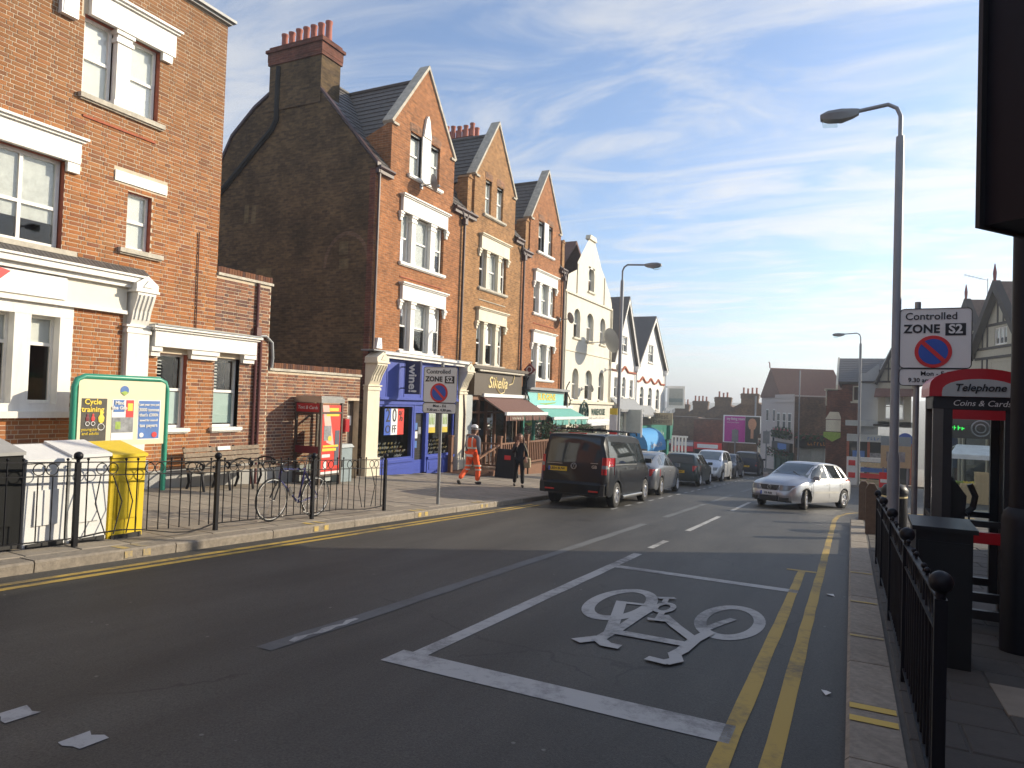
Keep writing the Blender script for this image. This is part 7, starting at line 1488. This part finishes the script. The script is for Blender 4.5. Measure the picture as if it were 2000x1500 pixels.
pl=Matrix(((0,0,-1),(-1,0,0),(0,1,0))); text('GB',.11,(-2.462,-.58,1.06),pl,'kiosk_steel',v.t,local=True,off=.003); v.box('model_script','kiosk_steel',-2.466,-2.458,-.68,-.48,1.15,1.165)
v.box('tailgate_handle','kiosk_steel',-2.468,-2.455,.3,.72,1.1,1.115); v.box('brake_light','tail_red',-2.26,-2.2,-.25,.25,1.91,1.935)
v.mirror(1.55,1.2,'plastic_black'); v.lines((.5,1.15,-.62),.35,1.12); v.handles((.35,-.75),1.03,'plastic_black')
# ---- silver hatchback turning out of the side street
POLO=dict(W=1.65,sill=.2,r=.3,ra=.36,steer=R(20),axles=(1.24,-1.22),top=[(-1.92,.72),(-1.9,.9),(-1.68,1.2),(-1.45,1.37),(-1.1,1.44),(-.5,1.47),(-.1,1.47),(.2,1.43),(.98,1.0),(1.5,.9),(1.82,.79),(1.97,.66),(2.0,.5)],belt=[(-1.92,.72),(-1.7,.93),(0,.91),(1.0,.88),(1.5,.79),(1.85,.66),(2.0,.45)],w=[(-1.92,.62),(-1.82,.74),(-1.5,.81),(0,.825),(1.4,.82),(1.75,.75),(1.93,.62),(2.0,.45)],rw=[(-1.92,.55),(-1.5,.55),(0,.575),(.3,.57),(1.0,.62),(2.0,.4)])
hd=Vector((-.424,-.906,0)); pc=Vector((-1.43,24.74,0))
p=Car('car','silver hatchback turning out from the right with front wheels steered','car',(pc.x,pc.y,rz(pc.y)),hd,POLO,'paint_silver')
p.toppanel('windscreen','car_glass_light',((.93,-.66),(.93,.66),(.24,.53),(.24,-.53))); p.toppanel('rear_window','car_glass',((-1.85,-.56),(-1.85,.56),(-1.6,.5),(-1.6,-.5)))
p.sidepanel('front_window','car_glass',((-.12,.95),(.86,.95),(.28,1.37),(-.15,1.4))); p.sidepanel('rear_door_window','car_glass',((-1.02,.96),(-.22,.955),(-.24,1.4),(-.88,1.38))); p.sidepanel('quarter_window','car_glass',((-1.42,1.0),(-1.1,.965),(-.98,1.35),(-1.14,1.31)))
p.sidepanel('side_moulding','kiosk_steel',((-.85,.5),(.82,.5),(.82,.56),(-.85,.56)),off=.014,nz=1); p.lines((-.18,.84,-1.06),.25,.9); p.handles((-.02,-.95),.78,'alloy')
cornerpatch(p,'headlight','lamp_clear',.34,.745,.55,.72,True,.22,off=.016,zt=.05); cornerpatch(p,'side_intake','plastic_black',.36,.62,.24,.35,True,.02,off=.055)
m=MB(); m.prism([(2.012,-.33,.71),(2.012,.33,.71),(2.03,.24,.56),(2.03,-.24,.56)],(-.03,0,0)); m.v=[(fx(p,.3)+.012-(v_[2]-.55)*.2+(v_[0]-2.0)*.3,v_[1],v_[2]) for v_ in m.v]; m.build('grille','plastic_black',p.t,local=True)
m=MB(); x=fx(p,.3); m.box(x-.05,x+.06,-.3,.3,.24,.37); m.build('lower_grille','plastic_black',p.t,local=True); p.badge(fx(p,.0)+.0,0,.635,.065,False); p.plate(fx(p,.26)+.055,0,.455,'X5 RSS','plate_white',False)
m=MB()
for i in range(13):
    y=-.8+1.6*i/12; x=fx(p,min(abs(y),.78)); m.v+= [(x+.02,y,.2),(x+.045,y,.4),(x+.04,y,.5),(x+.0,y,.56)]
for i in range(12):
    for j in range(3):
        if abs(-.8+1.6*(i+.5)/12)<.66 and j==0: continue
        k=i*4+j; m.f.append((k,k+4,k+5,k+1)); m.m.append(0); m.c.append(None)
m.build('front_bumper','paint_silver',p.t,smooth=40,local=True); p.mirror(.72,.93,'paint_silver'); cornerpatch(p,'tail_light','tail_red',.58,.8,.75,.95,False,.25)
m=MB(); m.tube([(1.0,.5,.995),(.78,.1,1.14)],.012,4); m.tube([(1.0,-.05,1.0),(.75,-.5,1.13)],.012,4); m.build('wiper','plastic_black',p.t,local=True)
# ---- parked cars further down
def simple(lab,loc,hd,S,paint_,front,plate_,name='car'):
    c=Car(name,lab,'car',loc,hd,S,paint_,'cars parked along the left kerb'); b=S['belt'][2][1]; g=S['glass']
    c.toppanel('windscreen',g.get('fm','car_glass'),(g['fs'][0],g['fs'][1],g['fs'][2],g['fs'][3])); c.toppanel('rear_window','car_glass',(g['rs'][0],g['rs'][1],g['rs'][2],g['rs'][3]))
    for q_ in g['side']: c.sidepanel('side_window','car_glass',q_)
    cornerpatch(c,'tail_light','tail_red',S['W']/2-.27,S['W']/2-.02,.66,.9,False,.12); cornerpatch(c,'headlight','lamp_clear',S['W']/2-.42,S['W']/2-.06,.56,.72,True,.2)
    c.plate(c.x0-.02,0,.62,plate_,'plate_yellow',True); c.plate(c.x1+.012,0,.42,plate_,'plate_white',False); c.mirror(g['mx'],b+.03,paint_); c.lines(g['lx'],S['sill']+.05,b-.02); c.handles([x-.15+.0 for x in g['lx'][:2]],b-.12,'alloy')
    m=MB(); m.box(c.x1-.05,c.x1+.015,-.45,.45,.28,.36); m.build('lower_grille','plastic_black',c.t,local=True); return c
SAL=dict(W=1.74,sill=.2,r=.31,ra=.37,axles=(1.35,-1.35),top=[(-2.22,.7),(-2.2,.98),(-2.12,1.05),(-1.6,1.2),(-.9,1.4),(-.2,1.49),(.25,1.47),(1.35,1.0),(1.9,.82),(2.18,.66),(2.22,.5)],belt=[(-2.22,.7),(-2.0,.98),(0,.95),(1.3,.9),(1.9,.74),(2.22,.45)],w=[(-2.22,.66),(-2.1,.8),(-1.6,.86),(1.3,.87),(1.9,.79),(2.22,.5)],rw=[(-2.22,.6),(-1.2,.55),(0,.6),(1.3,.66),(2.22,.4)],glass=dict(fs=((1.28,-.7),(1.28,.7),(.3,.56),(.3,-.56)),rs=((-1.95,-.56),(-1.95,.56),(-.95,.5),(-.95,-.5)),side=(((-.1,1.0),(.95,.98),(.3,1.4),(-.12,1.42)),((-1.0,1.02),(-.2,1.0),(-.22,1.42),(-.8,1.36)),((-1.45,1.04),(-1.08,1.03),(-.95,1.29),(-1.2,1.2))),mx=1.0,lx=(-.15,-1.05,.95)))
HAT=dict(W=1.72,sill=.2,r=.3,ra=.36,axles=(1.22,-1.28),top=[(-2.0,.72),(-1.98,.92),(-1.75,1.34),(-1.6,1.41),(-.8,1.44),(0,1.44),(.3,1.4),(1.1,.98),(1.7,.86),(2.05,.7),(2.1,.5)],belt=[(-2.0,.72),(-1.8,.93),(0,.92),(1.1,.88),(1.7,.76),(2.1,.45)],w=[(-2.0,.66),(-1.9,.79),(-1.5,.85),(1.3,.86),(1.8,.78),(2.1,.5)],rw=[(-2.0,.6),(-1.6,.6),(0,.6),(1.1,.66),(2.1,.4)],glass=dict(fs=((1.05,-.68),(1.05,.68),(.35,.55),(.35,-.55)),rs=((-1.94,-.6),(-1.94,.6),(-1.74,.54),(-1.74,-.54)),side=(((-.2,.97),(.85,.95),(.3,1.36),(-.22,1.38)),((-1.5,1.0),(-.3,.97),(-.32,1.38),(-1.35,1.35))),mx=.8,lx=(-.25,.85,-1.2)))
MPV=dict(W=1.7,sill=.2,r=.3,ra=.36,axles=(1.3,-1.28),top=[(-2.02,.75),(-2.0,1.0),(-1.85,1.5),(-1.7,1.59),(-.6,1.63),(.1,1.6),(.3,1.56),(1.35,1.06),(1.8,.9),(2.05,.72),(2.1,.5)],belt=[(-2.02,.75),(-1.8,1.0),(0,.98),(1.3,.94),(1.8,.8),(2.1,.45)],w=[(-2.02,.68),(-1.9,.8),(-1.5,.84),(1.3,.85),(1.8,.76),(2.1,.5)],rw=[(-2.02,.62),(-1.6,.6),(0,.6),(1.3,.66),(2.1,.4)],glass=dict(fm='car_glass_light',fs=((1.28,-.68),(1.28,.68),(.36,.55),(.36,-.55)),rs=((-1.96,-.6),(-1.96,.6),(-1.83,.55),(-1.83,-.55)),side=(((-.2,1.03),(1.0,1.02),(.35,1.5),(-.22,1.54)),((-1.6,1.05),(-.3,1.03),(-.32,1.54),(-1.5,1.5))),mx=.95,lx=(-.25,.95,-1.2)))
EST=dict(W=1.8,sill=.22,r=.33,ra=.39,axles=(1.35,-1.35),top=[(-2.25,.85),(-2.24,1.05),(-2.1,1.5),(-1.98,1.58),(-.6,1.64),(.1,1.62),(.35,1.57),(1.2,1.12),(1.9,1.0),(2.2,.8),(2.25,.55)],belt=[(-2.25,.85),(-2.0,1.05),(0,1.03),(1.2,1.0),(1.9,.9),(2.25,.5)],w=[(-2.25,.74),(-2.15,.86),(-1.7,.9),(1.4,.9),(1.9,.84),(2.25,.6)],rw=[(-2.25,.66),(-1.9,.66),(0,.66),(1.2,.7),(2.25,.45)],glass=dict(fs=((1.15,-.7),(1.15,.7),(.4,.6),(.4,-.6)),rs=((-2.2,-.68),(-2.2,.68),(-2.08,.62),(-2.08,-.62)),side=(((-.2,1.08),(.95,1.06),(.35,1.52),(-.22,1.56)),((-1.9,1.1),(-.3,1.08),(-.32,1.56),(-1.8,1.53))),mx=.9,lx=(-.25,.95,-1.25)))
simple('grey sloping-back car parked directly in front of the black van','''x''' and (-6.75,25.2,rz(25.2)),(-.02,1,0),SAL,'paint_grey',0,'LJ07 KVD'); simple('dark green hatchback showing its tail, parked between grey car and silver people carrier',(-6.85,32.7,rz(32.7)),(-.01,1,0),HAT,'paint_green',0,'R524 GLF'); simple('silver people carrier facing the viewer in the parked row',(-6.9,39.2,rz(39.2)),(0,-1,0),MPV,'paint_lightsilver',1,'LN03 HXA'); simple('low dark blue car behind the silver people carrier',(-6.85,43.6,rz(43.6)),(0,-1,0),HAT,'paint_darkblue',1,'P418 TRW'); simple('dark estate car with red tail lights, furthest of the parked row',(-6.55,51.8,rz(51.8)),(-.03,1,0),EST,'paint_darkblue',0,'LK51 OPE')
# ================================================================ bicycle chained to the railing
bk=thing('bicycle','blue and black road bicycle leaning on the left guard railing','bicycle',(-8.42,8.95,pz(-8.42,8.95))); bx=-8.42
def bp(y,z): return (bx,y,pz(bx,y)+z)
FWc,RWc=8.4,9.42; r_=.352
for y,nm in ((FWc,'front_wheel'),(RWc,'rear_wheel')):
    c=Vector(bp(y,r_)); m=MB(); m.ring(c,r_-.012,.013,0,36,6); w_=m.build(nm,'tyre',bk,smooth=60); k=MB(); k.ring(c,r_-.032,.009,0,36,5); k.build('rim','bike_silver',w_,smooth=60); k=MB(); k.cyl(c-Vector((.04,0,0)),c+Vector((.04,0,0)),.02,n=8)
    for i in range(16): a=2*math.pi*i/16; k.tube([c+Vector((.02*(-1)**i,.018*math.cos(a),.018*math.sin(a))),c+Vector((0,(r_-.03)*math.cos(a+.15),(r_-.03)*math.sin(a+.15)))],.0015,3)
    k.build('spokes','bike_silver',w_)
bb_=bp(9.0,.27); st=bp(9.14,.86); hd0=bp(8.58,.84); hd1=bp(8.55,.68)
m=MB(); m.tube([bb_,st],.017,7); m.tube([bp(9.13,.83),hd0],.016,7); m.tube([bb_,hd1],.019,7)
for s in (-1,1): m.tube([bb_,(bx+s*.05,RWc,bp(RWc,r_)[2])],.01,6); m.tube([bp(9.13,.82),(bx+s*.05,RWc,bp(RWc,r_)[2])],.009,6)
m.tube([hd0,hd1],.021,8); m.build('frame','bike_blue',bk,smooth=50)
m=MB()
for s in (-1,1): m.tube([hd1,(bx+s*.045,8.5,bp(8.5,.56)[2]),(bx+s*.05,FWc,bp(FWc,r_)[2])],.012,6)
m.build('fork','bike_black',bk,smooth=50)
m=MB(); m.tube([st,bp(9.18,1.03)],.014,7); m.build('seat_post','bike_silver',bk); m=MB(); m.lathe([(.005,-.14),(.025,-.12),(.03,0),(.075,.09),(.07,.13),(.01,.14)],(0,0,0),'Y',10); z0=bp(9.18,1.05)[2]; m.v=[(bx+v_[0],9.18+v_[1],z0+v_[2]*.35) for v_ in m.v]; m.build('saddle','bike_black',bk,smooth=50)
m=MB(); m.tube([hd0,bp(8.6,.93),bp(8.48,.96)],.014,7); m.build('stem','bike_silver',bk); m=MB()
for s in (-1,1): zz=bp(8.5,.96)[2]; m.tube([(bx,8.5,zz),(bx+s*.19,8.5,zz),(bx+s*.21,8.42,zz-.01),(bx+s*.21,8.38,zz-.07),(bx+s*.21,8.43,zz-.13),(bx+s*.21,8.52,zz-.13)],.015,6); m.tube([(bx+s*.21,8.37,zz+.03),(bx+s*.21,8.36,zz-.06)],.014,5)
m.build('handlebar','bike_black',bk,smooth=50)
m=MB(); m.ring((bx+.05,9.0,bb_[2]),.09,.006,0,24,5); m.tube([(bx+.06,9.0,bb_[2]),(bx+.07,9.05,bb_[2]-.16)],.01,5); m.tube([(bx-.06,9.0,bb_[2]),(bx-.07,8.95,bb_[2]+.16)],.01,5); m.box(bx+.06,bx+.15,9.02,9.1,bb_[2]-.175,bb_[2]-.155); m.box(bx-.15,bx-.06,8.9,8.98,bb_[2]+.15,bb_[2]+.17); m.tube([(bx+.05,9.0,bb_[2]+.09),(bx+.05,RWc,bp(RWc,r_+.03)[2])],.004,4); m.tube([(bx+.05,9.0,bb_[2]-.09),(bx+.05,RWc,bp(RWc,r_-.04)[2])],.004,4); m.build('crankset','bike_silver',bk)
m=MB(); m.tube([bp(8.83,.4),bp(8.76,.55)],.035,8); m.build('bottle','bike_silver',bk)
# ================================================================ people
DG=None
def skin(name,V,E,mat,par,root,sub_=2,flat=None):
    bm=bmesh.new(); L=bm.verts.layers.skin.verify(); ids={}
    for k,(p_,r) in V.items():
        v_=bm.verts.new(p_); v_[L].radius=(r if isinstance(r,tuple) else (r,r)); v_[L].use_root=(k==root); ids[k]=v_
    for a,b in E: bm.edges.new((ids[a],ids[b]))
    me=bpy.data.meshes.new(name); bm.to_mesh(me); bm.free(); ob=bpy.data.objects.new(name,me); COL.objects.link(ob)
    s1=ob.modifiers.new('Skin','SKIN'); s1.use_smooth_shade=True; s2=ob.modifiers.new('Sub','SUBSURF'); s2.levels=sub_; s2.render_levels=sub_
    dg=bpy.context.evaluated_depsgraph_get(); dg.update(); m2=bpy.data.meshes.new_from_object(ob.evaluated_get(dg)); bpy.data.objects.remove(ob); m2.name=name
    m2.materials.clear(); m2.materials.append(MATS[mat]); m2.polygons.foreach_set('use_smooth',[True]*len(m2.polygons))
    o=bpy.data.objects.new(name,m2); COL.objects.link(o); o.parent=par; return o
def chain(*k): return list(zip(k,k[1:]))
def hand(par,p_,d,mat='skin'):
    d=Vector(d).normalized(); a=d.orthogonal().normalized(); m=MB(); p_=Vector(p_); m.obox(p_+d*.04,(.03,.075,.085),Matrix((a,a.cross(d)*-1,d)).transposed())
    b=a.cross(d)
    for i in range(4): q0=p_+d*.08+b*(-.03+.02*i); m.tube([q0,q0+d*(.035+.005*(i in (1,2)))+a*.008,q0+d*.05+a*.03],[.0095,.009,.007],6)
    q0=p_+d*.03+b*.04; m.tube([q0,q0+b*.025+d*.025,q0+b*.028+d*.055+a*.01],[.011,.01,.008],6); return m.build('hand',mat,par,smooth=60,local=True)
def person(lab,loc,rot): t=thing('person',lab,'person',loc,None,rot); ORG[t.name]=Vector((0,0,0)); return t
def head(par,c,yaw,tilt=0):
    m=MB(); n=14; prof=[]
    m.lathe([(.008,-.125),(.05,-.115),(.068,-.07),(.078,-.01),(.082,.04),(.075,.085),(.05,.115),(.008,.125)],(0,0,0),'Z',16)
    m.v=[(v_[0]*.93,v_[1]*1.12+(.012 if v_[1]>0 else 0),v_[2]) for v_ in m.v]
    m.tube([(0,.085,.02),(0,.112,-.02),(0,.09,-.03)],[.01,.016,.012],6)
    for s in (-1,1): m.obox((s*.08,-.005,-.005),(.015,.035,.06))
    RM=Matrix.Translation(Vector(c))@Euler((0,tilt,yaw)).to_matrix().to_4x4(); m.v=[tuple(RM@Vector(v_)) for v_ in m.v]; o=m.build('head','skin',par,smooth=60,local=True)
    e=MB(); 
    for s in (-1,1): e.ball((s*.03,.083,.02),.011,6)
    e.obox((0,.088,-.062),(.045,.012,.01)); e.v=[tuple(RM@Vector(v_)) for v_ in e.v]; e.build('face_features','hair_brown',o,local=True); return RM
# worker in orange, seen from behind (local +Y = walking direction)
wl=person('worker in orange high visibility vest and trousers with white helmet walking away',(-10.45,18.6,pz(-10.45,18.6)),R(-11))
legs={'p':((0,0,.95),.15),'lh':((-.1,0,.9),.12),'lk':((-.12,-.06,.52),.085),'la':((-.13,-.42,.2),.075),'rh':((.1,0,.9),.12),'rk':((.12,.14,.5),.085),'ra':((.12,.13,.1),.08)}
skin('trousers',legs,chain('p','lh','lk','la')+chain('p','rh','rk','ra'),'hivis',wl,'p')
skin('body',{'p':((0,0,1.0),.12),'c':((0,.02,1.35),.15),'n':((0,.03,1.53),.055),'h':((0,.045,1.62),.07),'ls':((-.19,.02,1.42),.07),'le':((-.27,.03,1.15),.05),'lw':((-.24,.2,.98),.035),'rs':((.19,.02,1.42),.07),'re':((.27,-.06,1.14),.05),'rw':((.27,.02,.88),.035)},chain('p','c','n','h')+chain('c','ls','le','lw')+chain('c','rs','re','rw'),'skin',wl,'p')
skin('jacket',{'c':((0,.02,1.4),.1),'ls':((-.2,.02,1.43),.085),'le':((-.28,.03,1.15),.066),'lw':((-.25,.18,1.0),.05),'rs':((.2,.02,1.43),.085),'re':((.28,-.06,1.14),.066),'rw':((.28,.01,.92),.05),'n':((0,-.02,1.56),.09)},chain('c','ls','le','lw')+chain('c','rs','re','rw')+chain('c','n'),'grey_fleece',wl,'c')
skin('hivis_vest',{'p':((0,0,.92),(.165,.15)),'m':((0,0,1.12),(.17,.15)),'c':((0,.02,1.37),(.225,.175)),'s':((0,.02,1.49),(.12,.12)),'sl':((-.17,.02,1.45),.105),'sr':((.17,.02,1.45),.105)},chain('p','m','c','s')+chain('c','sl')+chain('c','sr'),'hivis',wl,'p')
def band(z0,z1,rx_,ry_,cx=0,cy=0,name='reflective_band'):
    m=MB(); n=20; m.v=[(cx+rx_*math.cos(2*math.pi*i/n),cy+ry_*math.sin(2*math.pi*i/n),z) for z in (z0,z1) for i in range(n)]; m.f=[(i,(i+1)%n,n+(i+1)%n,n+i) for i in range(n)]; m.m=[0]*n; m.c=[None]*n; m.build(name,'reflective',wl,local=True)
band(1.1,1.155,.186,.166)
for x in (-.1,.1): m=MB(); m.tube([(x,-.15,1.15),(x,-.163,1.32),(x*.95,-.13,1.47)],.02,4); m.build('reflective_band','reflective',wl,local=True)
band(.56,.61,.108,.11,-.118,-.05); band(.45,.49,.1,.1,-.12,-.12); band(.56,.61,.108,.11,.118,.12); band(.44,.48,.1,.1,.12,.14)
m=MB(); m.box(-.13,.13,-.16,-.12,.86,.93); m.build('shirt_tail','paper',wl,local=True)
for nm,a,b in (('boot',(-.13,-.44,.16),(-.13,-.36,.02)),('boot',(.12,.1,.07),(.12,.3,.04))): skin(nm,{'a':(a,.06),'h':((a[0],a[1]-.03,max(.05,a[2]-.05)),.058),'t':(b,.045)},chain('a','h','t'),'boot',wl,'a')
hand(wl,(.27,.02,.88),(0,.1,-1)); hand(wl,(-.24,.2,.98),(0,.6,-.6)); RM=head(wl,(0,.06,1.66),R(-35))
m=MB(); m.lathe([(.118,-.01),(.115,.04),(.095,.1),(.05,.13),(.005,.14)],(0,0,.05),'Z',18); m.box(-.09,.09,.08,.17,.035,.05); m.v=[tuple(RM@Vector(v_)) for v_ in m.v]; m.build('helmet','helmet_white',wl,smooth=40,local=True); m=MB(); m.lathe([(.1195,0),(.1195,.035)],(0,0,.055),'Z',18); m.v=[tuple(RM@Vector(v_)) for v_ in m.v]; m.build('helmet_band','boot',wl,local=True); m=MB(); m.lathe([(.088,-.1),(.093,-.02),(.09,.05)],(0,-.012,0),'Z',14); m.v=[tuple(RM@Vector((v_[0],min(v_[1],.02),v_[2]))) for v_ in m.v]; m.build('hair','hair_brown',wl,smooth=60,local=True)
# woman in black walking towards the viewer (local +Y = her front)
wo=person('woman in black coat and trousers with tan shoulder bag, hand raised to her face',(-9.4,19.75,pz(-9.4,19.75)),R(-150))
skin('trousers',{'p':((0,0,.88),.125),'lh':((-.09,0,.84),.1),'lk':((-.1,.1,.48),.07),'la':((-.11,.16,.1),.065),'rh':((.09,0,.84),.1),'rk':((.1,-.03,.47),.07),'ra':((.12,-.2,.1),.065)},chain('p','lh','lk','la')+chain('p','rh','rk','ra'),'black_cloth',wo,'p')
skin('body',{'p':((0,0,.95),.1),'c':((0,0,1.24),.12),'n':((0,.01,1.4),.045),'h':((0,.025,1.48),.06),'ls':((-.15,0,1.29),.055),'le':((-.22,.02,1.04),.042),'lw':((-.2,.16,.9),.03),'rs':((.15,0,1.29),.055),'re':((.2,.14,1.08),.042),'rw':((.08,.2,1.33),.03)},chain('p','c','n','h')+chain('c','ls','le','lw')+chain('c','rs','re','rw'),'skin',wo,'p')
skin('coat',{'b':((0,0,.76),(.17,.14)),'p':((0,0,.92),(.15,.13)),'m':((0,0,1.08),(.135,.12)),'c':((0,0,1.25),(.155,.13)),'n':((0,.0,1.385),.07),'ls':((-.16,0,1.3),.075),'le':((-.23,.02,1.04),.06),'lw':((-.21,.14,.92),.045),'rs':((.16,0,1.3),.075),'re':((.21,.14,1.08),.06),'rw':((.1,.195,1.29),.045)},chain('b','p','m','c','n')+chain('c','ls','le','lw')+chain('c','rs','re','rw'),'black_cloth',wo,'m')
for a,b in (((-.11,.15,.08),(-.11,.32,.035)),((.12,-.2,.08),(.12,-.04,.035))): skin('boot',{'a':(a,.05),'h':((a[0],a[1]-.02,.045),.045),'t':(b,.035)},chain('a','h','t'),'boot',wo,'a')
hand(wo,(.08,.2,1.33),(-.15,-.25,1)); hand(wo,(-.2,.16,.9),(0,.5,-.8)); RM=head(wo,(.0,.04,1.53),R(15),R(8))
m=MB(); m.lathe([(.01,-.12),(.07,-.1),(.1,-.03),(.103,.04),(.09,.1),(.055,.135),(.008,.148)],(0,-.012,0),'Z',18); m.v=[(v_[0],min(v_[1]*1.12,.05 if v_[2]<.075 else .1),v_[2]) for v_ in m.v]
for sx_ in (-1,1):
    for k in range(3): m.tube([(sx_*(.075+.012*k),.04-.045*k,.07),(sx_*(.1+.012*k),.035-.045*k,-.05),(sx_*(.095+.02*k),.04-.045*k,-.16),(sx_*(.085+.02*k),.05-.04*k,-.235)],[.03,.036,.034,.012],7)
m.v=[tuple(RM@Vector(v_)) for v_ in m.v]; m.build('hair','hair_brown',wo,smooth=60,local=True)
m=MB(); m.prism([(-.38,-.06,.62),(-.2,-.1,.6),(-.17,-.1,.86),(-.24,-.06,.93),(-.36,-.02,.9)],(.05,.22,0)); m.build('bag','bag_tan',wo,local=True); m=MB(); m.tube([(-.3,.08,.9),(-.24,.1,1.1),(-.13,.1,1.36),(-.11,-.05,1.37),(-.2,-.13,1.1),(-.26,-.06,.9)],.014,5); m.build('bag_strap','bag_tan',wo,local=True)

# ================================================================ thin sunlit air
hm=bpy.data.materials.new('haze'); hm.use_nodes=True; ht=hm.node_tree; ht.nodes.clear(); ho=ht.nodes.new('ShaderNodeOutputMaterial'); hv=ht.nodes.new('ShaderNodeVolumePrincipled'); hv.inputs['Color'].default_value=(.9,.95,1,1); hv.inputs['Density'].default_value=.0016; hv.inputs['Anisotropy'].default_value=.45; ht.links.new(hv.outputs[0],ho.inputs['Volume'])
MATS['haze']=hm; m=MB(); m.box(-2520,2520,-310,3520,-12,48); o=m.build('haze','haze'); o['kind']='stuff'
